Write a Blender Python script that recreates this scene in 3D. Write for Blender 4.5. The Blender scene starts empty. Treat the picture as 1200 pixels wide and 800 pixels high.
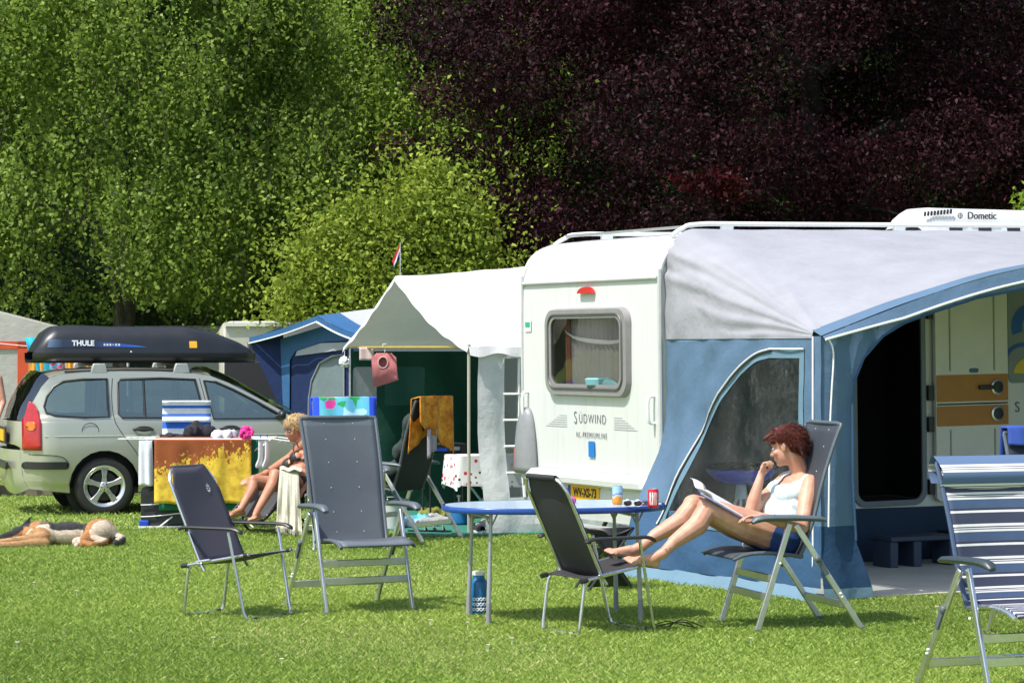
import bpy, bmesh, math, random
import numpy as np
from mathutils import Vector as V, Matrix, noise as mn
from mathutils.geometry import tessellate_polygon
random.seed(7); rng = np.random.default_rng(7)
PI = math.pi
sc = bpy.context.scene
COL = sc.collection
HY, HH, FP = 407.0, 1.7, 3000.0           # horizon row, eye height, focal length in 1200-px pixels
def G(px, py):                             # a point on the lawn
    Y = FP*HH/(py-HY); return V(((px-600)*Y/FP, Y, 0))
def P(px, py, Y):                          # a point at a chosen distance
    return V(((px-600)*Y/FP, Y, HH-(py-HY)*Y/FP))
# ------------------------------------------------------------------ materials
def lin(c):
    if isinstance(c, str):
        c = [int(c[i:i+2], 16)/255 for i in (0, 2, 4)]
        return tuple((x/12.92 if x <= .04045 else ((x+.055)/1.055)**2.4) for x in c)
    return tuple(c)
class NT:
    def __init__(s, name):
        s.m = bpy.data.materials.new(name); s.m.use_nodes = True
        s.t = s.m.node_tree; s.b = s.t.nodes['Principled BSDF']; s.out = s.t.nodes['Material Output']
    def n(s, ty, **kw):
        o = s.t.nodes.new(ty)
        for k, v in kw.items():
            if k.startswith('i_'):
                o.inputs[k[2:].replace('_', ' ')].default_value = v
            else: setattr(o, k, v)
        return o
    def l(s, a, b): s.t.links.new(a, b)
    def coord(s, kind='Object'): return s.n('ShaderNodeTexCoord').outputs[kind]
    def noise(s, scale, co=None, detail=4, rough=.55):
        o = s.n('ShaderNodeTexNoise'); o.inputs['Scale'].default_value = scale
        o.inputs['Detail'].default_value = detail; o.inputs['Roughness'].default_value = rough
        s.l(co or s.coord(), o.inputs['Vector']); return o.outputs['Fac']
    def ramp(s, fac, stops, mode='LINEAR'):
        o = s.n('ShaderNodeValToRGB'); o.color_ramp.interpolation = mode
        e = o.color_ramp.elements
        while len(e) > 1: e.remove(e[-1])
        e[0].position = stops[0][0]; e[0].color = (*lin(stops[0][1]), 1)
        for p, c in stops[1:]:
            q = e.new(p); q.color = (*lin(c), 1)
        s.l(fac, o.inputs['Fac']); return o.outputs['Color']
    def mix(s, fac, a, b, mode='MIX'):
        o = s.n('ShaderNodeMix', data_type='RGBA', blend_type=mode)
        for inp, v in ((o.inputs[0], fac), (o.inputs[6], a), (o.inputs[7], b)):
            if hasattr(v, 'is_linked') or hasattr(v, 'links'): s.l(v, inp)
            elif isinstance(v, (int, float)): inp.default_value = v
            else: inp.default_value = (*lin(v), 1)
        return o.outputs[2]
    def math(s, op, a, b=0):
        o = s.n('ShaderNodeMath', operation=op)
        for inp, v in ((o.inputs[0], a), (o.inputs[1], b)):
            if isinstance(v, (int, float)): inp.default_value = v
            else: s.l(v, inp)
        return o.outputs[0]
    def bump(s, h, strength=.3, dist=.01):
        o = s.n('ShaderNodeBump'); o.inputs['Strength'].default_value = strength; o.inputs['Distance'].default_value = dist
        s.l(h, o.inputs['Height']); s.l(o.outputs['Normal'], s.b.inputs['Normal'])
    def base(s, c):
        if isinstance(c, (tuple, str)): s.b.inputs['Base Color'].default_value = (*lin(c), 1)
        else: s.l(c, s.b.inputs['Base Color'])
    def set(s, **k):
        for a, v in k.items(): s.b.inputs[a.replace('_', ' ')].default_value = v
MATS = {}
def M(name, c, rough=.6, metal=0, var=.12, vs=6, bump=0, bs=80, coat=0, spec=.5, bd=.004, sheen=0):
    if name in MATS: return MATS[name]
    t = NT(name); c = lin(c)
    if var:
        co = t.coord()
        f = t.noise(vs, co, 5, .6)
        f2 = t.noise(vs*9, co, 3)
        ff = t.math('ADD', t.math('MULTIPLY', f, .75), t.math('MULTIPLY', f2, .25))
        t.base(t.ramp(ff, [(.3, tuple(x*(1-var) for x in c)), (.7, tuple(min(1, x*(1+var)) for x in c))]))
        r = t.n('ShaderNodeMapRange'); t.l(f, r.inputs[0]); r.inputs[3].default_value = max(0, rough-.1); r.inputs[4].default_value = min(1, rough+.1)
        t.l(r.outputs[0], t.b.inputs['Roughness'])
    else:
        t.base(c); t.set(Roughness=rough)
    t.set(Metallic=metal); t.b.inputs['Coat Weight'].default_value = coat; t.b.inputs['Specular IOR Level'].default_value = spec
    t.b.inputs['Coat Roughness'].default_value = .05
    t.b.inputs['Sheen Weight'].default_value = sheen
    if bump: t.bump(t.noise(bs, None, 3), bump, bd)
    MATS[name] = t.m; return t.m
def glass(name, tint, refl=.12, rough=.02, gc=(1, 1, 1)):
    if name in MATS: return MATS[name]
    t = NT(name)
    tr = t.n('ShaderNodeBsdfTransparent'); tr.inputs[0].default_value = (*tint, 1)
    gl = t.n('ShaderNodeBsdfGlossy'); gl.inputs['Roughness'].default_value = rough; gl.inputs[0].default_value = (*gc, 1)
    lw = t.n('ShaderNodeLayerWeight'); lw.inputs['Blend'].default_value = .25
    f = t.math('ADD', t.math('MULTIPLY', lw.outputs['Fresnel'], .6), refl)
    mx = t.n('ShaderNodeMixShader'); t.l(f, mx.inputs[0]); t.l(tr.outputs[0], mx.inputs[1]); t.l(gl.outputs[0], mx.inputs[2])
    t.l(mx.outputs[0], t.out.inputs[0]); MATS[name] = t.m; return t.m
def leafmat(name, dark, light, trans=.35, rough=.45, spec=.5):
    t = NT(name)
    a = t.n('ShaderNodeVertexColor', layer_name='Col').outputs[0]
    sp = t.n('ShaderNodeSeparateColor'); t.l(a, sp.inputs[0])
    c = t.mix(sp.outputs[0], dark, light)
    t.base(c); t.set(Roughness=rough); t.b.inputs['Specular IOR Level'].default_value = spec
    tl = t.n('ShaderNodeBsdfTranslucent'); t.l(t.mix(.5, c, light), tl.inputs[0])
    mx = t.n('ShaderNodeMixShader'); mx.inputs[0].default_value = trans
    t.l(t.b.outputs[0], mx.inputs[1]); t.l(tl.outputs[0], mx.inputs[2]); t.l(mx.outputs[0], t.out.inputs[0])
    return t.m
def clothmat(name, c, trans=.25, rough=.75, var=.08, vs=3, weave=True):
    """Tent cloth: lets some light through."""
    if name in MATS: return MATS[name]
    t = NT(name); c = lin(c); co = t.coord()
    f = t.noise(vs, co, 5, .6)
    cc = t.ramp(f, [(.3, tuple(x*(1-var) for x in c)), (.7, tuple(min(1, x*(1+var)) for x in c))])
    t.base(cc); t.set(Roughness=rough); t.b.inputs['Specular IOR Level'].default_value = .3
    t.bump(t.noise(5, co, 6, .6), .5, .03)
    tl = t.n('ShaderNodeBsdfTranslucent'); t.l(cc, tl.inputs[0])
    mx = t.n('ShaderNodeMixShader'); mx.inputs[0].default_value = trans
    t.l(t.b.outputs[0], mx.inputs[1]); t.l(tl.outputs[0], mx.inputs[2]); t.l(mx.outputs[0], t.out.inputs[0])
    MATS[name] = t.m; return t.m
def stripes(name, n, stops, axis='Y', rough=.7, bump=.2):
    """Bands along one axis of the UV map; n repeats, constant ramp."""
    t = NT(name); uv = t.n('ShaderNodeUVMap', uv_map='UVMap')
    sp = t.n('ShaderNodeSeparateXYZ'); t.l(uv.outputs[0], sp.inputs[0])
    f = t.math('FRACT', t.math('MULTIPLY', sp.outputs[axis], n))
    c = t.ramp(f, stops, 'CONSTANT')
    c = t.mix(.25, c, t.ramp(t.noise(14), [(.3, 'b0b0b0'), (.7, 'ffffff')]), 'MULTIPLY')
    t.base(c); t.set(Roughness=rough); t.bump(t.noise(160), bump, .003)
    MATS[name] = t.m; return t.m
# ------------------------------------------------------------------ geometry
def spl(pts, n=6, closed=False):
    pts = [V(p) for p in pts]; out = []; N = len(pts)
    for i in range(N if closed else N-1):
        g = (lambda k: pts[k % N]) if closed else (lambda k: pts[max(0, min(N-1, k))])
        a, b, c, d = g(i-1), g(i), g(i+1), g(i+2)
        for j in range(n):
            t = j/n
            out.append(.5*((2*b)+(c-a)*t+(2*a-5*b+4*c-d)*t*t+(3*b-a-3*c+d)*t**3))
    if not closed: out.append(pts[-1])
    return out
def rrect(x0, y0, x1, y1, r, n=5):
    o = []
    rs = r if isinstance(r, (list, tuple)) else [r]*4
    for (cx, cy, a0), rr in zip(((x1, y1, 0), (x0, y1, 90), (x0, y0, 180), (x1, y0, 270)), rs):
        sx = -1 if cx == x1 else 1; sy = -1 if cy == y1 else 1
        for k in range(n+1):
            a = math.radians(a0+90*k/n); o.append((cx+sx*rr+rr*math.cos(a), cy+sy*rr+rr*math.sin(a)))
            if rr == 0: break
    return o
class B:
    def __init__(s):
        s.bm = bmesh.new(); s.uv = s.bm.loops.layers.uv.new('UVMap'); s.mi = 0
    def add(s, vs, fs, uvs=None):
        v = [s.bm.verts.new(p) for p in vs]
        for f in fs:
            if len(set(f)) < 3: continue
            try: q = s.bm.faces.new([v[i] for i in f])
            except ValueError: continue
            q.material_index = s.mi
            if uvs:
                for lp, i in zip(q.loops, f): lp[s.uv].uv = uvs[i]
        return v
    def box(s, c, sz, rot=None, taper=1):
        c = V(c); hx, hy, hz = sz[0]/2, sz[1]/2, sz[2]/2; vs = []
        for z in (-1, 1):
            k = taper if z == 1 else 1
            for x, y in ((-1, -1), (1, -1), (1, 1), (-1, 1)):
                p = V((x*hx*k, y*hy*k, z*hz)); vs.append((rot @ p if rot else p)+c)
        s.add(vs, [(3, 2, 1, 0), (4, 5, 6, 7), (0, 1, 5, 4), (1, 2, 6, 5), (2, 3, 7, 6), (3, 0, 4, 7)]); return s
    def bar(s, a, b, w, h, up=(0, 0, 1)):
        """a flat bar from a to b, w wide, h thick"""
        a, b = V(a), V(b); d = (b-a); L = d.length; d.normalize(); u = V(up)
        x = d.cross(u)
        if x.length < 1e-4: x = V((1, 0, 0))
        x.normalize(); z = x.cross(d)
        m = Matrix((x, d, z)).transposed(); s.box((a+b)/2, (w, L, h), m); return s
    def tube(s, pts, r, seg=8, closed=False, flat=1.0, caps=True):
        pts = [V(p) for p in pts]; n = len(pts)
        if not hasattr(r, '__len__'): r = [r]*n
        T = []
        for i in range(n):
            if closed: d = pts[(i+1) % n]-pts[i-1]
            else: d = pts[min(n-1, i+1)]-pts[max(0, i-1)]
            T.append(d.normalized() if d.length > 1e-9 else V((0, 0, 1)))
        u = T[0].orthogonal().normalized()
        if abs(T[0].z) < .9: u = T[0].cross(V((0, 0, 1))).normalized()
        vs = []; fs = []
        for i in range(n):
            u = (u-T[i]*u.dot(T[i])).normalized(); w = T[i].cross(u)
            for k in range(seg):
                a = 2*PI*k/seg; vs.append(pts[i]+(u*math.cos(a)+w*math.sin(a)*flat)*r[i])
        for i in range(n if closed else n-1):
            j = (i+1) % n
            for k in range(seg): fs.append((i*seg+k, i*seg+(k+1) % seg, j*seg+(k+1) % seg, j*seg+k))
        if caps and not closed: fs += [tuple(range(seg))[::-1], tuple(range((n-1)*seg, n*seg))]
        s.add(vs, fs); return s
    def lathe(s, prof, seg=24, c=(0, 0, 0), m=None, caps=True):
        vs = []; fs = []; n = len(prof); c = V(c)
        for r, z in prof:
            for k in range(seg):
                a = 2*PI*k/seg; p = V((r*math.cos(a), r*math.sin(a), z)); vs.append((m @ p if m else p)+c)
        for i in range(n-1):
            for k in range(seg): fs.append((i*seg+k, i*seg+(k+1) % seg, (i+1)*seg+(k+1) % seg, (i+1)*seg+k))
        if caps and prof[0][0] > 1e-5: fs.append(tuple(range(seg))[::-1])
        if caps and prof[-1][0] > 1e-5: fs.append(tuple(range((n-1)*seg, n*seg)))
        s.add(vs, fs, [(k/seg, v) for v in [i/(n-1) for i in range(n)] for k in range(seg)]); return s
    def grid(s, fn, nu, nv, u0=0, u1=1, v0=0, v1=1):
        vs = []; uv = []
        for j in range(nv+1):
            for i in range(nu+1):
                u = u0+(u1-u0)*i/nu; v = v0+(v1-v0)*j/nv; vs.append(V(fn(u, v))); uv.append((u, v))
        fs = [(j*(nu+1)+i, j*(nu+1)+i+1, (j+1)*(nu+1)+i+1, (j+1)*(nu+1)+i) for j in range(nv) for i in range(nu)]
        s.add(vs, fs, uv); return s
    def ell(s, c, r, rot=None, seg=16, rings=10):
        c = V(c); vs = []; fs = []
        for j in range(rings+1):
            t = PI*j/rings
            for k in range(seg):
                a = 2*PI*k/seg; p = V((r[0]*math.sin(t)*math.cos(a), r[1]*math.sin(t)*math.sin(a), r[2]*math.cos(t)))
                vs.append((rot @ p if rot else p)+c)
        for j in range(rings):
            for k in range(seg): fs.append((j*seg+k, (j+1)*seg+k, (j+1)*seg+(k+1) % seg, j*seg+(k+1) % seg))
        s.add(vs, fs); return s
    def cone(s, a, b, r0, r1, seg=12):
        """tapered capsule"""
        a, b = V(a), V(b); d = b-a; L = d.length
        if L < 1e-5: return s.ell(a, (r0, r0, r0), None, seg, 8)
        d = d/L; pts = []; rr = []
        for k in range(5): t = PI/2*k/5; pts.append(a-d*r0*math.cos(t)); rr.append(max(r0*math.sin(t), r0*.02))
        pts.append(a); rr.append(r0); pts.append(b); rr.append(r1)
        for k in range(1, 6): t = PI/2*k/5; pts.append(b+d*r1*math.sin(t)); rr.append(max(r1*math.cos(t), r1*.02))
        s.tube(pts, rr, seg); return s
    def sheet(s, loops, fn=None, step=None, lim=None):
        """flat outline (with holes), cut into a lattice and mapped into space by fn(x, y)"""
        t = bmesh.new(); flat = [p for l in loops for p in l]
        vs = [t.verts.new((p[0], p[1], 0)) for p in flat]
        for f in tessellate_polygon([[V((p[0], p[1], 0)) for p in l] for l in loops]):
            try: t.faces.new([vs[i] for i in f])
            except ValueError: pass
        if step:
            st = step if hasattr(step, '__len__') else (step, step)
            for ax in (0, 1):
                lo = min(p[ax] for p in flat); hi = max(p[ax] for p in flat); n = int((hi-lo)/st[ax])+1
                for k in range(1, n):
                    co = [0, 0, 0]; co[ax] = lo+(hi-lo)*k/n; no = [0, 0, 0]; no[ax] = 1
                    bmesh.ops.bisect_plane(t, geom=t.verts[:]+t.edges[:]+t.faces[:], plane_co=co, plane_no=no)
        t.verts.index_update()
        vv = [(v.co.x, v.co.y) for v in t.verts]
        fs = [tuple(v.index for v in (f.verts if f.normal.z >= 0 else reversed(f.verts[:]))) for f in t.faces]
        t.free()
        s.add([V(fn(x, y)) if fn else V((x, y, 0)) for x, y in vv], fs, vv); return s
    def prism(s, poly, h0, h1, fn, hole=None):
        """solid from a flat outline between two heights; fn(x, y, h) -> point"""
        loops = [poly]+(hole or [])
        for h, flip in ((h0, 1), (h1, 0)):
            s.sheet(loops, lambda x, y: fn(x, y, h))
        for l in loops:
            n = len(l); vs = [fn(x, y, h0) for x, y in l]+[fn(x, y, h1) for x, y in l]
            s.add(vs, [(i, (i+1) % n, n+(i+1) % n, n+i) for i in range(n)])
        bmesh.ops.remove_doubles(s.bm, verts=s.bm.verts, dist=1e-5); return s
    def obj(s, name, mat, parent=None, smooth=35, solid=0, bevel=0, sub=0, merge=False, normals=True):
        if merge: bmesh.ops.remove_doubles(s.bm, verts=s.bm.verts, dist=1e-4)
        if normals: bmesh.ops.recalc_face_normals(s.bm, faces=s.bm.faces)
        me = bpy.data.meshes.new(name); s.bm.to_mesh(me); s.bm.free()
        for m in (mat if isinstance(mat, (list, tuple)) else [mat]): me.materials.append(m)
        if smooth and len(me.polygons):
            me.shade_smooth(); me.set_sharp_from_angle(angle=math.radians(smooth))
        o = bpy.data.objects.new(name, me); COL.objects.link(o)
        if parent: o.parent = parent
        if bevel:
            b = o.modifiers.new('b', 'BEVEL'); b.width = bevel; b.segments = 2; b.limit_method = 'ANGLE'; b.angle_limit = math.radians(40)
        if solid:
            b = o.modifiers.new('s', 'SOLIDIFY'); b.thickness = solid; b.offset = 0
        return o
def tag(o, label=None, cat=None, group=None, kind=None):
    for k, v in (('label', label), ('category', cat), ('group', group), ('kind', kind)):
        if v: o[k] = v
    return o
def thing(name, label, cat, loc=(0, 0, 0), rz=0, group=None):
    o = bpy.data.objects.new(name, None); COL.objects.link(o); o.empty_display_size = .1
    o.location = loc; o.rotation_euler = (0, 0, rz); return tag(o, label, cat, group)
def copy_tree(o, parent=None):
    c = o.copy(); COL.objects.link(c); c.parent = parent
    for ch in [x for x in bpy.data.objects if x.parent == o]: copy_tree(ch, c)
    return c
def rzf(fx, fy): return math.atan2(-fx, fy)     # turn that makes local +Y point to (fx, fy)
def text(s, size, mat, name='lettering', parent=None, loc=(0, 0, 0), rot=(0, 0, 0), sx=1, ext=.0015, bold=.0, space=1):
    cu = bpy.data.curves.new('t', 'FONT'); cu.body = s; cu.size = size; cu.extrude = ext; cu.offset = bold; cu.space_character = space
    cu.align_x = 'CENTER'; cu.align_y = 'CENTER'; cu.resolution_u = 3
    t = bpy.data.objects.new('t', cu); COL.objects.link(t)
    bpy.context.view_layer.update()
    me = bpy.data.meshes.new_from_object(t.evaluated_get(bpy.context.evaluated_depsgraph_get()))
    bpy.data.objects.remove(t); me.materials.clear(); me.materials.append(mat)
    o = bpy.data.objects.new(name, me); COL.objects.link(o); o.parent = parent
    o.location = loc; o.rotation_euler = rot; o.scale = (sx, 1, 1); return o
def blob(b, voxel=.006, it=4, fac=.5):
    """fuse overlapping closed shapes into one continuous skin"""
    me = bpy.data.meshes.new('tmp'); bmesh.ops.recalc_face_normals(b.bm, faces=b.bm.faces); b.bm.to_mesh(me); b.bm.free()
    o = bpy.data.objects.new('tmp', me); COL.objects.link(o)
    r = o.modifiers.new('r', 'REMESH'); r.mode = 'VOXEL'; r.voxel_size = voxel; r.use_smooth_shade = True
    m = o.modifiers.new('m', 'SMOOTH'); m.factor = fac; m.iterations = it
    bpy.context.view_layer.update()
    out = bpy.data.meshes.new_from_object(o.evaluated_get(bpy.context.evaluated_depsgraph_get()))
    bpy.data.objects.remove(o); return out
def blobobj(name, b, mat, parent, voxel=.006, it=4, keep=None, colf=None, solid=0):
    me = blob(b, voxel, it)
    if keep:
        bm = bmesh.new(); bm.from_mesh(me)
        bmesh.ops.delete(bm, geom=[v for v in bm.verts if not keep(v.co)], context='VERTS'); bm.to_mesh(me); bm.free()
    me.materials.clear(); me.materials.append(mat)
    me.shade_smooth()
    if colf:
        ca = me.color_attributes.new('Col', 'FLOAT_COLOR', 'POINT')
        for v in me.vertices: ca.data[v.index].color = (*colf(v.co), 1)
    o = bpy.data.objects.new(name, me); COL.objects.link(o); o.parent = parent
    if solid:
        b = o.modifiers.new('s', 'SOLIDIFY'); b.thickness = solid; b.offset = 1
    return o
def npmesh(name, verts, faces, mat, col=None, parent=None, uvn=None):
    """verts (n,3), faces (m,k) numpy; col per vertex value 0..1"""
    me = bpy.data.meshes.new(name); k = faces.shape[1]
    me.vertices.add(len(verts)); me.vertices.foreach_set('co', verts.astype(np.float32).ravel())
    me.loops.add(faces.size); me.loops.foreach_set('vertex_index', faces.astype(np.int32).ravel())
    me.polygons.add(len(faces)); me.polygons.foreach_set('loop_start', np.arange(0, faces.size, k, dtype=np.int32))
    me.update(calc_edges=True)
    if col is not None:
        ca = me.color_attributes.new('Col', 'FLOAT_COLOR', 'POINT')
        c = np.ones((len(verts), 4), np.float32); c[:, :3] = col[:, None] if col.ndim == 1 else col
        ca.data.foreach_set('color', c.ravel())
    me.materials.append(mat)
    o = bpy.data.objects.new(name, me); COL.objects.link(o)
    if parent: o.parent = parent
    return o
# ------------------------------------------------------------------ camera, light
cam = bpy.data.cameras.new('camera'); co = bpy.data.objects.new('camera', cam); COL.objects.link(co)
co.location = (0, 0, HH); co.rotation_euler = (PI/2, 0, 0); cam.lens = 90; cam.sensor_width = 36
cam.shift_y = (HY-400)/1200; cam.clip_end = 600; cam.clip_start = .5; sc.camera = co
S = V((-.40, -.30, .87)).normalized()
sun = bpy.data.lights.new('sun', 'SUN'); so = bpy.data.objects.new('sun', sun); COL.objects.link(so)
sun.energy = 3.8; sun.angle = math.radians(.55); sun.color = (1, .955, .88)
so.rotation_euler = (-S).to_track_quat('-Z', 'Y').to_euler(); so.location = (0, 0, 30)
w = bpy.data.worlds.new('World'); sc.world = w; w.use_nodes = True; nt = w.node_tree
sky = nt.nodes.new('ShaderNodeTexSky'); sky.sky_type = 'NISHITA'; sky.sun_disc = False
sky.sun_elevation = math.asin(S.z); sky.sun_rotation = math.atan2(S.x, S.y); sky.dust_density = 2
nt.links.new(sky.outputs[0], nt.nodes['Background'].inputs[0]); nt.nodes['Background'].inputs[1].default_value = .15
sc.view_settings.view_transform = 'Standard'; sc.view_settings.look = 'None'; sc.view_settings.exposure = .68; sc.view_settings.gamma = 1
# ------------------------------------------------------------------ lawn
t = NT('lawn_soil'); co_ = t.coord()
f = t.math('ADD', t.math('MULTIPLY', t.noise(.9, co_, 5), .5), t.math('MULTIPLY', t.noise(30, co_, 3), .5))
t.base(t.ramp(f, [(.3, (.13, .19, .03)), (.5, (.19, .27, .045)), (.72, (.28, .31, .09))])); t.set(Roughness=.95)
t.bump(t.noise(60, co_, 3), .6, .02); lawn_m = t.m
def gz(x, y): return 0.0
b = B()
b.grid(lambda u, v: (-150+300*u, -30+330*v, 0), 30, 30)
tag(b.obj('ground', lawn_m), None, None, None, 'structure')
def ingrass(x, y):
    """lawn area free of groundsheet and mat"""
    lx = (x-1.15)*.891+(y-19.4)*.454; ly = -(x-1.15)*.454+(y-19.4)*.891
    aw = (lx > -.05) & (ly > -2.42) & (ly < .1)
    tx = (x+.374); ty = y-23.4; a = tx*.916+ty*.40; g = -tx*.40+ty*.916
    mt = (a > -.6) & (a < 2.6) & (g > -.2) & (g < 3.3)
    return ~(aw | mt)
def blades(n, y0, y1, hmin, hmax, wid, seed):
    r = np.random.default_rng(seed)
    y = y0+(y1-y0)*r.random(n); hw = y*.2+1.0
    x = (r.random(n)*2-1)*hw
    # patchy density
    k = ingrass(x, y); x, y = x[k], y[k]; n = len(x)
    pat = (np.sin(x*1.7+np.sin(y*1.3)*2)+np.sin(y*2.1+x*.7)+np.sin(x*5.1+y*3.3)*.6)/2.6
    h = (hmin+(hmax-hmin)*r.random(n)**1.6)*(1+.25*pat); a = r.random(n)*2*PI; w_ = wid*(.6+.8*r.random(n))
    lean = h*(.3+1.2*r.random(n)); la = r.random(n)*2*PI
    v = np.zeros((n, 4, 3)); dx, dy = np.cos(a)*w_/2, np.sin(a)*w_/2
    v[:, 0] = np.stack([x-dx, y-dy, np.zeros(n)-.002], 1); v[:, 1] = np.stack([x+dx, y+dy, np.zeros(n)-.002], 1)
    mx, my = x+np.cos(la)*lean*.35, y+np.sin(la)*lean*.35
    v[:, 2] = np.stack([mx+dx*.7, my+dy*.7, h*.6], 1)
    v[:, 3] = np.stack([x+np.cos(la)*lean, y+np.sin(la)*lean, h], 1)
    f = np.stack([np.arange(n)*4, np.arange(n)*4+1, np.arange(n)*4+2, np.arange(n)*4+3], 1)
    big = (np.sin(x*.9+y*.5)+np.sin(y*1.1-x*.4+1))/2
    c = np.clip(.46+.20*r.normal(size=n)+.10*pat+.13*(big-.5)+.10*np.sin(x*.6+1.1*np.sin(y*.45)+1), 0, 1); dry = (r.random(n) < .05+.30*np.clip(np.sin(x*1.1+y*.8)*np.sin(y*.6-x*.3+2)-.15, 0, 1))
    col = np.stack([c, dry.astype(float)*r.random(n), c], 1)
    return v.reshape(-1, 3), f, np.repeat(col, 4, 0)
gs = [blades(420000, 12.3, 17.5, .008, .028, .0042, 1), blades(300000, 17.5, 24, .010, .030, .0055, 2), blades(130000, 24, 35, .014, .038, .009, 3)]
vs = []; fs = []; cs = []; o = 0
for v_, f_, c_ in gs: vs.append(v_); fs.append(f_+o); cs.append(c_); o += len(v_)
t = NT('grass_blades'); a = t.n('ShaderNodeVertexColor', layer_name='Col').outputs[0]
sp = t.n('ShaderNodeSeparateColor'); t.l(a, sp.inputs[0])
c = t.ramp(sp.outputs[0], [(0, (.12, .20, .03)), (.5, (.285, .405, .068)), (1, (.48, .57, .14))])
c = t.mix(sp.outputs[1], c, (.60, .54, .27)); t.base(c); t.set(Roughness=.5); t.b.inputs['Specular IOR Level'].default_value = .35
tl = t.n('ShaderNodeBsdfTranslucent'); t.l(c, tl.inputs[0]); mx = t.n('ShaderNodeMixShader'); mx.inputs[0].default_value = .3
t.l(t.b.outputs[0], mx.inputs[1]); t.l(tl.outputs[0], mx.inputs[2]); t.l(mx.outputs[0], t.out.inputs[0])
tag(npmesh('lawn_grass', np.concatenate(vs), np.concatenate(fs), t.m, np.concatenate(cs)), 'short mown lawn grass all over the campsite', 'grass', None, 'stuff')
# daisies
dm, dy_ = M('daisy_petal', 'f4f4f0', .6, var=0), M('daisy_heart', 'e0b020', .6, var=0)
for i, (px, py) in enumerate(((330, 782), (504, 735), (548, 738), (572, 765), (600, 757), (669, 751), (352, 690), (90, 700), (40, 690), (20, 762), (250, 756), (880, 757), (1098, 719))):
    p = G(px, py); r = thing('daisy', 'tiny white daisy head in the mown lawn', 'daisy', p, 0, 'daisies scattered in the lawn')
    q = B(); q.lathe([(.001, .045), (.009, .046), (.012, .05), (.008, .049), (.0, .048)], 10); q.tube([(0, 0, 0), (0, 0, .046)], .0012, 5); q.obj('petals', dm, r)
    q = B(); q.ell((0, 0, .05), (.004, .004, .002), None, 8, 5); q.obj('flower_heart', dy_, r)
# ------------------------------------------------------------------ leaves
def leaf_cloud(cen, L, W, r, nrm_up=.3, hang=0, col=None, colj=.18, bend=.25):
    """each leaf: 2 quads-ish diamond (4 verts) folded a little"""
    n = len(cen)
    d = r.normal(size=(n, 3)); d[:, 2] -= hang; d /= np.linalg.norm(d, axis=1)[:, None]
    u = r.normal(size=(n, 3)); u[:, 2] += nrm_up*3; u -= d*(u*d).sum(1)[:, None]; u /= np.linalg.norm(u, axis=1)[:, None]
    s_ = np.cross(d, u); k = (.65+.7*r.random(n))[:, None]
    L = L*k; W = W*k
    v = np.stack([cen-d*L/2, cen+s_*W/2-d*L*.05+u*W*bend, cen+d*L/2, cen-s_*W/2-d*L*.05+u*W*bend], 1)
    f = np.arange(n*4).reshape(n, 4)
    c = np.clip((col if col is not None else .5)+colj*r.normal(size=n), 0, 1)
    return v.reshape(-1, 3), f, np.repeat(c, 4)
def nf(p, s):      # cheap smooth 3-D pattern, about -1..1
    x, y, z = p[:, 0]*s, p[:, 1]*s, p[:, 2]*s
    return (np.sin(x+1.7*np.sin(y*.8+z*.3))+np.sin(y*1.3+1.3*np.sin(z*.9+x*.5)+2)+np.sin(z*1.6+1.5*np.sin(x*1.1)+4))/3
def limbs(base, top, n, spread, r0, seed, mat, parent, h0=.25, up=.5, sub=3):
    r = random.Random(seed); q = B(); base = V(base); top = V(top)
    tr = [base.lerp(top, k/8)+V((math.sin(k*1.3+seed)*.06, math.cos(k*1.1)*.06, 0))*k/3 for k in range(9)]
    q.tube(tr, [r0*(1-.085*k) for k in range(9)], 12); q.obj('trunk', mat, parent)
    for i in range(n):
        q = B()
        t_ = h0+(1-h0)*i/n; p = base.lerp(top, t_); a = i*2.4+seed; L = spread*(1.05-.45*t_)*(.7+.5*r.random())
        e = p+V((math.cos(a)*L, math.sin(a)*L*.8, L*up)); m = p.lerp(e, .5)+V((0, 0, L*.12))
        pts = spl([p, m, e], 5); rr = [r0*.42*(1-.8*k/(len(pts)-1)) for k in range(len(pts))]; q.tube(pts, rr, 7)
        for k in range(sub):
            b0 = pts[3+2*k]; e2 = b0+V((r.uniform(-1, 1), r.uniform(-1, 1), r.uniform(-.2, .7)))*L*.45
            q.tube(spl([b0, b0.lerp(e2, .5)+V((0, 0, .08)), e2], 4), [r0*.15*(1-.1*j) for j in range(9)], 5)
        q.obj('branch', mat, parent)
bark_birch = M('birch_bark', (.05, .045, .038), .8, var=.6, vs=9, bump=.5, bs=20)
bark_dark = M('dark_bark', (.009, .007, .006), .9, var=.3, vs=8, bump=.6, bs=30)
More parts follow.
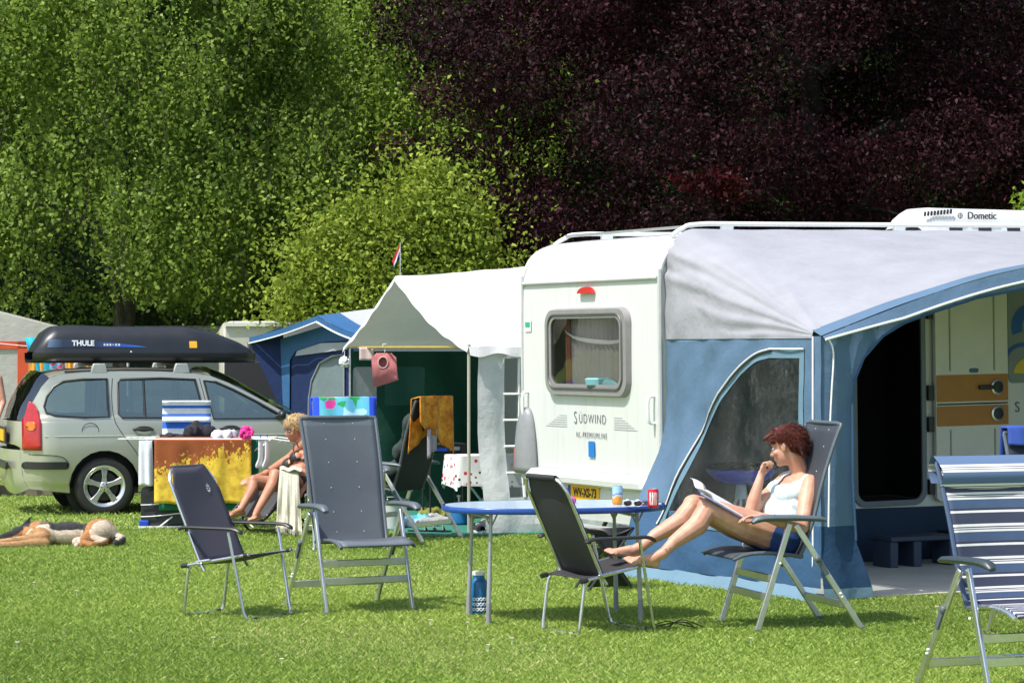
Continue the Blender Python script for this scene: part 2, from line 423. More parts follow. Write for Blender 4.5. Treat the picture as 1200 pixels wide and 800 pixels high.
# weeping birch crowns
def birch(name, label, c0, rx, ry, z0, z1, nstr, seed, mat, colb=.45, tr=.17, ntw=420):
    r = np.random.default_rng(seed); p = thing(name, label, 'tree', (c0[0], c0[1], 0), 0, 'birches with hanging branches')
    n = nstr
    # strand tops: filled crown, more on the outside shell; lumpy
    a = r.random(n)*2*PI; rad = np.sqrt(r.random(n))*.5+.5*r.random(n)**.3; h = r.random(n)
    prof = np.sin(np.clip(h*.72+.26, 0, 1)*PI)**.5
    x = np.cos(a)*rad*rx*prof; y = np.sin(a)*rad*ry*prof; z = z0+.45+(z1-z0-.45)*h
    pos = np.stack([x, y, z], 1); lump = nf(pos, 1.6)
    k = lump+.5*nf(pos, 4.5) > -.22+.0*x; pos = pos[k]; lump = lump[k]; n = len(pos)
    L = .35+.75*r.random(n)+.25*lump; m = 20; cen = []; cc = []
    sway = r.normal(size=(n, 2))*.22
    for j in range(m):
        tj = (j+r.random(n))/m
        q = pos.copy(); q[:, 0] += sway[:, 0]*tj+.075*r.normal(size=n); q[:, 1] += sway[:, 1]*tj+.055*r.normal(size=n); q[:, 2] -= L*tj
        ok = q[:, 2] > z0+.25*np.sin(q[:, 0]*2.3)+.15*np.sin(q[:, 0]*7); cen.append(q[ok]); cc.append((colb+.20*lump)[ok])
    cen = np.concatenate(cen); cc = np.concatenate(cc)
    v, f, c = leaf_cloud(cen, .068, .054, r, .25, .8, cc, .22)
    npmesh('crown', v, f, mat, c, p)
    # twigs: thin strands
    tw = B(); idx = r.choice(n, min(n, ntw), replace=False)
    for i in idx:
        b0 = V(pos[i]); tw.tube([b0+V((0, 0, .1)), b0+V((sway[i, 0]*.4, sway[i, 1]*.4, -L[i]*.5)), b0+V((sway[i, 0], sway[i, 1], -L[i]))], [.006, .004, .002], 3, caps=False)
    tag(tw.obj('twigs', M('birch_twig', (.07, .045, .035), .8), p), None, None, None, 'stuff')
    limbs((0, .2, 0), (0.1, .3, z1*.95), 12, rx*.75, tr, seed, bark_birch, p, .22, .35)
    return p
bm_ = leafmat('birch_leaf', (.030, .075, .010), (.30, .42, .07), .45, .5, .3)
bm2 = leafmat('birch_leaf_fresh', (.045, .11, .012), (.36, .50, .08), .5, .5, .3)
birch('birch_tree', 'large dark green birch hanging over the car and roof box', (-5.6, 36.5), 3.6, 2.3, 2.05, 9.5, 11500, 11, bm_, .52)
birch('birch_tree', 'taller lighter green birch left of the purple tree, behind the first birch', (-2.3, 40.5), 3.3, 2.2, 2.2, 10.5, 10500, 12, bm2, .62)
birch('birch_tree', 'low birch boughs in front of the dark gap above the blue tent', (-3.9, 39.0), 2.1, 1.3, 2.15, 5.6, 3600, 13, bm_, .45)
# broad-leaved crowns made of clumps
def clumpy(p, clumps, n, L, W, seed, mat, hang=.2, up=.3, colb=.45, colj=.2, shell=.55, rag=0, clv=.10):
    r = np.random.default_rng(seed); cl = np.array(clumps); wv = cl[:, 3]*cl[:, 4]+cl[:, 3]*cl[:, 5]; wv = wv/wv.sum()
    i = r.choice(len(cl), n, p=wv); d = r.normal(size=(n, 3)); d /= np.linalg.norm(d, axis=1)[:, None]
    rad = (1-(1-shell)*r.random(n)**1.5)[:, None]
    cen = cl[i, :3]+d*cl[i, 3:6]*rad
    lump = nf(cen, 4.2)+.5*nf(cen, 9.5)
    cen += d*(lump[:, None]*.14)*cl[i, 3:4]
    keep = lump > -.42; cen = cen[keep]; lump = lump[keep]; d = d[keep]
    cen += r.normal(size=cen.shape)*(.05+rag*r.random((len(cen), 1))**3)
    cc = colb+.10*lump+clv*np.sin(i[keep]*2.1+np.sin(i[keep]*.7))
    v, f, c = leaf_cloud(cen, L, W, r, up, hang, cc, colj); npmesh('crown', v, f, mat, c, p)
def mkclumps(cx, cy, z0, z1, rx, ry, n, s0, s1, seed, shape=None):
    r = random.Random(seed); o = []
    for k in range(n):
        for _ in range(50):
            a = r.random()*2*PI; q = r.random()**.45; h = r.random(); pf = math.sin(min(1, h*.8+.2)*PI)**.45
            x = cx+math.cos(a)*q*rx*pf; y = cy+math.sin(a)*q*ry*pf; z = z0+(z1-z0)*h
            if shape is None or shape(x, y, z): break
        s = r.uniform(s0, s1); o.append((x, y, z, s*1.15, s*1.1, s*.8))
    return o
pm = leafmat('purple_leaf', (.006, .003, .004), (.052, .013, .021), .12, .6, .12)
pt = thing('purple_plum_tree', 'huge dark purple-leaved tree above the white caravan', 'tree', (4.2, 36, 0), 0, 'purple-leaved trees')
def shp(x, y, z):   # left edge of the purple crown leans in below and reaches out in the middle
    px = 600+(x+4.2)*FP/36; lim = 470 if z > 4.3 else (455+ (4.3-z)*60)
    return px > lim+25
cl = mkclumps(0, 0, 2.1, 9.5, 5.7, 2.9, 110, .5, .95, 5, shp)
cl += [((q-600)*36/FP-4.2, -1.6, HH-(y-HY)*34/FP, s, s*.9, s*.6) for q, y, s in ((540, 50, .5), (530, 110, .5), (560, 160, .45), (530, 175, .36), (500, 170, .28), (470, 172, .20), (450, 176, .13), (560, 230, .42), (590, 280, .5), (565, 290, .3), (620, 240, .6), (640, 290, .6), (520, 25, .35), (575, 200, .35))]
cl += [(x-4.2, 1.0, z, .8, .8, .6) for x, z in ((4.4, 4.6), (4.9, 5.3), (5.5, 5.0), (5.2, 5.9), (4.2, 5.6), (.2, 5.2), (.5, 4.4), (-.1, 6.2), (.3, 3.6), (1.0, 5.8), (6.2, 5.6))]
clumpy(pt, cl, 330000, .074, .036, 21, pm, .3, .3, .40, .24, .55, .25, .16)
limbs((0, .4, 0), (.2, .3, 8), 14, 2.4, .26, 4, bark_dark, pt, .15, .4, 4)
pt2 = thing('purple_plum_tree', 'second dark purple tree filling the top right corner behind the caravan roof', 'tree', (9.6, 39.5, 0), 0, 'purple-leaved trees')
clumpy(pt2, mkclumps(0, 0, 2.1, 10, 3.6, 2.4, 70, .5, 1., 9), 90000, .09, .045, 22, pm, .3, .3, .36, .22)
limbs((0, .6, 0), (.1, .5, 8), 10, 1.2, .22, 6, bark_dark, pt2, .15, .4, 4)
rp = thing('red_leaved_sapling', 'small bright red-leaved sapling glowing in a gap of the purple tree', 'tree', (2.6, 33.3, 0))
rm = leafmat('red_leaf', (.03, .003, .005), (.17, .010, .014), .4, .45)
clumpy(rp, [(0, .4, 3.85, .50, .5, .16), (.30, .5, 3.75, .35, .5, .14), (-.30, .3, 3.92, .35, .4, .08), (.1, .4, 4.0, .2, .3, .06)], 1300, .085, .045, 31, rm, .2, .3, .35, .25, .2)
q = B(); q.tube([(0, .9, 0), (.05, .8, 2), (0, .6, 3.7)], [.03, .02, .006], 8); q.obj('trunk', bark_dark, rp)
# yellow-green shrub behind the flag
ym = leafmat('hornbeam_leaf', (.085, .15, .015), (.36, .44, .06), .35, .6, .2)
sh = thing('hornbeam_tree', 'yellow-green leafy small tree behind the white tent ridge', 'tree', (-1.75, 33.5, 0))
cl = [((q-600)*33.5/FP+1.75, 0, HH-(y-HY)*33.5/FP, s, s*.9, s*.75) for q, y, s in ((370, 330, .45), (400, 290, .5), (440, 300, .6), (470, 250, .5), (505, 230, .4), (520, 270, .5), (490, 320, .6), (430, 350, .6), (535, 310, .4), (380, 365, .5), (450, 375, .6), (520, 350, .6), (350, 375, .4), (505, 200, .25), (560, 250, .25), (420, 250, .25), (555, 285, .3), (360, 300, .3), (590, 330, .4), (400, 420, .6), (500, 420, .7), (440, 440, .6))]
clumpy(sh, cl, 40000, .075, .045, 41, ym, .2, .35, .5, .24, .5, .6)
limbs((0, .2, 0), (.1, .1, 3.3), 8, 1.0, .07, 3, bark_dark, sh, .2, .5)
# twig of fresh leaves at the far right edge
fr = thing('young_lime_tree', 'bright green twig tips reaching in at the right frame edge above the air conditioner', 'tree', (6.85, 33.5, 0))
clumpy(fr, [(0, 0, 3.55, .32, .3, .30), (.15, 0, 3.2, .3, .3, .25), (.05, 0, 2.8, .28, .3, .25), (.25, 0, 2.3, .4, .3, .4)], 2200, .08, .055, 51, leafmat('lime_leaf', (.12, .22, .02), (.33, .45, .05), .4, .4), .1, .3, .6, .2, .2)
q = B(); q.tube([(.2, .2, 0), (.2, .1, 1.8), (.05, 0, 3.7)], [.05, .035, .01], 8); q.obj('trunk', bark_dark, fr)
# the wood behind everything
dk = M('dark_wood_mass', (.010, .016, .006), .95, var=.5, vs=3, bump=.8, bs=6, bd=.1)
q = B()
q.grid(lambda u, v: (-40+80*u, 50+1.2*mn.noise(V((u*18, v*7, 3))), -.2+17*v), 90, 26)
wo = q.obj('woodland', dk); tag(wo, 'dark mass of woodland closing the campsite off', 'woodland', None, 'stuff')
r = np.random.default_rng(61); n = 200000
cen = np.stack([(r.random(n)*2-1)*17, 46.5+2.5*r.random(n), .2+13*r.random(n)], 1); k = nf(cen, 1.5) > -.3; cen = cen[k]
v, f, c = leaf_cloud(cen, .11, .075, r, .3, .2, .35+.15*nf(cen, 1.2), .2)
tag(npmesh('woodland_leaves', v, f, leafmat('wood_leaf', (.010, .028, .005), (.05, .10, .018), .3, .75, .15), c), 'deep green undergrowth showing between the trees', 'woodland', None, 'stuff')
# ------------------------------------------------------------------ shared materials
white_gel = M('caravan_white', (.60, .62, .61), .35, var=.05, vs=1.5, coat=.2)
t = NT('caravan_skin'); co_ = t.coord(); mp = t.n('ShaderNodeMapping'); t.l(co_, mp.inputs[0]); mp.inputs['Scale'].default_value = (9, 9, .7)
f = t.math('ADD', t.math('MULTIPLY', t.noise(1.6, mp.outputs[0], 5, .65), .7), t.math('MULTIPLY', t.noise(2.2, co_, 4), .3))
t.base(t.ramp(f, [(.30, (.50, .515, .49)), (.45, (.585, .60, .585)), (.7, (.615, .63, .62))])); t.set(Roughness=.35); t.b.inputs['Coat Weight'].default_value = .2; white_gel = t.m
t.bump(t.noise(1.4, co_, 2), .15, .03)
trimg = M('trim_grey', (.50, .51, .51), .4, var=.1, metal=.2)
alu = M('brushed_aluminium', (.62, .63, .64), .32, .85, .1, 20)
steel = M('chair_steel', (.58, .59, .60), .25, .9, .1, 30)
blackp = M('black_plastic', (.018, .019, .021), .45, var=.15)
greyp = M('grey_plastic', (.085, .105, .125), .45, var=.12)
winfr = M('window_frame_grey', (.23, .225, .22), .45, var=.12, vs=8)
redl = M('red_lens', (.50, .012, .012), .15, var=.1, coat=.5)
ink = M('grey_ink', (.13, .14, .16), .5, var=0); ink2 = M('pale_grey_ink', (.42, .43, .44), .5, var=0)
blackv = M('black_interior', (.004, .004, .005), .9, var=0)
whitep = M('white_paint', (.78, .79, .78), .4, var=.04)
rub = M('tyre_rubber', (.022, .022, .022), .8, var=.2, vs=20, bump=.2)
def arcprof(pts): return pts
# ------------------------------------------------------------------ the white caravan
CA = thing('caravan', 'white touring caravan with grey-framed rear window and orange number plate', 'caravan', (1.15, 19.4, 0))
CA.rotation_euler = (0, -.015, math.radians(27)); WD = 2.27
q = B()
win = rrect(.52, 1.39, 1.70, 1.95, .09, 6)
q.sheet([[(.02, .70), (WD-.02, .70), (WD-.02, 2.23), (.02, 2.23)], win], lambda y, z: (-.012*math.sin(PI*min(1, max(0, (z-.7)/1.53)))+.0015*mn.noise(V((y*2, z*2, 0))), y, z), (.2, .15))
q.obj('rear_wall', white_gel, CA)
prof = [(0, 2.225), (.008, 2.30), (.035, 2.38), (.085, 2.46), (.16, 2.52), (.27, 2.56), (.5, 2.585), (1.5, 2.60), (4, 2.60), (5.8, 2.57), (6.3, 2.4)]
q = B(); n = len(prof); ys = [.0, .02, .06, .15]+[WD*k/10 for k in range(2, 9)]+[WD-.15, WD-.06, WD-.02, WD]
def edge(y):
    d = min(y, WD-y); return -.03*(1-min(1, d/.12))**2
q.grid(lambda u, v: (prof[int(round(u))][0]-(.012 if u < 1 else 0), ys[int(round(v))], prof[int(round(u))][1]+edge(ys[int(round(v))])), n-1, len(ys)-1, 0, n-1, 0, len(ys)-1)
q.obj('roof', white_gel, CA)
q = B(); q.tube([(-.012, .02, 2.228), (-.012, WD-.02, 2.228)], .013, 8); q.obj('seam_strip', trimg, CA)
side = [(0, .55)]+[(x, z-.002) for x, z in prof]+[(6.4, 1.5), (6.3, .6), (6.0, .38), (.3, .38), (.05, .45)]
door = rrect(1.77, .45, 2.40, 2.10, .09, 6)
q = B(); q.sheet([side, door], lambda x, z: (x, .003, z)); q.obj('near_side_wall', white_gel, CA)
q = B(); q.sheet([side], lambda x, z: (x, WD, z)); q.obj('far_side_wall', white_gel, CA)
q = B(); q.box((3.2, WD/2, .40), (6.2, WD-.02, .03)); q.obj('underfloor', M('underfloor_wood', (.05, .045, .04), .9), CA)
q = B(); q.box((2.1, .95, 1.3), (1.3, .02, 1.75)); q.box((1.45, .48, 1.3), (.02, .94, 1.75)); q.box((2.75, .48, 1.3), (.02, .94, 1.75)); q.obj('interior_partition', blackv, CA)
for y in (.0, WD):                                      # aluminium corner profiles
    q = B(); q.tube(spl([(-.003, y, .55), (-.008, y, 1.2), (-.003, y, 2.2)]+[(x-.002, y, z+.002-.03) for x, z in prof[1:]], 3), .019, 8)
    q.obj('corner_profile', trimg, CA)
# rear window
q = B(); q.prism(rrect(.43, 1.31, 1.795, 2.015, .13, 7), 0, 1, lambda y, z, h: (-.012-.045*h, (y-1.11)*(1-.02*h)+1.11, (z-1.66)*(1-.03*h)+1.66), [rrect(.53, 1.40, 1.69, 1.94, .08, 6)])
wf = q.obj('rear_window', winfr, CA, bevel=.008)
q = B(); q.tube([(-.06, y, z) for y, z in rrect(.50, 1.375, 1.72, 1.965, .1, 6)], .010, 6, True); q.obj('seal', M('window_seal', (.10, .10, .095), .5), wf)
q = B(); q.sheet([rrect(.52, 1.39, 1.70, 1.95, .09, 6)], lambda y, z: (-.042-.010*math.sin(PI*(y-.52)/1.18)*math.sin(PI*(z-1.39)/.56)+.004*mn.noise(V((y*3, z*4, 0))), y, z), (.08, .06))
q.obj('pane', glass('caravan_pane', (.86, .86, .86), .05, .015), wf)
q = B(); q.grid(lambda u, v: (.05+.009*math.sin(u*90)+.004*math.sin(u*31), .50+u*1.06, 1.36+.62*v), 140, 6)
q.obj('net_curtain', clothmat('net_curtain', (.40, .37, .38), .3, .9), wf)
q = B(); q.grid(lambda u, v: (.03+.006*math.sin(u*24), 1.50+u*.07, 1.36+.62*v), 16, 4); q.obj('curtain', clothmat('brown_curtain', (.30, .13, .07), .3, .9), wf)
q = B(); q.grid(lambda u, v: (.015+.01*math.sin(u*2.7), .50+u*1.1, 1.74+.05*u-.035*v*math.sin(PI*u)**.5+.06*(2*u-1)**4), 14, 6); q.obj('rolled_blind', M('blind_grey', (.45, .45, .44), .8), wf)
q = B(); q.lathe([(.0, 0), (.11, .005), (.12, .05), (.10, .06), (0, .055)], 20, (.02, 1.0, 1.40)); q.ell((.01, .85, 1.40), (.03, .16, .05)); q.obj('bowl', M('turquoise_bowl', (.20, .45, .50), .5), wf)
# marker light, handles, sticker
q = B(); arc = [(.13*math.cos(a), .055*math.sin(a)) for a in [PI*k/12 for k in range(13)]]
q.prism(arc, 0, 1, lambda y, z, h: (-.012-.03*h, 1.13+y*(1-.1*h), 2.13+z*(1-.1*h))); q.obj('brake_light', redl, CA)
for y in (.085, WD-.10):
    q = B(); q.tube(spl([(-.01, y, 1.33), (-.055, y, 1.325), (-.07, y, 1.28), (-.07, y, 1.18), (-.055, y, 1.13), (-.01, y, 1.125)], 4), .013, 8); q.obj('grab_handle', whitep, CA)
q = B(); q.prism(rrect(2.10, 1.83, 2.21, 1.93, .01), 0, 1, lambda y, z, h: (-.014-.002*h, y, z)); st = q.obj('sticker', M('sticker_white', (.6, .62, .6), .5), CA)
q = B(); q.prism(rrect(2.12, 1.87, 2.20, 1.91, .01), 0, 1, lambda y, z, h: (-.0165-.002*h, y, z)); q.obj('sticker_mark', M('sticker_green', (.03, .35, .22), .5), st)
rot = (PI/2, 0, -PI/2)
text('S', .145, ink, 'lettering', CA, (-.0135, 1.350, 1.133), rot, .85, .001, -.002)
text('ÜDWIND', .108, ink, 'lettering', CA, (-.0135, 1.07, 1.130), rot, .88, .001, -.002, 1.2)
text('NL-PREMIUMLINE', .066, ink, 'lettering', CA, (-.0115, 1.09, 1.00), rot, .74, .001, -.001, 1.4)
for s_, y0 in ((1, 1.50), (-1, .72)):
    q = B()
    for k in range(6):
        z = 1.175-.018*k; L = .12+.045*k
        q.prism([(0, 0), (s_*L, 0), (s_*(L+.02), -.006), (0, -.006)], 0, 1, lambda y, zz, h: (-.0105-.001*h, y0+y, z+zz-.02))
    q.obj('speed_lines', ink2, CA)
q = B(); q.prism(rrect(1.035, .83, 1.135, 1.005-.05, .006), 0, 1, lambda y, z, h: (-.013-.003*h, y, z)); q.obj('blue_badge', M('badge_blue', (.01, .16, .50), .4), CA)
# bumper, number plate, lower panel
bp = [(-.012, .71), (-.07, .70), (-.105, .66), (-.10, .62), (-.06, .60), (.0, .60)]
q = B(); q.grid(lambda u, v: (bp[int(round(u))][0]*(1-.5*(abs(v-.5)*2)**8), .04+(WD-.08)*v, bp[int(round(u))][1]-.02*(1-v)*0), 5, 24, 0, 5, 0, 1); q.obj('bumper', white_gel, CA, solid=.006)
q = B(); q.sheet([rrect(.08, .33, WD-.10, .62, .05)], lambda y, z: (.0-.02*math.sin((z-.33)*9), y, z), (.3, .05)); q.obj('lower_panel', white_gel, CA, solid=.02)
q = B(); q.bar((-.03, .3, .27), (-.03, 2.0, .27), .05, .04); q.obj('bumper_rail', trimg, CA)
pl = B(); pl.prism(rrect(.93, .485, 1.45, .595, .012), 0, 1, lambda y, z, h: (-.028-.008*h, y, z)); plo = pl.obj('number_plate', M('plate_yellow', (.80, .42, .01), .4, var=.05), CA)
pb = B(); pb.prism(rrect(1.405, .487, 1.447, .593, .004), 0, 1, lambda y, z, h: (-.037-.002*h, y, z)); pb.obj('blue_band', M('plate_blue', (.01, .06, .40), .4), plo)
text('WV-XS-73', .098, M('plate_black', (.01, .01, .01), .5, var=0), 'characters', plo, (-.0375, 1.165, .540), rot, .88, .001, .0025)
pk = B(); pk.box((-.03, 1.52, .53), (.012, .09, .07)); pk.obj('pink_reflector', M('pink', (.75, .06, .35), .5), CA)
# far corner lamp housing
q = B()
q.grid(lambda u, v: (-.01-.10*math.sin(PI*v)*math.cos(u*PI/2)**.6, 2.19-.16*math.cos(PI*v)*math.cos(u*PI/2)**.75, .66+.54*math.sin(u*PI/2)), 16, 16)
h_ = q.obj('lamp_housing', M('housing_grey', (.22, .23, .24), .45), CA, solid=.01)
q = B(); q.box((-.02, WD+.085, .76), (.07, .05, .20)); q.obj('tail_light', redl, h_, bevel=.01)
# roof rails
for y0, xa, xb in ((.13, .18, 6.0), (WD-.16, .22, 6.0)):
    q = B(); q.tube(spl([(xa, y0, 2.55), (xa+.10, y0, 2.605), (xa+.25, y0, 2.64), (xa+1, y0, 2.645), (xb-.2, y0, 2.645), (xb, y0, 2.57)], 4), .018, 8)
    for x in (xa+.5, 2.3, 4.4): q.box((x, y0, 2.60), (.10, .035, .08))
    q.obj('roof_rail', whitep, CA)
for x in (.36,):
    q = B(); q.bar((x, .15, 2.625), (x, WD-.15, 2.625), .08, .016); q.obj('roof_cross_bar', alu, CA)
# air conditioner
q = B()
acx0, acx1, ay0, ay1 = 2.86, 4.45, .58, 1.15
def acf(u, v):
    a = (v*2-1); x = acx0+(acx1-acx0)*u; e = min(u, 1-u)*(acx1-acx0)
    hz = .205*min(1, (e/.16+.02)**.42)*(1-.10*u)
    return (x, (ay0+ay1)/2+a*(ay1-ay0)/2, 2.62+hz*(1-abs(a)**7))
q.grid(acf, 30, 24); q.box(((acx0+acx1)/2, .865, 2.605), (1.55, .52, .05)); ac = q.obj('air_conditioner', white_gel, CA)
for k in range(9):
    q = B(); x = acx0+.04+.033*k; q.bar((x, ay0+.022, 2.745+.003*k), (x+.012, ay0+.03, 2.780+.003*k), .016, .012, (0, 1, 0)); q.obj('vent_slot', blackp, ac)
text('Dometic', .085, M('dometic_ink', (.06, .06, .07), .5, var=0), 'lettering', ac, (3.47, ay0-.0015, 2.75), (PI/2, 0, 0), 1, .004, .001)
q = B(); q.tube([(3.245+.022*math.cos(a), ay0-.001, 2.75+.022*math.sin(a)) for a in [2*PI*k/12 for k in range(12)]], .004, 4, True); q.bar((3.225, ay0-.002, 2.75), (3.265, ay0-.002, 2.75), .006, .004); q.bar((3.245, ay0-.002, 2.73), (3.245, ay0-.002, 2.77), .006, .004, (0, 1, 0)); q.obj('emblem', M('dometic_ink', 'x'), ac)
for x in (3.2, 3.5, 3.8): q = B(); q.box((x, ay0-.0, 2.64), (.13, .01, .035)); q.obj('vent_slot', blackp, ac)
# doorway frame and open door
q = B(); q.prism(rrect(1.73, .41, 2.44, 2.14, .12, 6), 0, 1, lambda x, z, h: (x, .002-.022*h, z), [rrect(1.775, .455, 2.395, 2.095, .085, 6)]); q.obj('door_frame', M('frame_blue_grey', (.13, .16, .19), .5), CA, bevel=.004)
q = B(); q.prism(rrect(2.50, .43, 3.22, 2.12, .05, 5), 0, 1, lambda x, z, h: (x, -.03-.035*h, z)); dr = q.obj('door', M('door_white', (.62, .62, .58), .5, var=.05), CA, bevel=.006)
ob = M('door_tan_band', (.38, .17, .04), .55, var=.08)
for z0, z1 in ((1.225, 1.44), (1.03, 1.19)):
    q = B(); q.prism(rrect(2.505, z0, 3.215, z1, .01), 0, 1, lambda x, z, h: (x, -.066-.004*h, z)); q.obj('tan_band', ob, dr)
q = B(); q.box((2.86, -.068, 1.205), (.70, .008, .012)); q.obj('split_line', blackp, dr)
for x0, x1 in ((2.62, 2.66), (3.06, 3.10)):
    q = B(); q.box(((x0+x1)/2, -.069, 1.78), (.012, .006, .62)); q.box(((x0+x1)/2, -.069, .74), (.012, .006, .52)); q.obj('panel_groove', M('groove', (.30, .30, .28), .6), dr)
for z in (1.335, 1.12):
    q = B(); mm = Matrix.Rotation(PI/2, 3, 'X'); q.lathe([(.062, 0), (.064, .014), (.05, .02), (.046, .012), (0, .012)], 20, (3.10, -.072, z), mm); k_ = q.obj('lock', alu, dr)
    q = B(); q.lathe([(.045, 0), (.044, .022), (0, .026)], 18, (3.10, -.072, z), mm); q.obj('knob', blackp, k_)
q = B(); q.box((2.99, -.095, 1.335), (.16, .02, .035)); q.obj('door_handle', blackp, dr, bevel=.005)
q = B(); q.prism(rrect(2.83, 1.455, 2.92, 1.49, .017), 0, 1, lambda x, z, h: (x, -.066-.006*h, z)); q.obj('maker_badge', M('badge_navy', (.05, .12, .20), .4), dr)
for z in (.55, 1.05, 1.3, 1.95): q = B(); q.box((2.47, -.03, z), (.05, .03, .12)); q.obj('hinge', blackp, dr)
# coloured swoosh on the wall beside the door
q = B(); q.prism(rrect(3.27, 1.36, 4.3, 2.2, .05), 0, 1, lambda x, z, h: (x, -.002-.004*h, z)); gr = q.obj('mural_panel', M('mural_grey', (.20, .24, .24), .6), CA)
for nm, c, cx, cz, r0, r1, a0, a1 in (('blue_swoosh', (.02, .10, .35), 3.55, 1.82, .14, .25, 20, 200), ('orange_swoosh', (.65, .22, .02), 3.62, 1.62, .05, .20, -20, 160), ('yellow_swoosh', (.60, .45, .05), 3.50, 1.43, .06, .18, 0, 175), ('blue_swoosh', (.02, .10, .35), 3.42, 1.52, .17, .21, 60, 200)):
    q = B(); pts = [(cx+r1*math.cos(math.radians(a)), cz+r1*.8*math.sin(math.radians(a))) for a in np.linspace(a0, a1, 14)]+[(cx+r0*math.cos(math.radians(a)), cz+r0*.8*math.sin(math.radians(a))) for a in np.linspace(a1, a0, 14)]
    q.prism(pts, 0, 1, lambda x, z, h: (x, -.007-.001*h-.0005*len(COL.objects) % .004, z)); q.obj(nm, M(nm+str(round(c[0], 2)), c, .5), gr)
text('S', .12, ink, 'lettering', CA, (3.36, -.003, 1.16), (PI/2, 0, 0))
for x, y in ((3.4, .12), (3.4, WD-.12)):
    q = B(); q.lathe([(.20, -.09), (.32, -.09), (.34, -.05), (.34, .05), (.32, .09), (.20, .09)], 28, (x, y, .33), Matrix.Rotation(PI/2, 3, 'X'), False); wh = q.obj('wheel', rub, CA)
    q = B(); q.lathe([(0, -.04), (.20, -.06), (.20, .06), (0, .04)], 20, (x, y, .33), Matrix.Rotation(PI/2, 3, 'X')); q.obj('rim', alu, wh)
for x, y in ((.5, .25), (.5, WD-.25)):
    q = B(); q.tube([(x+.25, y, .42), (x, y, .03)], .018, 6); q.box((x, y, .01), (.14, .12, .02)); q.obj('corner_steady', M('galvanised', (.35, .36, .37), .5, .5), CA)
# ------------------------------------------------------------------ big blue-grey awning
AW = thing('awning', 'large grey-roofed blue awning with arched front opening on the white caravan', 'awning', (1.15, 19.4, 0), math.radians(27))
AD = 2.42
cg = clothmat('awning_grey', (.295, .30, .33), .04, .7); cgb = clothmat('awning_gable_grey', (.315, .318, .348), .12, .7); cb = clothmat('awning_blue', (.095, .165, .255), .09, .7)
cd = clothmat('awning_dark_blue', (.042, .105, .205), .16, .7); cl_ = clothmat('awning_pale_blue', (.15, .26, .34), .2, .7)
cn = clothmat('awning_navy', (.02, .04, .075), .05, .8); wpipe = M('white_piping', (.8, .8, .78), .6, var=0)
def sm(t): t = max(0, min(1, t)); return t*t*(3-2*t)
def swx(a, z):                                  # side wall: a = distance out from the caravan, z height
    p = min(1, max(0, a/AD))
    xr = -.40*sm((1.25-z)/1.25)+(.22*((z-2.24)/.35)**2 if z > 2.24 else 0)
    w = 0
    wr = .016*math.sin((a*1.1+z*.55)*9+2*math.sin(z*2.1))*(1-p*.75)*(1 if z > .1 else 0)
    if z > 1.75: wr += .011*math.sin((a*.75+(2.6-z)*.72)*22+3*mn.noise(V((a*2, z*2, 4))))*(1-p)**1.6*min(1, (2.55-z)*3)
    wr += .009*math.sin(a*17+z*2.2+2*mn.noise(V((a*1.5, z*1.5, 3))))*math.exp(-(a/.55)**2)*min(1, max(0, (1.85-z)*2)) + .006*math.sin((a*1.0-z*1.4)*13)*math.exp(-((a-1.1)/.9)**2)
    wr += .012*mn.noise(V((a*3, z*3, 1)))+.01*mn.noise(V((a*9, z*6, 7)))*(1-p)
    bulge = -.05*math.sin(PI*min(1, max(0, p)))*math.sin(PI*min(1, z/1.8))
    return xr*(1-p)+(-.20)*p+wr+bulge
def swf(a, z): return (swx(a, z), -a, z)
def top(a): v = a/AD; return 2.60*(1-v)+1.775*v-.035*math.sin(PI*v)*(1-.4*math.exp(-((-.1-1.2)/.2)**2))
def gablef(a, z):
    v = min(1, max(0, a/AD)); x = swx(a, min(z, 2.24+.0)); k = sm((z-(top(a)-.45))/.45); x0 = .16*(1-v)**2-.20*v
    return (x*(1-k)+x0*k+.010*math.sin((a*.75+(2.6-z)*.72)*22+3*mn.noise(V((a*2, z*2, 4))))*(1-v)**1.6*(1-k**4), -a, z)
q = B(); q.sheet([[(0.02, 1.775)]+[(AD, 1.775)]+[(a, top(a)) for a in np.linspace(AD-.01, .02, 24)]], gablef, (.05, .05)); q.bm.free()
wo_ = [(2.2, .40), (2.2, 1.69), (1.75, 1.69), (1.42, 1.63), (1.07, 1.43), (.72, 1.08), (.55, .74), (.40, .40)]
wo2 = [(p.x, p.y) for p in spl([(x, y, 0) for x, y in wo_[2:]], 5)]; wo_s = wo_[:2]+wo2
ci = (1.55, .95)
wi = [(ci[0]+(x-ci[0])*.90+.0, ci[1]+(y-ci[1])*.915) for x, y in wo_s]
q = B(); q.sheet([[(.02, .50), (AD, .50), (AD, 1.775), (.02, 1.775)], [p if p[1] > .5 else (p[0], .505) for p in wo_s]], swf, (.045, .06)); q.obj('side_panel', cb, AW, normals=False)
q = B(); q.sheet([wo_s, wi], lambda a, z: (swx(a, z)-.006, -a, z), (.1, .1)); q.obj('window_border', cl_, AW, normals=False)
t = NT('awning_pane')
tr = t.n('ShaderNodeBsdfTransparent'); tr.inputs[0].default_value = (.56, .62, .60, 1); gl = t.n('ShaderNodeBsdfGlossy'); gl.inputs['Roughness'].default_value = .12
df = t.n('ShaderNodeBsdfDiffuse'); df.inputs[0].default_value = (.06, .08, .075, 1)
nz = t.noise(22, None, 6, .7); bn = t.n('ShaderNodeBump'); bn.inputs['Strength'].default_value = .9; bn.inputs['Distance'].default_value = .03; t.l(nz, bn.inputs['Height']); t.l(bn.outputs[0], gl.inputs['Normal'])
m1 = t.n('ShaderNodeMixShader'); 
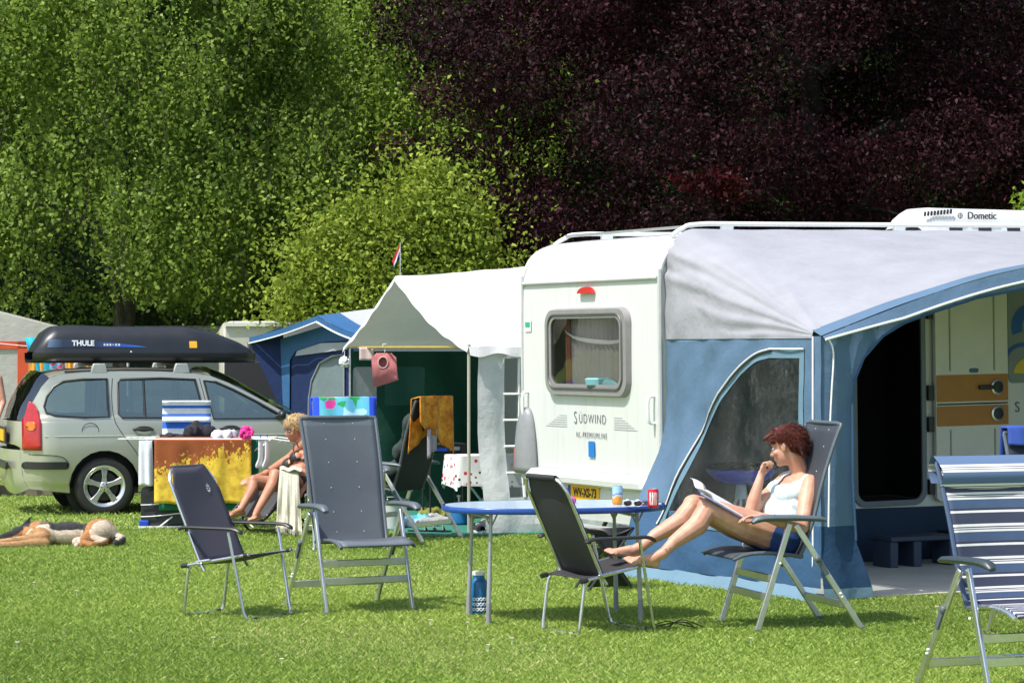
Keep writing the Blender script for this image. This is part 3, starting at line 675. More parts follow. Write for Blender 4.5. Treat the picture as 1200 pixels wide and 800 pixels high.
co_ = t.coord(); mpw = t.n('ShaderNodeMapping'); t.l(co_, mpw.inputs[0]); mpw.inputs['Scale'].default_value = (1, 1, .55); mpw.inputs['Rotation'].default_value = (.5, 0, 0); wr_ = t.noise(15, mpw.outputs[0], 4, .85); wr2 = t.noise(5, co_, 3); rg = t.math('LESS_THAN', t.math('ABSOLUTE', t.math('SUBTRACT', wr_, .5)), .010)
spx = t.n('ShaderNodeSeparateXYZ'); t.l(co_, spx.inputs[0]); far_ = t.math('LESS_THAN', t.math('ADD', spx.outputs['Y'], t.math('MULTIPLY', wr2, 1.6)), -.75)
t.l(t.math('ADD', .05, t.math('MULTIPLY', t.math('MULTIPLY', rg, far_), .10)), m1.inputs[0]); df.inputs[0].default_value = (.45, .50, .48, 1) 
t.l(t.mix(t.math('MULTIPLY', rg, far_), (.07, .09, .085), (.5, .55, .53)), df.inputs[0]); t.l(tr.outputs[0], m1.inputs[1]); t.l(df.outputs[0], m1.inputs[2])  # pale crease streaks: wrinkle highlights painted into the diffuse colour
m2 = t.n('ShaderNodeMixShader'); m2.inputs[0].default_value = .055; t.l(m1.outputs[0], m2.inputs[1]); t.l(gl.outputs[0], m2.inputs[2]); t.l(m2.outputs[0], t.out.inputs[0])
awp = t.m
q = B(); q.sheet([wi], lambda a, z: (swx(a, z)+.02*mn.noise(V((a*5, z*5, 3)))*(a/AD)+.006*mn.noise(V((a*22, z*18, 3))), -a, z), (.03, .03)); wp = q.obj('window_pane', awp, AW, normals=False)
q = B(); q.tube([(swx(a, z)-.012, -a, z) for a, z in wo_s[1:]], .007, 6); q.obj('window_piping', wpipe, AW)
q = B(); q.tube([(swx(a+.02, z)-.016, -a-.018, z-.012) for a, z in wo2], .006, 6); q.obj('zip', blackp, AW)
q = B(); q.tube([(-.205, -2.33, z) for z in np.linspace(.1, 1.775, 12)], .007, 6); q.obj('seam_piping', wpipe, AW)
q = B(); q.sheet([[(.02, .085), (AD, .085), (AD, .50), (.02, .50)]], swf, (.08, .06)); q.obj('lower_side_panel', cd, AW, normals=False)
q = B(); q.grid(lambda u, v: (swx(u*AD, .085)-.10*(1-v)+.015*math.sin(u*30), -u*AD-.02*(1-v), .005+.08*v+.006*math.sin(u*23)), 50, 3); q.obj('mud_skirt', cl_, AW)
zf = lambda x: 1.775+.56*math.sin(PI*max(0, min(1, (x+.2)/5.2)))
# roof
def roof(u, v):
    x0 = .16*(1-v)**2-.20*v; x = x0+(5.0-x0)*u
    z = (2.60+.015*x)*(1-v)+zf(x)*v
    z += -.035*math.sin(PI*v)*(1-.4*math.exp(-((x-1.2)/.2)**2))+.006*mn.noise(V((x*2, v*4, 0)))*min(1, u*20)+.05*math.sin(PI*v)*math.exp(-(x+.1)/.5)*0
    return (x, .03-(AD+.03)*v, z)
def roofx(x, v):
    x0 = .16*(1-v)**2-.20*v; return roof((x-x0)/(5.0-x0), v)
def cover(u, v):      # gable and roof in one piece of cloth, rounded where they meet
    a = AD*v; tz = top(a); x0 = .015*(1-v)-.20*v; kk = min(1, v*2.2); ds = (tz-1.775)*(.46+.40*kk); dr = (.27+.22*kk)*(1-v)**.8+.03
    p0 = V((swx(a, min(2.24, tz-ds)), -a, tz-ds)); p2 = V(roofx(x0+dr, v)); p1 = V((x0-.01, -a, tz+.012))
    if u < .15: z = 1.762+(tz-ds-1.762)*u/.15; p = V((swx(a, z)-.006, -a, z))
    elif u < .45: t = (u-.15)/.30; p = p0*(1-t)**2+p1*2*t*(1-t)+p2*t*t
    else: t = (u-.45)/.55; p = V(roofx(x0+dr+(5.0-x0-dr)*t**1.4, v))
    th = math.atan2(p.z-1.77, AD+.02-a); k = min(1, (AD-a)/1.3)*math.exp(-max(0, p.x-.05)*3.2)*min(1, u/.10)
    w = math.sin(th*75+5*mn.noise(V((a*.9, p.z*1.5, 2))))*.013+.006*math.sin(th*170+a)
    p += V((-.75, -.1, .35))*w*k+V((0, 0, .004*mn.noise(V((p.x*3, a*4, 1)))*min(1, u/.1)))
    return p
us = [0, .05, .1, .15]+[.15+.30*k/26 for k in range(1, 27)]+[.45+.55*k/40 for k in range(1, 41)]
q = B(); q.grid(lambda i, v: cover(us[int(round(i))], v), len(us)-1, 60, 0, len(us)-1, 0, .955); q.obj('roof_panel', cg, AW, smooth=80, normals=False)
q = B(); q.grid(lambda u, v: V(roof(u, v))+V((0, 0, .003)), 60, 4, 0, 1, .95, 1.0); q.obj('roof_border', cb, AW, normals=False)
q = B(); q.grid(lambda u, v: (-.2+5.2*u, -AD-.02-.03*v, zf(-.2+5.2*u)-.085*v*min(1, u*6+.25)), 60, 3); q.obj('visor_valance', cb, AW)
q = B(); q.tube([(-.2+5.2*u, -AD-.055, zf(-.2+5.2*u)-.088*min(1, u*6+.25)) for u in np.linspace(0, 1, 50)], .009, 6); q.obj('visor_piping', wpipe, AW)
# front panel with arched opening
op = [(.16, .02), (.08, .4), (.055, .8), (.05, 1.3), (.073, 1.487), (.143, 1.63), (.297, 1.775), (.473, 1.865), (.68, 1.93), (1.08, 2.04), (1.55, 2.12), (2.4, 2.17), (3.2, 2.13), (4.0, 1.98), (4.5, 1.75), (4.75, 1.4), (4.8, .02)]
fp_ = [(-.2, .0), (-.2, 1.77)]+[(x, zf(x)-.02) for x in np.linspace(0, 5, 26)]+[(5.0, 0.0)]
opn = [(x, z) for x, z in op]
left = [(-.2, .0), (-.2, 1.77)]+[(x, zf(x)-.02) for x in np.linspace(0, 2.4, 14)]+[(x, z) for x, z in reversed(op[:12])]
right = [(2.4, zf(2.4)-.02)]+[(x, zf(x)-.02) for x in np.linspace(2.6, 5, 14)]+[(5.0, .02)]+[(x, z) for x, z in reversed(op[11:])]
def ff(x, z): return (x+.03*(1-sm(z/.5)) if x > -.19 else x, -AD+.015*math.sin(x*28+1)*(1-min(1, max(0, x-.2)))*(1 if x < .3 else .3)-.05*(1-sm(z/.4)), z)
def cut(poly, z0, z1):
    t = bmesh.new(); vs = [t.verts.new((x, y, 0)) for x, y in poly]; t.faces.new(vs)
    for z, s_ in ((z0, -1), (z1, 1)):
        bmesh.ops.bisect_plane(t, geom=t.verts[:]+t.edges[:]+t.faces[:], plane_co=(0, z, 0), plane_no=(0, s_, 0), clear_outer=True)
    r_ = [[(v.co.x, v.co.y) for v in f.verts] for f in t.faces]; t.free(); return r_
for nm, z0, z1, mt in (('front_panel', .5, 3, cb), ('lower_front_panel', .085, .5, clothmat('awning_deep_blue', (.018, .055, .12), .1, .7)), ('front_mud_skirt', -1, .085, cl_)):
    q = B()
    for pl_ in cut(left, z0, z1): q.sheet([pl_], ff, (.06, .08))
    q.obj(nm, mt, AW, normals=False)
q = B(); q.sheet([right], ff, (.3, .2)); q.obj('right_front_panel', cb, AW, normals=False)
q = B(); q.tube(spl([(-.16, -AD-.03, 1.76), (-.12, -AD-.03, 1.66), (-.135, -AD-.03, 1.4), (-.15, -AD-.03, 1.1), (-.16, -AD-.03, .5)], 5), .006, 6); q.obj('front_piping', wpipe, AW)
q = B(); q.tube([(x-.004 if x < 1 else x, -AD-.012, z) for x, z in op[1:14]], .008, 6); q.obj('opening_hem', cd, AW)
q = B(); q.grid(lambda u, v: (5.0, -AD*u, v*top(AD*u)), 8, 6); q.obj('right_side_panel', cb, AW)
q = B()
for x, y, z in ((-.12, -AD+.06, 1.76), (4.9, -AD+.06, 1.76)): q.tube([(x, y, 0), (x, y, z)], .014, 8)
q.tube([(x, -AD+.05, zf(x)-.03) for x in np.linspace(-.12, 4.9, 30)], .014, 8); q.obj('pole_frame', alu, AW)
q = B(); q.grid(lambda u, v: (-.2+6.2*u, -.015-.02*math.sin(u*40)*(1-v), .01+.42*v), 60, 4); q.obj('draught_apron', cn, AW)
q = B(); q.grid(lambda u, v: (.10+1.52*u, -.06-.02*math.sin(u*30)*(1-.6*v), .03+2.2*v), 50, 8); q.obj('added_dark_sheet', clothmat('dark_sheet_green', (.035, .055, .052), .05, .8), AW)  # added dark sheet over the caravan wall, darkens the view through the window
q = B(); q.prism(rrect(-.05, -2.36, 5.0, -.02, .02), 0, 1, lambda x, y, h: (x, y, .002+.006*h)); gs_ = q.obj('groundsheet', M('groundsheet', (.52, .49, .44), .85, var=.12, vs=2.5, bump=.2, bs=120)); gs_.location = AW.location; gs_.rotation_euler = AW.rotation_euler
tag(gs_, 'pale grey groundsheet covering the floor inside the large blue awning', 'groundsheet')
# stool under the caravan doorstep
def awl(x, y, z=0): return V((1.15, 19.4, z))+V((x*.891-y*-.454*-1, 0, 0)) if 0 else Matrix.Rotation(math.radians(27), 4, 'Z') @ V((x, y, z))+V((1.15, 19.4, 0))
sto = thing('step_stool', 'low dark blue step stool on the groundsheet under the caravan doorway', 'stool', awl(2.0, -.42), math.radians(27))
dkb = M('stool_navy', (.035, .05, .085), .6)
q = B(); q.box((0, 0, .225), (.62, .30, .04)); q.obj('step_top', dkb, sto, bevel=.01)
for x in (-.06, .28, -.28):
    q = B(); q.box((x, -.03, .105), (.075, .24, .20)); q.obj('leg', dkb, sto, bevel=.01)
crt = thing('storage_box', 'black storage box in the shade beneath the caravan door', 'box', awl(2.62, -.30), math.radians(27))
q = B(); q.box((0, 0, .12), (.36, .26, .22), None, 1.05); q.obj('bin', blackp, crt, bevel=.01); q = B(); q.box((0, 0, .24), (.40, .29, .025)); q.obj('lid', blackp, crt, bevel=.006)
# barbecue behind the awning window
bq = thing('barbecue', 'round blue gas barbecue with black lid seen through the awning window', 'barbecue', awl(.30, -.62))
q = B(); q.lathe([(0, .69), (.10, .69), (.20, .725), (.255, .775), (.262, .80), (.25, .80), (.19, .74), (0, .72)], 32); q.obj('bowl', M('bbq_blue', (.01, .05, .85), .3, var=.05, coat=.3), bq)
q = B(); q.lathe([(.275, .805), (.28, .815), (.27, .83), (.20, .845), (0, .85)], 32); q.obj('lid', M('bbq_black', (.015, .015, .016), .25, var=.1), bq)
q = B(); q.lathe([(.05, .58), (.035, .69)], 14); q.obj('stand_head', whitep, bq)
for k in range(3):
    a = 2*PI*k/3+.4; q = B(); q.tube([(.03*math.cos(a), .03*math.sin(a), .60), (.30*math.cos(a), .30*math.sin(a), 0)], .011, 8); q.obj('leg', alu, bq)
# ------------------------------------------------------------------ white party-style tent with green inner walls
TA = math.atan2(.40, .916); TO = V((-.374, 23.4, 0))
WT = thing('white_awning_tent', 'white-roofed awning with dark green inner walls left of the caravan', 'tent', TO, TA)
cw = clothmat('tent_white', (.66, .66, .655), .10, .7, .03); cgn = clothmat('tent_green', (.010, .060, .038), .10, .8); cgr = clothmat('tent_curtain', (.68, .70, .71), .25, .75, .08, 9)
PY, PZ, TL, TW = 1.80, 2.385, 2.7, 3.28
ridge = lambda x: PZ+.09*x+.02*math.exp(-max(0, x)/.1)
def rn(u, v):                                   # near slope
    x = -.04+TL*u; y = PY*(1-v)-.04*v; z = ridge(x)*(1-v)+1.705*v-.045*math.sin(PI*v)*(1-.3*u)+.03*math.sin(PI*min(1, u*12))*v*0
    z -= .03*math.sin(PI*v)**2*math.exp(-u*14)
    return (x, y, z+.010*mn.noise(V((x*4, v*5, 0)))*min(1, u*10))
q = B(); q.grid(rn, 40, 24); q.obj('near_roof_slope', cw, WT, normals=False)
def rf(u, v):
    x = -.04+TL*u; y = PY+(TW+.03-PY)*v; return (x, y, ridge(x)*(1-v)+1.70*v-.03*math.sin(PI*v)+.008*mn.noise(V((x*4, v*5, 9))))
q = B(); q.grid(rf, 40, 18); q.obj('far_roof_slope', cw, WT, normals=False)
q = B()                                          # scalloped valances
q.grid(lambda u, v: (-.045-.012*v, rn(0, u)[1], rn(0, u)[2]-(.055+.006*math.sin(u*30))*v), 40, 3)
q.grid(lambda u, v: (-.045-.012*v, rf(0, u)[1], rf(0, u)[2]-(.05+.01*math.sin(u*26))*v), 30, 3)
q.obj('gable_valance', cw, WT)
q = B(); q.grid(lambda u, v: (-.04+TL*u, -.045-.03*v-.01*math.sin(u*60)*v, 1.705-(.075+.018*math.sin(u*45))*v), 70, 4); q.obj('eave_valance', cw, WT)
q = B(); q.tube([(-.03, -.02, 0), (-.03, -.02, 1.73)], .016, 8)
q.obj('front_pole', M('pole_beige', (.42, .40, .33), .5), WT)
q = B(); q.tube([(0, TW-.05, 0), (0, TW-.05, 1.70)], .014, 8); q.obj('rear_pole', alu, WT)
q = B(); q.tube([(0, .1, 1.70), (0, TW-.05, 1.70)], .013, 8); q.obj('cross_bar', M('brass_bar', (.36, .27, .06), .5), WT)
# near side wall with lattice window
x0c, x1c = .055, 2.5
def cf(x, z):
    k = 1-sm(z/1.0)
    return (x+.10*k*(x-.3)*(-.6 if x < .3 else .2)+.0, -.03-.17*k+.012*math.sin(x*19+z*1.5)*(1 if x < .3 or x > .8 else .35)+.012*mn.noise(V((x*6, z*4, 0))), z)
holes = []
cols = [(.32, .45), (.475, .61), (.635, .77)]; rows = [(.33, .54), (.565, .78), (.805, 1.02), (1.045, 1.26), (1.285, 1.60)]
for a, b_ in cols:
    for c_, d_ in rows: holes.append([(a, c_), (b_, c_), (b_, d_), (a, d_)])
q = B(); q.sheet([[(x0c, .0), (x1c, .0), (x1c, 1.69), (x0c, 1.69)]]+holes, cf, (.06, .08)); wc = q.obj('side_wall', cgr, WT, normals=False)
q = B()
for c_, d_ in zip([r_[1] for r_ in rows[:-1]], [r_[0] for r_ in rows[1:]]): q.tube([V(cf(x, (c_+d_)/2))+V((0, -.006, 0)) for x in np.linspace(.31, .78, 8)], .012, 4)
for a, b_ in ((.45, .475), (.61, .635)): q.tube([V(cf((a+b_)/2, z))+V((0, -.006, 0)) for z in np.linspace(.33, 1.6, 12)], .013, 4)
q.obj('lattice_bars', wpipe, wc)
q = B(); q.sheet([[(.31, .32), (.78, .32), (.78, 1.61), (.31, 1.61)]], lambda x, z: V(cf(x, z))+V((0, .012, 0)), (.05, .08)); q.obj('clear_pane', glass('tent_pane', (.6, .66, .70), .30, .2), wc)
# green walls
def gw(x, z): return (x, TW-.06+.03*math.sin(x*9+z*2)+.04*mn.noise(V((x*3, z*2.5, 5))), z)
w1 = rrect(.03, 1.08, .28, 1.50, .04); w2 = rrect(.37, 1.10, .82, 1.50, .04)
q = B(); q.sheet([[(0, 0.01), (TL, .01), (TL, 1.66), (0, 1.66)], w1, w2], gw, (.1, .1)); q.obj('far_wall', cgn, WT, normals=False)
q = B(); q.sheet([w1], gw, (.06, .06)); q.obj('far_window', clothmat('pale_film', (.30, .33, .33), .4, .3), WT, normals=False)
q = B(); q.sheet([w2], gw, (.06, .06)); q.obj('far_window', clothmat('green_film', (.03, .10, .075), .3, .3), WT, normals=False)
q = B(); q.sheet([[(.02, .01), (TW-.05, .01), (TW-.05, 1.68), (PY, 2.5), (.02, 1.68)]], lambda y, z: (1.75+.04*mn.noise(V((y*3, z*3, 2))), y, z), (.12, .12)); q.obj('partition_wall', cgn, WT, normals=False)
# flag
fl = thing('flag', 'small red, white and blue flag on a thin mast above the white tent peak', 'flag', TO+V((-.40*PY-.0, .916*PY, PZ-.02)))
q = B(); q.tube([(0, 0, -.02), (0, 0, .36)], .005, 6); q.obj('mast', alu, fl)
t = NT('tricolour'); uv = t.n('ShaderNodeUVMap', uv_map='UVMap'); sp = t.n('ShaderNodeSeparateXYZ'); t.l(uv.outputs[0], sp.inputs[0])
t.base(t.ramp(sp.outputs['Y'], [(0, (.55, .02, .02)), (.34, (.8, .8, .8)), (.67, (.02, .08, .45))], 'CONSTANT'))
q = B(); q.grid(lambda u, v: (-.006-.075*u+.02*math.sin(v*3)*u, .012*math.sin(u*9+v*2), .34-.10*v-.16*u), 10, 12); q.obj('cloth', t.m, fl)
# hanging things on the cross bar
def tl_(x, y, z=0): return Matrix.Rotation(TA, 4, 'Z') @ V((x, y, z))+TO
pg = thing('peg_bag', 'pink checked peg bag with round opening hanging from the white tent bar', 'peg bag', tl_(0, 2.22, 1.68), PI/2)
pgm = NT('pink_check'); cc_ = pgm.coord(); ck = pgm.n('ShaderNodeTexChecker', i_Scale=70); pgm.l(cc_, ck.inputs['Vector']); pg.scale = (.86, .86, .86); ck.inputs[1].default_value = (.34, .075, .085, 1); ck.inputs[2].default_value = (.48, .19, .19, 1); pgm.base(ck.outputs[0]); pgm.set(Roughness=.85)
bagp = [(-.10, -.02), (-.155, -.08), (-.13, -.40), (-.12, -.42), (.16, -.33), (.15, -.31), (.13, -.07), (.07, -.02)]
bagf = lambda y, z, h: (-.03*h*math.sin(PI*min(1, max(0, -z/.42)))-.005+.01*mn.noise(V((y*14, z*14, h))), -y, z-.02)
q = B(); q.sheet([bagp, [(.05*math.cos(a)-.02, .06*math.sin(a)-.13) for a in [2*PI*k/14 for k in range(14)]]], lambda y, z: bagf(y, z, 2.2), (.03, .03)); q.sheet([bagp], lambda y, z: bagf(y, z, -.6), (.05, .05)); q.obj('bag', pgm.m, pg, normals=False)
q = B(); q.tube([(-.075, -(.055*math.cos(a)-.02), .065*math.sin(a)-.15) for a in [2*PI*k/16 for k in range(16)]], .006, 5, True); q.obj('hem', M('hem_pale', (.55, .4, .38), .8), pg)
q = B(); q.tube(spl([(0, 0, -.03), (0, 0, .01), (0, .022, .035), (0, .02, .06), (0, -.015, .062)], 4), .0045, 6); q.obj('hook', whitep, pg)
q = B(); q.grid(lambda u, v: (-.02-.005*math.sin(u*9), -.07+.15*u, .0-.13*v), 8, 6); dsh = q.obj('dish_cloth', M('dish_pink', (.55, .42, .40), .9), None, solid=.006); dsh.location = tl_(0, 2.72, 1.70); dsh.rotation_euler = (0, 0, PI/2); tag(dsh, 'small pale pink cloth over the tent bar left of the peg bag', 'cloth')
q = B()
for k in range(40):
    a = random.random()*6.28; zz = random.uniform(-1, 1); rr_ = math.sqrt(1-zz*zz); q.ell((math.cos(a)*rr_*.042, math.sin(a)*rr_*.042, zz*.045), (.022, .022, .018), None, 7, 5)
q.tube([(0, 0, 0), (0, 0, .12)], .003, 5); pom = q.obj('sponge', M('sponge_white', (.75, .77, .78), .9), None); pom.location = tl_(-.05, TW-.02, 1.55); tag(pom, 'white fluffy bath sponge hanging at the left corner of the white tent', 'bath sponge')
# mat
q = B(); q.prism(rrect(-.55, -.35, 2.5, 3.1, .02), 0, 1, lambda x, y, h: (x, y, .003+.012*h)); mt_ = q.obj('ground_mat', M('green_mat', (.02, .16, .11), .85, var=.15, vs=5, bump=.4, bs=150)); mt_.location = TO; mt_.rotation_euler = (0, 0, TA); tag(mt_, 'green ground mat in front of and inside the white tent', 'mat')
# ------------------------------------------------------------------ blue tent
BO = V((-1.692, 28.2, 0)); BA = math.atan2(.527, .849)
BT = thing('blue_awning_tent', 'dark blue peaked awning between the cars roof and the white tent'.replace('cars', 'car'), 'tent', BO, BA)
c1 = clothmat('tent_mid_blue', (.035, .12, .27), .15, .7); c2 = clothmat('tent_navy', (.008, .022, .085), .1, .8); c3 = clothmat('tent_film_grey', (.20, .26, .28), .3, .5); c4 = clothmat('tent_pale_grey', (.42, .44, .47), .15, .7)
BP, BPZ, BW = .975, 2.06, 2.71
rb = lambda x: BPZ+.12*x
def bn_(u, v): x = 2.4*u; return (x, BP*(1-v), rb(x)*(1-v)+1.84*v-.02*math.sin(PI*v))
def bf_(u, v): x = 2.4*u; return (x, BP+(BW-BP)*v, rb(x)*(1-v)+1.82*v-.02*math.sin(PI*v))
q = B(); q.grid(bn_, 8, 8, 0, .12); q.grid(bf_, 8, 8, 0, .12); q.obj('roof_front', c1, BT)
q = B(); q.grid(bn_, 12, 8, .12, 1); q.grid(bf_, 12, 8, .12, 1); q.obj('roof_rear', c4, BT)
q = B(); q.grid(lambda u, v: (-.01, bn_(0, u)[1], bn_(0, u)[2]-.07*v), 12, 1); q.grid(lambda u, v: (-.01, bf_(0, u)[1], bf_(0, u)[2]-.07*v), 12, 1); q.obj('visor', c1, BT)
q = B(); q.tube([V(bn_(0, u))+V((-.015, 0, -.07)) for u in np.linspace(1, 0, 8)]+[V(bf_(0, u))+V((-.015, 0, -.07)) for u in np.linspace(.05, 1, 10)], .009, 5); q.obj('visor_piping', wpipe, BT)
hm = [(.52, .3), (.52, 1.74), (.60, 1.78), (1.30, 1.76), (1.95, 1.66), (2.10, 1.55), (2.12, .3)]
q = B(); q.sheet([[(.28, .02), (.24, 1.80), (BP, 1.98), (2.35, 1.80), (2.2, .02)], hm], lambda y, z: (.22, y, z), (.2, .2)); q.obj('front_frame', c1, BT)
arch = [(.76, .3), (.76, 1.62), (1.05, 1.60), (1.35, 1.52), (1.55, 1.32), (1.62, 1.1), (1.65, .3)]
q = B(); q.sheet([hm, arch], lambda y, z: (.24+.01*math.sin(y*12), y, z), (.15, .2)); q.obj('front_panel', c2, BT)
q = B(); q.sheet([arch], lambda y, z: (.245+.012*math.sin(y*9+z*3), y, z), (.1, .1)); q.obj('arched_window', c3, BT)
q = B(); q.tube([(.225, y, z) for y, z in arch], .012, 5); q.obj('window_piping', M('grey_piping', (.25, .27, .30), .6), BT)
q = B(); q.sheet([[(.66, 1.68), (.62, 1.76), (1.3, 1.75), (1.9, 1.66), (1.95, 1.60)]], lambda y, z: (.214, y, z)); q.obj('upper_film', c4, BT)
q = B(); q.grid(lambda u, v: (0+.24*u, 2.71-.4*u, .9*u+(1-u)*1.75+(1-v)*(1.0*u+.05)), 6, 6); q.obj('canopy_side', c2, BT)
q = B(); q.grid(lambda u, v: (.22+2.1*u, .12, .02+1.78*v), 10, 8); q.obj('near_side_wall', c4, BT)
q = B(); q.grid(lambda u, v: (.42+.35*u, .10, .5+1.10*v), 4, 6); q.obj('side_window', M('film_dark_blue', (.05, .09, .14), .25), BT)
q = B(); q.grid(lambda u, v: (.22+2.1*u, 2.3, .02+1.78*v), 6, 6); q.obj('far_side_wall', c2, BT)
# ------------------------------------------------------------------ far caravans, tents, and the line of towels
cream = M('far_cream', (.50, .48, .42), .5, var=.06)
fc = thing('trailer_caravan', 'cream trailer caravan roof showing left of the blue tent', 'caravan', (-2.9, 33.4, 0), .15)
q = B(); q.prism([(-.75, .45), (-.85, .6), (-.86, 1.92), (-.80, 2.04), (2.6, 2.07), (2.7, 1.9), (2.7, .6), (2.5, .4)], 0, 1, lambda x, z, h: (x, h*1.9, z)); q.obj('body', cream, fc, bevel=.03)
q = B(); q.box((.9, -.015, 2.0), (3.5, .05, .05)); q.obj('gutter', M('gutter_white', (.66, .65, .6), .5), fc)
q = B(); q.box((-.1, -.012, 1.55), (.9, .04, .45)); q.obj('window', M('dark_window', (.05, .06, .06), .15), fc, bevel=.02)
for x in (.6,): q = B(); q.lathe([(.18, -.08), (.3, -.08), (.3, .08), (.18, .08)], 18, (x, .1, .3), Matrix.Rotation(PI/2, 3, 'X')); q.obj('wheel', rub, fc)
wt2 = thing('touring_caravan', 'long white caravan behind the black roof box and car', 'caravan', (-7.6, 38.2, 0), .03)
q = B(); q.prism([(0, .45), (0, 1.9), (.12, 2.0), (4.4, 2.04), (4.6, 1.9), (4.65, .6), (4.4, .4)], 0, 1, lambda x, z, h: (x, h*2.1, z)); q.obj('body', M('far_white', (.66, .67, .68), .5, var=.05), wt2, bevel=.04)
for x in (.9, 2.3, 3.7): q = B(); q.prism(rrect(x-.4, 1.2, x+.4, 1.7, .07), 0, 1, lambda a, z, h: (a, -.005-.02*h, z)); q.obj('window', M('dark_window', (.05, .06, .06), .15), wt2)
q = B(); q.box((2.3, -.008, 1.02), (4.5, .01, .10)); q.obj('trim_band', M('band_grey', (.25, .25, .27), .5), wt2)
q = B(); q.lathe([(.18, -.08), (.3, -.08), (.3, .08), (.18, .08)], 18, (2.2, .1, .3), Matrix.Rotation(PI/2, 3, 'X')); q.obj('wheel', rub, wt2)
q = B(); q.box((0, 0, .95), (1.4, .05, .75)); wb = q.obj('windbreak', M('windbreak_black', (.015, .015, .018), .8), None, bevel=.01); wb.location = (-2.85, 31.6, .2); tag(wb, 'black windbreak cloth between the car roof and the blue tent', 'windbreak')
lt = thing('grey_tent', 'pale grey tent with orange-red stripes at the left frame edge', 'tent', (-7.6, 34.0, 0), .1)
q = B(); q.prism([(-1.2, 0), (-1.2, 1.75), (.35, 2.28), (2.0, 1.85), (2.05, 0)], 0, 1, lambda x, z, h: (x, h*2.2+.05*math.sin(x*3), z)); q.obj('canvas', clothmat('tent_stone', (.46, .45, .42), .15), lt)
for x0, z0, z1, w_ in ((.25, .9, 1.72, .22), (1.02, .9, 1.78, .16), (.72, 1.68, 1.78, .46)):
    q = B(); q.box((x0+w_/2, -.012, (z0+z1)/2), (w_, .02, z1-z0)); q.obj('orange_stripe', M('tent_orange', (.55, .07, .02), .7), lt)
ln = thing('washing_line', 'washing line strung behind the car between two poles', 'washing line', (0, 0, 0))
LY = 30.6
def LX(px): return (px-600)*LY/FP
q = B(); q.tube(spl([(LX(-30), LY, 1.78), (LX(60), LY, 1.70), (LX(150), LY, 1.74)], 6), .004, 5); q.obj('cord', whitep, ln)
for px in (-30, 150): q = B(); q.tube([(LX(px), LY, 0), (LX(px), LY, 1.8)], .018, 6); q.obj('pole', alu, ln)
for nm, c, a, b_, z0, z1, lb in (('towel', (.02, .36, .50), 30, 52, 1.15, 1.82, 'turquoise towel on the line left of the roof box'), ('towel', (.75, .30, .03), 34, 54, 1.20, 1.66, 'plain orange towel on the line beside the turquoise one'),
        ('towel', (.06, .10, .35), 54, 76, 1.25, 1.66, 'blue patterned towel on the line behind the car roof'), ('towel', (.80, .34, .03), 78, 92, 1.3, 1.63, 'narrow yellow-orange towel under the roof box'), ('towel', (.78, .28, .03), 92, 106, 1.3, 1.63, 'rightmost orange towel under the roof box')):
    x0, x1 = LX(a), LX(b_); sl = .14 if lb[0] == 't' else 0; q = B()
    q.grid(lambda u, v: (x0+(x1-x0)*u+sl*v-(sl if 0 else 0)*(1-v), LY-.02+.012*math.sin(u*14), z1-(z1-z0)*v*(1 if u < .9 else .96)), 12, 6)
    if 'patterned' in lb:
        t = NT('pattern_towel'); t.base(t.ramp(t.noise(9), [(.4, (.02, .10, .40)), (.5, (.6, .04, .04)), (.58, (.1, .35, .5)), (.66, (.02, .05, .3))], 'CONSTANT')); mm_ = t.m
    else: mm_ = M('towel_'+lb[:8], c, .95, bump=.3)
    tag(q.obj(nm, mm_, None, solid=.006), lb, 'towel', 'towels on the washing line')
q = B(); q.box((0, 0, .06), (5.4, .09, .12)); pk_ = q.obj('timber_edging', M('old_timber', (.16, .13, .10), .9, var=.3, vs=12, bump=.4), None, bevel=.008); pk_.location = (-5.6, 29.4, 0); pk_.rotation_euler = (0, 0, .06); tag(pk_, 'weathered timber board lying on edge behind the car', 'board')
# ------------------------------------------------------------------ estate car
CR = thing('estate_car', 'pale silver-green estate car seen from the side with its left end cut by the frame', 'car', (-4.134, 26.0, 0), math.radians(18))
paint = NT('car_paint'); paint.base((.42, .425, .345)); paint.set(Roughness=.3, Metallic=.45); paint.b.inputs['Coat Weight'].default_value = .8; paint.b.inputs['Coat Roughness'].default_value = .04
f = paint.noise(3); r_ = paint.n('ShaderNodeMapRange'); paint.l(f, r_.inputs[0]); r_.inputs[3].default_value = .24; r_.inputs[4].default_value = .38; paint.l(r_.outputs[0], paint.b.inputs['Roughness']); pnt = paint.m
carg = glass('car_glass', (.50, .58, .52), .36, .01, (.68, .76, .62)); carb = M('car_black_trim', (.02, .021, .022), .4, var=.1); cin = M('car_interior', (.035, .036, .038), .8)
CW = 1.70
def sy(x, z):
    y = .035*((z-.62)/.35)**2 if z < .95 else .032+.05*(z-.95)/.1*.5 if z < 1.0 else .057+.26*(z-1.0)
    y = max(0, y) if z > .3 else y+.02
    if x < -.50: y += .26*((-.50-x)/.32)**2.4
    if x > 2.85: y += .34*((x-2.85)/.47)**2.2
    if z < 1.0 and .52 < z < .56: pass
    return y
def circ(cx, r, a0, a1, n=14): return [(cx+r*math.cos(math.radians(a)), .30+r*math.sin(math.radians(a))) for a in np.linspace(a0, a1, n)]
rear = [(-.74, .27), (-.79, .36), (-.815, .55), (-.815, .66), (-.785, .70), (-.775, .95), (-.74, 1.08), (-.62, 1.30), (-.54, 1.39), (-.44, 1.425)]
roofp = [(-.2, 1.445), (.2, 1.455), (.6, 1.45), (.95, 1.43), (1.12, 1.405)]
wsp = [(1.3, 1.335), (1.55, 1.205), (1.80, 1.07), (1.97, .975)]
hood = [(2.2, .945), (2.6, .885), (2.95, .80), (3.15, .70)]
front = [(3.25, .60), (3.31, .45), (3.30, .30), (3.22, .22)]
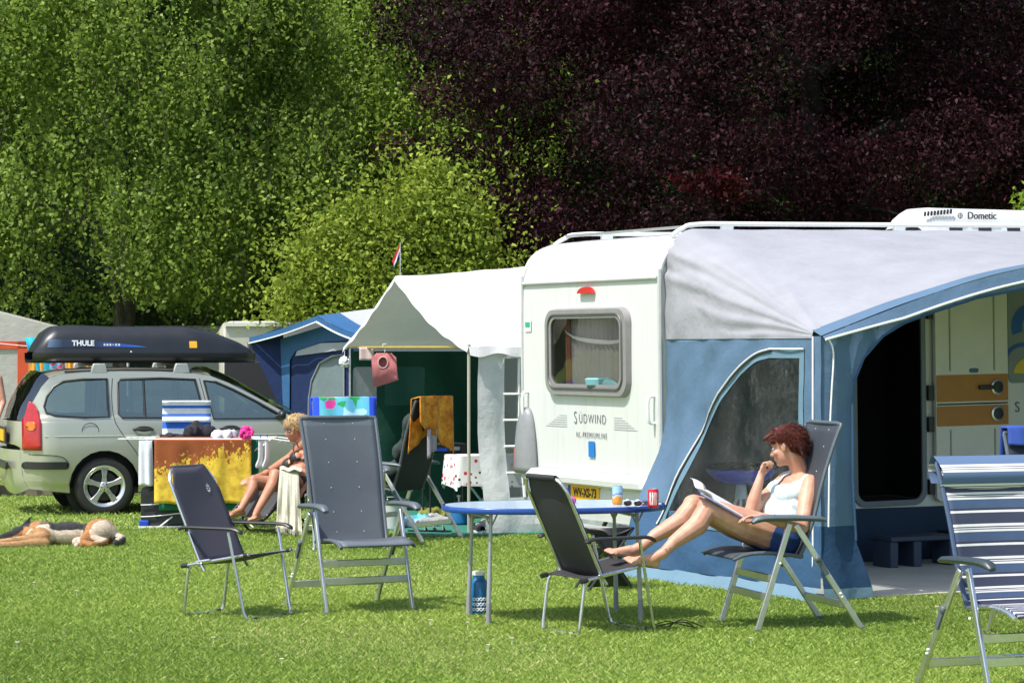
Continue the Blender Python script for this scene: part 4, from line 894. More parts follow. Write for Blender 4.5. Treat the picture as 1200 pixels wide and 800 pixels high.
outline = rear+roofp+wsp+hood+front+circ(2.58, .355, -12, 192)+[(1.7, .20), (.9, .20)]+circ(0, .355, -12, 192)
w1_ = [(-.60, 1.10), (-.57, 1.20), (-.50, 1.30), (-.40, 1.355), (-.2, 1.375), (.045, 1.38), (.05, .995), (-.2, .99), (-.50, 1.01), (-.58, 1.04)]
w2_ = [(.155, 1.34), (.18, 1.375), (.60, 1.385), (.955, 1.37), (1.04, .975), (.18, .985), (.15, 1.02)]
w3_ = [(1.045, 1.36), (1.17, 1.345), (1.35, 1.265), (1.60, 1.135), (1.86, .985), (1.84, .965), (1.125, .965)]
for side_, nm in ((0, 'body_side'), (1, 'body_side')):
    fy = (lambda x, z: (x, sy(x, z), z)) if side_ == 0 else (lambda x, z: (x, CW-sy(x, z), z))
    q = B(); q.sheet([outline, w1_, w2_, w3_], fy, (.09, .05)); q.obj(nm, pnt, CR, smooth=50, solid=.0)
    for w__ in (w1_, w2_, w3_):
        g_ = (lambda x, z: (x, sy(x, z)+.012, z)) if side_ == 0 else (lambda x, z: (x, CW-sy(x, z)-.012, z))
        q = B(); q.sheet([w__], g_, (.15, .1)); wo1 = q.obj('side_window', carg, CR, smooth=60)
        q = B(); q.tube([V(fy(x, z))+V((0, -.002 if side_ == 0 else .002, 0)) for x, z in w__], .012, 5, True); q.obj('window_seal', carb, wo1)
seg = [('rear_bumper', rear[:4], .125, pnt), ('tailgate', rear[3:6], .12, pnt), ('rear_screen', rear[5:9], .10, glass('dark_screen', (.05, .055, .05), .12, .02)), ('roof', rear[8:]+roofp, .045, pnt), ('windscreen', [roofp[-1]]+wsp, .10, carg), ('bonnet', [wsp[-1]]+hood, .04, pnt), ('front_bumper', [hood[-1]]+front, .10, pnt)]
for nm, pts, bul, mt in seg:
    pp = [(p.x, p.y) for p in spl([(x, z, 0) for x, z in pts], 3)]; n = len(pp)-1
    def lf(u, v, pp=pp, bul=bul, n=n):
        i = int(round(u)); x, z = pp[i]; a = pp[max(0, i-1)]; b_ = pp[min(n, i+1)]; tx, tz = b_[0]-a[0], b_[1]-a[1]; L = math.hypot(tx, tz); nx, nz = -tz/L, tx/L
        y0 = sy(x, z); y = y0+(CW-2*y0)*v; k = bul*(1-(2*v-1)**4)
        return (x+nx*k, y, z+nz*k)
    q = B(); q.grid(lf, n, 24, 0, n, 0, 1); q.obj(nm, mt, CR, smooth=50)
q = B(); q.box((1.25, CW/2, .24), (3.4, 1.3, .06)); q.box((1.2, .30, .62), (1.7, .04, .65)); q.box((1.2, CW-.30, .62), (1.7, .04, .65)); q.obj('underbody', cin, CR)
for cx in (0, 2.58):
    for y0 in (.06, CW-.26):
        q = B(); q.grid(lambda u, v: (cx+.36*math.cos(PI*u), (y0-.05 if y0 < .5 else y0)+.27*v, .30+.37*math.sin(PI*u)), 14, 1); q.lathe([(0, 0), (.37, 0)], 28, (cx, .30 if y0 < .5 else CW-.30, .30), Matrix.Rotation(PI/2, 3, 'X'), False); q.obj('wheel_arch', blackp, CR)
for y in (.42, CW-.42):
    for x in (.35, 1.25):
        q = B(); q.box((x, y, .72), (.16, .46, .62), Matrix.Rotation(-.2, 3, 'Y')); q.box((x+.22, y, .55), (.45, .46, .14)); q.box((x-.09, y, 1.13), (.08, .24, .16)); q.obj('seat', cin, CR, bevel=.04)
q = B(); q.box((1.85, CW/2, .85), (.3, 1.35, .16)); q.obj('dashboard', cin, CR, bevel=.04)
q = B(); q.tube([(1.62+.06*math.cos(a), 1.28+.17*math.sin(a), .93+.16*math.cos(a)) for a in [2*PI*k/20 for k in range(20)]], .014, 6, True); q.obj('steering_wheel', blackp, CR)
# lamps, trim, lines
for s_ in (0, 1):
    fy = (lambda x, z, o=0: (x-o*.4, sy(x, z)-o, z)) if s_ == 0 else (lambda x, z, o=0: (x-o*.4, CW-sy(x, z)+o, z))
    q = B(); q.sheet([[(-.80, .66), (-.635, .66), (-.635, .95), (-.655, 1.06), (-.69, 1.13), (-.74, 1.16), (-.80, 1.16)]], lambda x, z: fy(max(x, -.775-(.03 if z < 1.0 else -.035*(z-1.0)/.16*1.2)), z, .012), (.03, .05)); tlx = q.obj('tail_lamp', M('lamp_red_dark', (.38, .010, .010), .2, var=.25, vs=12, coat=.5), CR, solid=.008)
    q = B(); q.sheet([rrect(-.765, .86, -.68, .95, .03)], lambda x, z: fy(x, z, .020), (.03, .04)); q.obj('indicator_lens', M('amber_lens', (.75, .16, .02), .2), tlx, solid=.004)
    q = B(); q.sheet([rrect(-.80, .47, -.36, .545, .03)], lambda x, z: fy(x, z, .014), (.04, .05)); q.obj('bumper_strip', carb, CR, solid=.016)
    q = B(); q.sheet([rrect(3.0, .60, 3.14, .74, .03)], lambda x, z: fy(x, z, .006), (.04, .05)); q.obj('headlight', M('headlight_lens', (.6, .62, .62), .1), CR)
    q = B()
    for ln_ in ([(.10, 1.385), (.085, 1.2), (.10, .98), (.16, .85), (.30, .66), (.385, .52), (.40, .46)], [(1.0, 1.38), (1.085, .96), (1.085, .6), (1.07, .27)], [(1.95, .93), (2.0, .8), (2.0, .40), (1.95, .27)], [(.40, .27), (1.95, .27)], [(-.75, .62), (-.45, .60), (-.36, .52)]):
        pp = spl([(x, z, 0) for x, z in ln_], 5); q.tube([V(fy(p.x, p.y, .0005)) for p in pp], .0045, 4)
    q.obj('panel_gaps', M('gap_dark', (.03, .03, .03), .8), CR)
    q = B(); pp = [(x, .80) for x in np.linspace(-.60, 1.95, 20)]; q.tube([V(fy(x, z, -.002)) for x, z in pp], .008, 5); q.obj('body_crease', pnt, CR)
    for x in (.30, 1.20):
        q = B(); q.tube([V(fy(x+d, .865, o)) for d, o in ((0, .0), (.02, .028), (.10, .034), (.17, .028), (.19, .0))], .017, 8, flat=.7); q.ell(fy(x+.10, .865, -.003), (.095, .008, .034)); q.obj('door_handle', carb, CR)
    q = B(); q.tube([V(fy(x, 1.405+.02*math.sin(PI*(x+.4)/1.5)-.0, .0))+V((0, .035 if s_ == 0 else -.035, .045)) for x in np.linspace(-.38, 1.05, 16)], .012, 6); q.obj('roof_gutter', carb, CR)
    q = B(); q.ell(fy(1.86, 1.0, .07), (.045, .07, .05)); q.obj('wing_mirror', carb, CR)
    q = B(); q.tube([V(fy(.42, z, -.004)) for z in (.985, 1.2, 1.383)], .012, 5); q.obj('window_bar', carb, CR)
q = B(); q.tube([V((-.145+.085*math.cos(a), sy(0, .87)-.001, .85+.085*math.sin(a))) for a in [2*PI*k/24 for k in range(24)]], .004, 4, True); q.obj('fuel_flap', M('gap_dark', 'x'), CR)
q = B(); q.box((-.945, CW/2, .80), (.012, .52, .115)); npl = q.obj('number_plate', M('plate_yellow', 'x'), CR)
q = B(); q.box((-.935, CW/2, .80), (.012, .70, .17)); q.obj('plate_recess', carb, CR)
q = B(); q.box((-.945, CW/2, .50), (.03, 1.0, .08)); q.obj('bumper_strip', carb, CR, bevel=.01)
# roof bars
for x in (-.03, .82):
    q = B(); q.bar((x, .20, 1.525), (x, CW-.20, 1.525), .06, .03); rbx = q.obj('roof_bar', blackp, CR, bevel=.006)
    for y in (.20, CW-.20):
        q = B(); q.prism([(-.09, 0), (-.06, .10), (.06, .10), (.09, 0)], -.03, .03, lambda a, b_, h: (x+a, y+h, 1.435+b_)); q.obj('bar_foot', M('bar_foot_grey', (.42, .44, .42), .4, .3), rbx, bevel=.008)
# wheels
def wheel(x, y, out):
    w_ = thing('wheel', None, None); w_.parent = CR; w_.location = (x, y, .29)
    mm = Matrix.Rotation(PI/2, 3, 'X')
    q = B(); q.lathe([(.20, -.085), (.25, -.095), (.283, -.085), (.295, -.06), (.299, -.02), (.299, .02), (.295, .06), (.283, .085), (.25, .095), (.20, .085)], 48, (0, 0, 0), mm, False); q.obj('tyre', rub, w_)
    rm_ = M('alloy_rim', (.62, .63, .63), .28, .8, .06)
    q = B(); q.lathe([(.172, -.06), (.198, -.088), (.212, -.092), (.214, -.075), (.195, .0), (.19, .08)], 40, (0, 0, 0), mm if out > 0 else mm @ Matrix.Rotation(PI, 3, 'X'), False)
    for k in range(5):
        a = 2*PI*k/5+PI/2; c_, s_ = math.cos(a), math.sin(a)
        def sp_(r, t, h): return (r*c_-t*s_, out*(.055+h), r*s_+t*c_)
        q.prism([(.03, -.028), (.10, -.022), (.19, -.035), (.205, -.045), (.205, .045), (.19, .035), (.10, .022), (.03, .028)], -.012, .026, lambda r, t, h: sp_(r, t, h*(1-.0)-(.02 if r > .15 else 0)*0))
    q.lathe([(0, -.092), (.034, -.090), (.05, -.08), (.052, -.04), (0, -.04)], 20, (0, 0, 0), mm if out > 0 else mm @ Matrix.Rotation(PI, 3, 'X'))
    q.obj('rim', rm_, w_, bevel=.004)
    q = B(); q.lathe([(0, -.01), (.15, -.01), (.15, .02), (0, .02)], 28, (0, 0, 0), mm); q.obj('brake_disc', M('disc_dark', (.05, .05, .05), .5, .5), w_)
    q = B()
    for k in range(5):
        a = 2*PI*k/5+PI/2+.6; q.ell((.032*math.cos(a), out*.095, .032*math.sin(a)), (.007, .006, .007), None, 6, 5)
    q.obj('wheel_bolts', blackp, w_)
for x in (0, 2.58): wheel(x, .11, -1); wheel(x, CW-.11, 1)
for n_ in ('plate_yellow',): pass
# ------------------------------------------------------------------ roof box (rests on the bars)
RB = thing('roof_box', 'long black roof box with a white maker name and blue streak on the estate car', 'roof box', CR.location, math.radians(18))
bxp = M('roof_box_black', (.016, .017, .020), .38, var=.12, vs=5, bump=.08, bs=300, coat=.1)
BY, BWd = .78, .42
def rbt(x):    # lid height, half width
    x = (x+.65)*(2.41/2.31)-.84
    h = np.interp(x, [-.84, -.80, -.72, -.62, -.4, 0, .4, .8, 1.1, 1.4, 1.52, 1.57], [.02, .10, .22, .285, .30, .285, .285, .29, .235, .125, .06, .01])
    w__ = np.interp(x, [-.84, -.78, -.65, 0, .9, 1.3, 1.5, 1.57], [.30, .37, .41, .42, .41, .37, .28, .20]); return float(h), float(w__)
def lid(u, v, o=0):
    x = -.65+2.31*u; h, w__ = rbt(x); a = PI*v; c_, s_ = math.cos(a), math.sin(a)
    y = (w__+o)*math.copysign(abs(c_)**.42, c_); z = (h+o)*abs(s_)**.55
    y *= 1-.13*(z/.30 if h > .05 else 0)
    return (x, BY-y*1, 1.635+z)
q = B(); q.grid(lid, 60, 28); q.obj('lid', bxp, RB, smooth=60)
q = B()
def tray(u, v):
    x = -.67+2.35*u; w__ = rbt(x)[1]+.018; prof_ = [(1, 1.645), (1.0, 1.61), (.97, 1.575), (.80, 1.54), (0, 1.54)]
    k = int(round(v)); s_ = 1 if k <= 4 else -1; p_ = prof_[k if k <= 4 else 8-k]; return (x, BY-s_*w__*p_[0], p_[1])
q.grid(tray, 50, 8, 0, 1, 0, 8); q.obj('tray', bxp, RB, smooth=60)
def bside(x, z, o):    # point on the near side of the lid
    h, w__ = rbt(x); s_ = min(1, ((z-1.635)/h))**(1/.55); c_ = math.sqrt(max(0, 1-s_*s_)); return (x, BY-(w__)*c_**.42*(1-.13*(z-1.635)/.30)-o, z)
t = NT('streak'); uv = t.n('ShaderNodeUVMap', uv_map='UVMap'); sp = t.n('ShaderNodeSeparateXYZ'); t.l(uv.outputs[0], sp.inputs[0])
mr = t.n('ShaderNodeMapRange'); t.l(sp.outputs['X'], mr.inputs[0]); mr.inputs[1].default_value = -.52; mr.inputs[2].default_value = .5
t.base(t.ramp(mr.outputs[0], [(0, (.08, .13, .22)), (.15, (.02, .03, .05)), (.5, (.02, .03, .08)), (.8, (.02, .09, .40)), (1, (.04, .2, .6))])); t.set(Roughness=.3)
q = B(); q.sheet([[(-.53, 1.70), (.50, 1.705), (.1, 1.755), (-.2, 1.782), (-.50, 1.785)]], lambda x, z: bside(x, z, .003), (.05, .02)); q.obj('streak_decal', t.m, RB)
lt_ = text('THULE', .075, M('decal_white', (.8, .8, .8), .4, var=0), 'lettering', RB, (-.165, bside(-.2, 1.745, .014)[1], 1.742), (PI/2-.10, 0, 0), 1.0, .001, .003)
q = B()
for k in range(6): q.box((.055+.030*k, bside(.1, 1.73, .006)[1], 1.728), (.018, .002, .022 if k != 3 else .008))
q.obj('small_lettering', M('decal_white', 'x'), RB)
q = B(); q.prism(rrect(.94, 1.695, 1.02, 1.765, .006), 0, 1, lambda x, z, h: (x, bside(x, z, .002+.002*h)[1], z)); q.obj('yellow_sticker', M('sticker_yellow', (.80, .42, .02), .5), RB)
q = B(); q.ell(bside(.33, 1.65, .004), (.012, .006, .012), None, 8, 6); q.obj('lock', alu, RB)
# ------------------------------------------------------------------ sleeping dog
DG = thing('dog', 'sleeping black-saddled tan shepherd dog stretched on its side on the lawn', 'dog', ((70-600)*22.05/FP, 22.05, 0))
q = B()
q.ell((-.15, 0, .100), (.17, .15, .105)); q.ell((.06, .02, .098), (.22, .135, .100)); q.ell((.22, .03, .09), (.16, .12, .09)); q.ell((.34, .02, .108), (.145, .15, .118))
q.cone((-.20, .03, .11), (-.31, .04, .10), .095, .075); q.ell((-.355, .035, .095), (.080, .070, .066)); q.cone((-.40, .02, .085), (-.545, -.03, .050), .045, .026); q.cone((-.39, 0, .060), (-.52, -.05, .036), .032, .020)
q.cone((-.325, .04, .135), (-.268, .05, .232), .034, .007); q.cone((-.30, .04, .135), (-.268, .05, .232), .026, .007)
q.cone((-.40, .09, .10), (-.36, .15, .06), .03, .01)
for (a, b_, c_, d) in (((-.20, -.06, .10), (-.12, -.15, .085), (-.34, -.20, .060), (-.53, -.24, .035)), ((-.20, -.06, .05), (-.10, -.17, .035), (-.30, -.26, .030), (-.46, -.30, .024))):
    q.cone(a, b_, .062, .042); q.cone(b_, c_, .040, .028); q.cone(c_, d, .027, .024); q.ell((d[0]-.03, d[1]-.005, d[2]-.004), (.036, .024, .022))
q.ell((.33, -.04, .13), (.125, .12, .088)); q.cone((.36, -.02, .13), (.26, -.15, .075), .095, .050); q.cone((.26, -.15, .072), (.42, -.19, .05), .044, .026); q.cone((.42, -.19, .048), (.33, -.27, .028), .025, .023); q.ell((.30, -.285, .022), (.036, .022, .020))
q.cone((.33, -.08, .05), (.18, -.19, .04), .06, .042); q.cone((.18, -.19, .038), (.30, -.25, .03), .036, .024); q.cone((.30, -.25, .028), (.20, -.32, .022), .023, .022)
q.cone((.44, .05, .08), (.53, -.04, .05), .045, .045); q.cone((.53, -.04, .05), (.52, -.20, .035), .045, .03)
def dogcol(p):
    x, y, z = p; n_ = mn.noise(V((x*14, y*14, z*14)))*.035; n2 = .5+.5*mn.noise(V((x*60, y*60, z*60)))
    black = (.014, .013, .015); tan = (.42, .19, .06); cream = (.62, .52, .40); pale = (.50, .34, .18)
    if x > .47 and z < .075+n_: c = black
    elif x > .455: c = cream
    elif x < -.25 and z > .162: c = black
    elif x < -.44 and y > -.12: c = black
    elif x < -.27 and y > -.12: c = black if z > .118+n_+(x+.33)*.5 and x < -.31 else tan
    elif -.10+n_ < x < .24+n_ and z > .135+n_*.8 and y > -.13: c = black
    elif -.33 < x < -.08 and z > .115+n_*1.5+(x+.33)*.25: c = tan if x < -.16 else (.16, .11, .07)
    elif y < -.12 and x < .0: c = (.46, .26, .11) if z > .03 else pale
    elif x > .21 and ((x-.37)**2+(z-.13)**2) > .0075+n_*.04 and y < .1: c = tan
    elif x > .21: c = cream
    else: c = cream
    k = .80+.35*n2; return tuple(min(1, a*k) for a in c)
t = NT('dog_fur'); t.base(t.n('ShaderNodeVertexColor', layer_name='Col').outputs[0]); t.set(Roughness=.85); t.b.inputs['Sheen Weight'].default_value = .2
mp = t.n('ShaderNodeMapping'); t.l(t.coord(), mp.inputs[0]); mp.inputs['Scale'].default_value = (.35, 1, 1); t.bump(t.noise(150, mp.outputs[0], 3), .8, .006)
dgb = blobobj('body', q, t.m, DG, .0055, 5, None, dogcol)
# short fur tufts over the coat
rr = np.random.default_rng(3); me = dgb.data; nv = len(me.vertices); idx = rr.integers(0, nv, 26000)
pc = np.zeros(nv*3, np.float32); me.vertices.foreach_get('co', pc); pc = pc.reshape(-1, 3); nn = np.zeros(nv*3, np.float32); me.vertex_normals.foreach_get('vector', nn); nn = nn.reshape(-1, 3)
cc = np.zeros(nv*4, np.float32); me.color_attributes['Col'].data.foreach_get('color', cc); cc = cc.reshape(-1, 4)[:, :3]
p0 = pc[idx]+rr.normal(size=(len(idx), 3))*.002; d = nn[idx]*.35+np.array([.9, -.1, -.25])+rr.normal(size=(len(idx), 3))*.3; d /= np.linalg.norm(d, axis=1)[:, None]
sd = np.cross(d, nn[idx]); L = (.014+.014*rr.random(len(idx)))[:, None]; n0 = nn[idx]*.0015
vv = np.stack([p0-sd*.0012, p0+sd*.0012, p0+d*L+n0], 1).reshape(-1, 3)
npmesh('fur', vv, np.arange(len(vv)).reshape(-1, 3), t.m, np.repeat(np.clip(cc[idx]*(.75+.5*rr.random((len(idx), 1))), 0, 1), 3, 0), DG)
q = B(); q.ell((-.572, -.035, .052), (.014, .014, .012), None, 8, 6); q.obj('nose', blackp, DG)
# ------------------------------------------------------------------ camping chairs
chf = {}
def fabric(nm, c, rough=.75): return M(nm, c, rough, var=.08, vs=12, bump=.25, bs=350, bd=.001)
def camp_chair(label, loc, rz, fab, group='low folding armchairs with steel tube frames'):
    r = thing('camping_chair', label, 'camping chair', loc, rz, group)
    def bk(s_): return -.10-.28*s_/.62, .34+.585*s_/.62        # along the back: (y, z)
    # back frame (upside-down U)
    pts = [(-.225, *bk(0)), (-.225, *bk(.48)), (-.215, *bk(.56)), (-.17, *bk(.615)), (-.1, *bk(.625)), (.1, *bk(.625)), (.17, *bk(.615)), (.215, *bk(.56)), (.225, *bk(.48)), (.225, *bk(0))]
    q = B(); q.tube([(-.225, -.07, .30)]+spl(pts, 4)+[(.225, -.07, .30)], .0105, 8); q.obj('back_frame', steel, r)
    pol = [(-.232, 0), (.232, 0), (.232, .20), (.222, .215), (.222, .235), (.232, .25), (.232, .485), (.165, .637), (-.165, .637), (-.232, .485), (-.232, .25), (-.222, .235), (-.222, .215), (-.232, .20)]
    def bf(x, s_):
        y, z = bk(s_); k = 1-(x/.232)**2; return (x, y-.030*k*math.sin(PI*min(1, s_/.60))+.013, z)
    q = B(); q.sheet([pol], bf, (.04, .05)); b0 = q.obj('backrest', fab, r, solid=.006)
    q = B(); q.tube([V(bk3) for bk3 in [(x, bk(.63)[0], bk(.63)[1]) for x in (-.16, -.08, 0, .08, .16)]], .016, 8); q.obj('top_hem', fab, b0)
    # seat
    q = B(); q.grid(lambda u, v: ((u-.5)*.44, -.19+.43*v, .335+.075*v-.022*math.sin(PI*u)*math.sin(PI*v)**.6), 10, 12); q.obj('seat', fab, r, solid=.007)
    for s_ in (-1, 1):
        q = B(); q.tube([(s_*.225, -.225, .328), (s_*.225, .275, .418)], .0105, 8); sr = q.obj('seat_rail', steel, r)
        q = B(); q.tube([(s_*.225, -.25, .324), (s_*.225, -.205, .332)], .015, 8); q.obj('end_cap', blackp, sr); q = B(); q.tube([(s_*.225, .235, .411), (s_*.225, .262, .416)], .013, 8); q.obj('end_cap', blackp, sr)
        q = B(); q.tube([(s_*.238, -.02, .372), (s_*.238, -.13, .355), (s_*.238, -.10, .335)], .010, 6); q.obj('seat_bracket', steel, r)
        # arm
        q = B(); q.tube(spl([(s_*.262, -.245, .556), (s_*.265, -.19, .572), (s_*.268, 0, .574), (s_*.268, .17, .574), (s_*.266, .225, .562), (s_*.262, .25, .545)], 3), [.010]+[.021]*13+[.017, .009], 8, flat=.55); q.obj('armrest', blackp, r)
        q = B(); q.tube([(s_*.25, -.20, .553), (s_*.232, *bk(.225))], .009, 6); q.obj('arm_joint', blackp, r)
    q = B(); pts = [(-.262, .14, .553), (-.245, .245, .06), (-.235, .262, .022), (-.20, .268, .010), (0, .27, .009), (.20, .268, .010), (.235, .262, .022), (.245, .245, .06), (.262, .14, .553)]
    q.tube([pts[0]]+spl(pts[1:-1], 4)+[pts[-1]], .0105, 8); q.obj('front_leg_frame', steel, r)
    q = B(); pts = [(-.195, -.20, .325), (-.205, -.215, .28), (-.205, -.245, .06), (-.195, -.25, .022), (-.16, -.252, .010), (0, -.252, .009), (.16, -.252, .010), (.195, -.25, .022), (.205, -.245, .06), (.205, -.215, .28), (.195, -.20, .325)]
    q.tube(spl(pts, 4), .0105, 8); q.obj('rear_leg_frame', steel, r)
    for s_ in (-1, 1):
        for y in (.27, -.252): q = B(); q.tube([(s_*.13, y, .009), (s_*.175, y, .009)], .0145, 8); q.obj('foot_pad', blackp, r)
    return r
ch1 = camp_chair('dark purple-grey folding armchair at far left of the chairs, angled to the right', (-1.75, 16.2, 0), rzf(.86, -.51), fabric('plum_grey_fabric', (.048, .045, .062)))
ch4 = camp_chair('near-black folding armchair seen from behind, with the reading woman resting her feet on it', (.505, 15.36, 0), rzf(.86, .51), fabric('charcoal_fabric', (.026, .026, .030)))
q = B()     # pale emblem on the plum chair
for k, (dx, dz, a, L) in enumerate(((0, .018, 1.5, .020), (-.010, .010, 2.2, .018), (.010, .010, .9, .018), (-.012, -.004, 2.9, .014), (.012, -.004, .3, .014), (0, -.016, 0, .030), (0, -.024, 0, .018))):
    q.tube([(-.12+dx-L/2*math.cos(a), -.265+.345*0-.0, .80+dz-L/2*math.sin(a)), (-.12+dx+L/2*math.cos(a), -.265, .80+dz+L/2*math.sin(a))], .0028, 5)
em = q.obj('emblem', M('emblem_white', (.7, .7, .7), .6, var=0), ch1)
for v_ in em.data.vertices:
    s_ = (v_.co.z-.34)/.595*.62; v_.co.y = -.10-.28*s_/.62-.030*(1-(v_.co.x/.232)**2)*math.sin(PI*s_/.60)+.021
def recliner(label, loc, rz, fab, group='high-backed aluminium recliner chairs', hs=1.0, studs=True, top_roll=False, frame=None, arm=None):
    r = thing('recliner_chair', label, 'recliner chair', loc, rz, group); fr_ = frame or alu; am = arm or greyp
    for s_ in (-1, 1):
        q = B(); q.bar((s_*.298, .335, 0), (s_*.298, .125, .645), .020, .036, (0, 1, 0)); l1 = q.obj('front_leg', fr_, r, bevel=.005)
        q = B(); q.bar((s_*.322, -.335, 0), (s_*.322, .095, .635), .020, .036, (0, 1, 0)); q.obj('rear_leg', fr_, r, bevel=.005)
        q = B(); q.bar((s_*.338, -.10, .335), (s_*.338, -.035, .445), .014, .035, (0, 1, 0)); q.ell((s_*.342, -.04, .43), (.012, .02, .02)); q.obj('hinge_plate', greyp, r, bevel=.004)
        for y, z in ((.20, .41), (-.19, .22), (-.20, .20)): q = B(); q.ell((s_*.335, y, z), (.006, .008, .008), None, 8, 6); q.obj('rivet', whitep, l1)
        q = B(); ap = [(-.10, .662, .016), (-.07, .670, .026), (.02, .676, .030), (.12, .680, .031), (.24, .682, .033), (.31, .680, .036), (.35, .672, .033), (.375, .655, .020)]
        q.tube([(s_*.318, y, z) for y, z, w_ in ap], [w_ for y, z, w_ in ap], 12, flat=.62); q.obj('armrest', am, r)
        q = B(); q.box((s_*.31, .335, .008), (.034, .045, .02)); q.obj('foot_cap', greyp, r, bevel=.004); q = B(); q.box((s_*.325, -.335, .008), (.034, .045, .02)); q.obj('foot_cap', greyp, r, bevel=.004)
    for a, b_, nm in (((-.29, .268, .205), (.29, .268, .205), 'front_crossbar'), ((-.29, .232, .315), (.29, .232, .315), 'front_crossbar'), ((-.31, -.235, .148), (.31, -.235, .148), 'rear_crossbar')):
        q = B(); q.bar(a, b_, .016, .046, (0, 0, 1)); q.obj(nm, fr_, r, bevel=.005)
    bp_ = [(p.x, p.y) for p in spl([(.03, .43, 0), (-.005, .505, 0), (-.065, .68, 0), (-.115, .89, 0), (-.18, 1.09, 0), (-.228, 1.215, 0), (-.238, 1.235, 0)], 5)]
    bp_ = [(y, .43+(z-.43)*hs) for y, z in bp_]; N = len(bp_)-1
    q = B()
    def bkf(u, v):
        i = min(N, int(v)); f_ = v-i; a = bp_[i]; b_ = bp_[min(N, i+1)]; y = a[0]+(b_[0]-a[0])*f_; z = a[1]+(b_[1]-a[1])*f_
        hw = .232+.026*math.sin(min(1, v/N)*1.6)-(.035*max(0, (v/N-.93)/.07)**2); k = 1-(2*u-1)**2
        return ((2*u-1)*hw, y-.022*k*math.sin(PI*min(1, v/N)**.8)+.012, z)
    q.grid(lambda u, v: bkf(u, v), 14, N, 0, 1, 0, N)
    bo_ = q.obj('backrest', fab, r, solid=.007)
    # rewrite UV v into 0..1
    for lp in bo_.data.uv_layers[0].data: lp.uv[1] /= N
    for s_ in (-1, 1):
        q = B(); q.tube([V(bkf(.5+.5*s_, v))+V((s_*.008, 0, 0)) for v in np.linspace(0, N, 16)]+[V(bkf(.5+.44*s_, N))+V((0, 0, .006))], .0125, 8, flat=.9); q.obj('back_rail', greyp if frame is None else fab, r)
    q = B(); q.tube([V(bkf(u, N))+V((0, 0, .004)) for u in np.linspace(.06, .94, 8)], .0125, 8); q.obj('top_rail', greyp if frame is None else fab, r)
    if studs:
        q = B()
        for u in (.30, .70):
            for v in np.linspace(.16, .93, 7):
                p = V(bkf(u, v*N)); q.ell(p+V((0, .006, 0)), (.0035, .003, .0035), None, 6, 4)
        q.obj('stitch_studs', whitep, bo_)
    q = B(); q.grid(lambda u, v: ((2*u-1)*.245, .035+.45*v, .445+.03*math.sin(v*2.2)-.03*v**6-.020*(1-(2*u-1)**2)*math.sin(PI*v)), 12, 14); q.obj('seat', fab, r, solid=.012)
    for s_ in (-1, 1): q = B(); q.tube([(s_*.25, .02+.45*v, .440+.03*math.sin(v*2.2)-.035*v**6) for v in np.linspace(0, 1, 9)], .012, 8); q.obj('seat_rail', greyp if frame is None else fr_, r)
    if top_roll:
        q = B(); c_ = V(bkf(.5, N*.93)); q.tube([(x, c_.y+.04, c_.z-.02) for x in (-.262, -.258, -.2, 0, .2, .258, .262)], [.03, .056, .062, .064, .062, .056, .03], 14, flat=.62)
        hr = q.obj('headrest', fab, r)
    return r
def reclfab(nm, c):
    t = NT(nm); uv = t.n('ShaderNodeUVMap', uv_map='UVMap'); sp = t.n('ShaderNodeSeparateXYZ'); t.l(uv.outputs[0], sp.inputs[0])
    f = t.noise(3, None, 5, .6); c0 = t.ramp(sp.outputs['Y'], [(0, tuple(x*.92 for x in c)), (.775, c), (.785, tuple(x*1.32 for x in c)), (1, tuple(x*1.25 for x in c))])
    t.base(t.mix(.35, c0, t.ramp(f, [(.3, (.35, .35, .36)), (.7, (1, 1, 1))]), 'MULTIPLY')); t.set(Roughness=.55); co_ = t.coord()
    wv = t.n('ShaderNodeTexWave'); wv.bands_direction = 'Z'; wv.inputs['Scale'].default_value = 90; t.l(co_, wv.inputs['Vector']); t.bump(t.math('ADD', t.math('MULTIPLY', wv.outputs['Fac'], .2), t.noise(5, co_, 3)), .45, .012)
    tl = t.n('ShaderNodeBsdfTranslucent'); tl.inputs[0].default_value = (*c, 1); mx = t.n('ShaderNodeMixShader'); mx.inputs[0].default_value = .15; t.l(t.b.outputs[0], mx.inputs[1]); t.l(tl.outputs[0], mx.inputs[2]); t.l(mx.outputs[0], t.out.inputs[0]); return t.m
gm = reclfab('recliner_grey', (.115, .135, .160)); gm5 = reclfab('recliner_grey_shaded', (.055, .066, .082))  # second one: same grey cloth with its shade put into a darker colour
ch2 = recliner('empty grey high-backed recliner chair facing the camera, left of the oval table', (-1.055, 16.72, 0), rzf(.43, -.90), gm)
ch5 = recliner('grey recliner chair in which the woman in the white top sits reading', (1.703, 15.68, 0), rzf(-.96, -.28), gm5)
st_m = stripes('navy_white_stripes', 7, [(0, (.05, .085, .165)), (.28, (.70, .70, .68)), (.345, (.03, .03, .07)), (.375, (.70, .70, .68)), (.405, (.03, .03, .07)), (.44, (.70, .70, .68)), (.52, (.035, .042, .078)), (.86, (.70, .70, .68)), (.93, (.03, .03, .06))])
ch6 = recliner('navy and white striped recliner chair cut by the right frame edge', (2.42, 12.50, 0), rzf(.36, -.933), st_m, None, .87, False, False, steel, M('arm_dark', (.03, .045, .05), .4))
t = NT('headrest_stripes'); co_ = t.coord(); sp = t.n('ShaderNodeSeparateXYZ'); t.l(co_, sp.inputs[0]); f = t.math('FRACT', t.math('MULTIPLY', sp.outputs['Z'], 10.5))
t.base(t.ramp(f, [(0, (.085, .14, .25)), (.42, (.70, .70, .68)), (.54, (.03, .03, .08)), (.58, (.70, .70, .68)), (.64, (.03, .03, .08)), (.68, (.70, .70, .68)), (.80, (.085, .14, .25))], 'CONSTANT')); t.set(Roughness=.8)
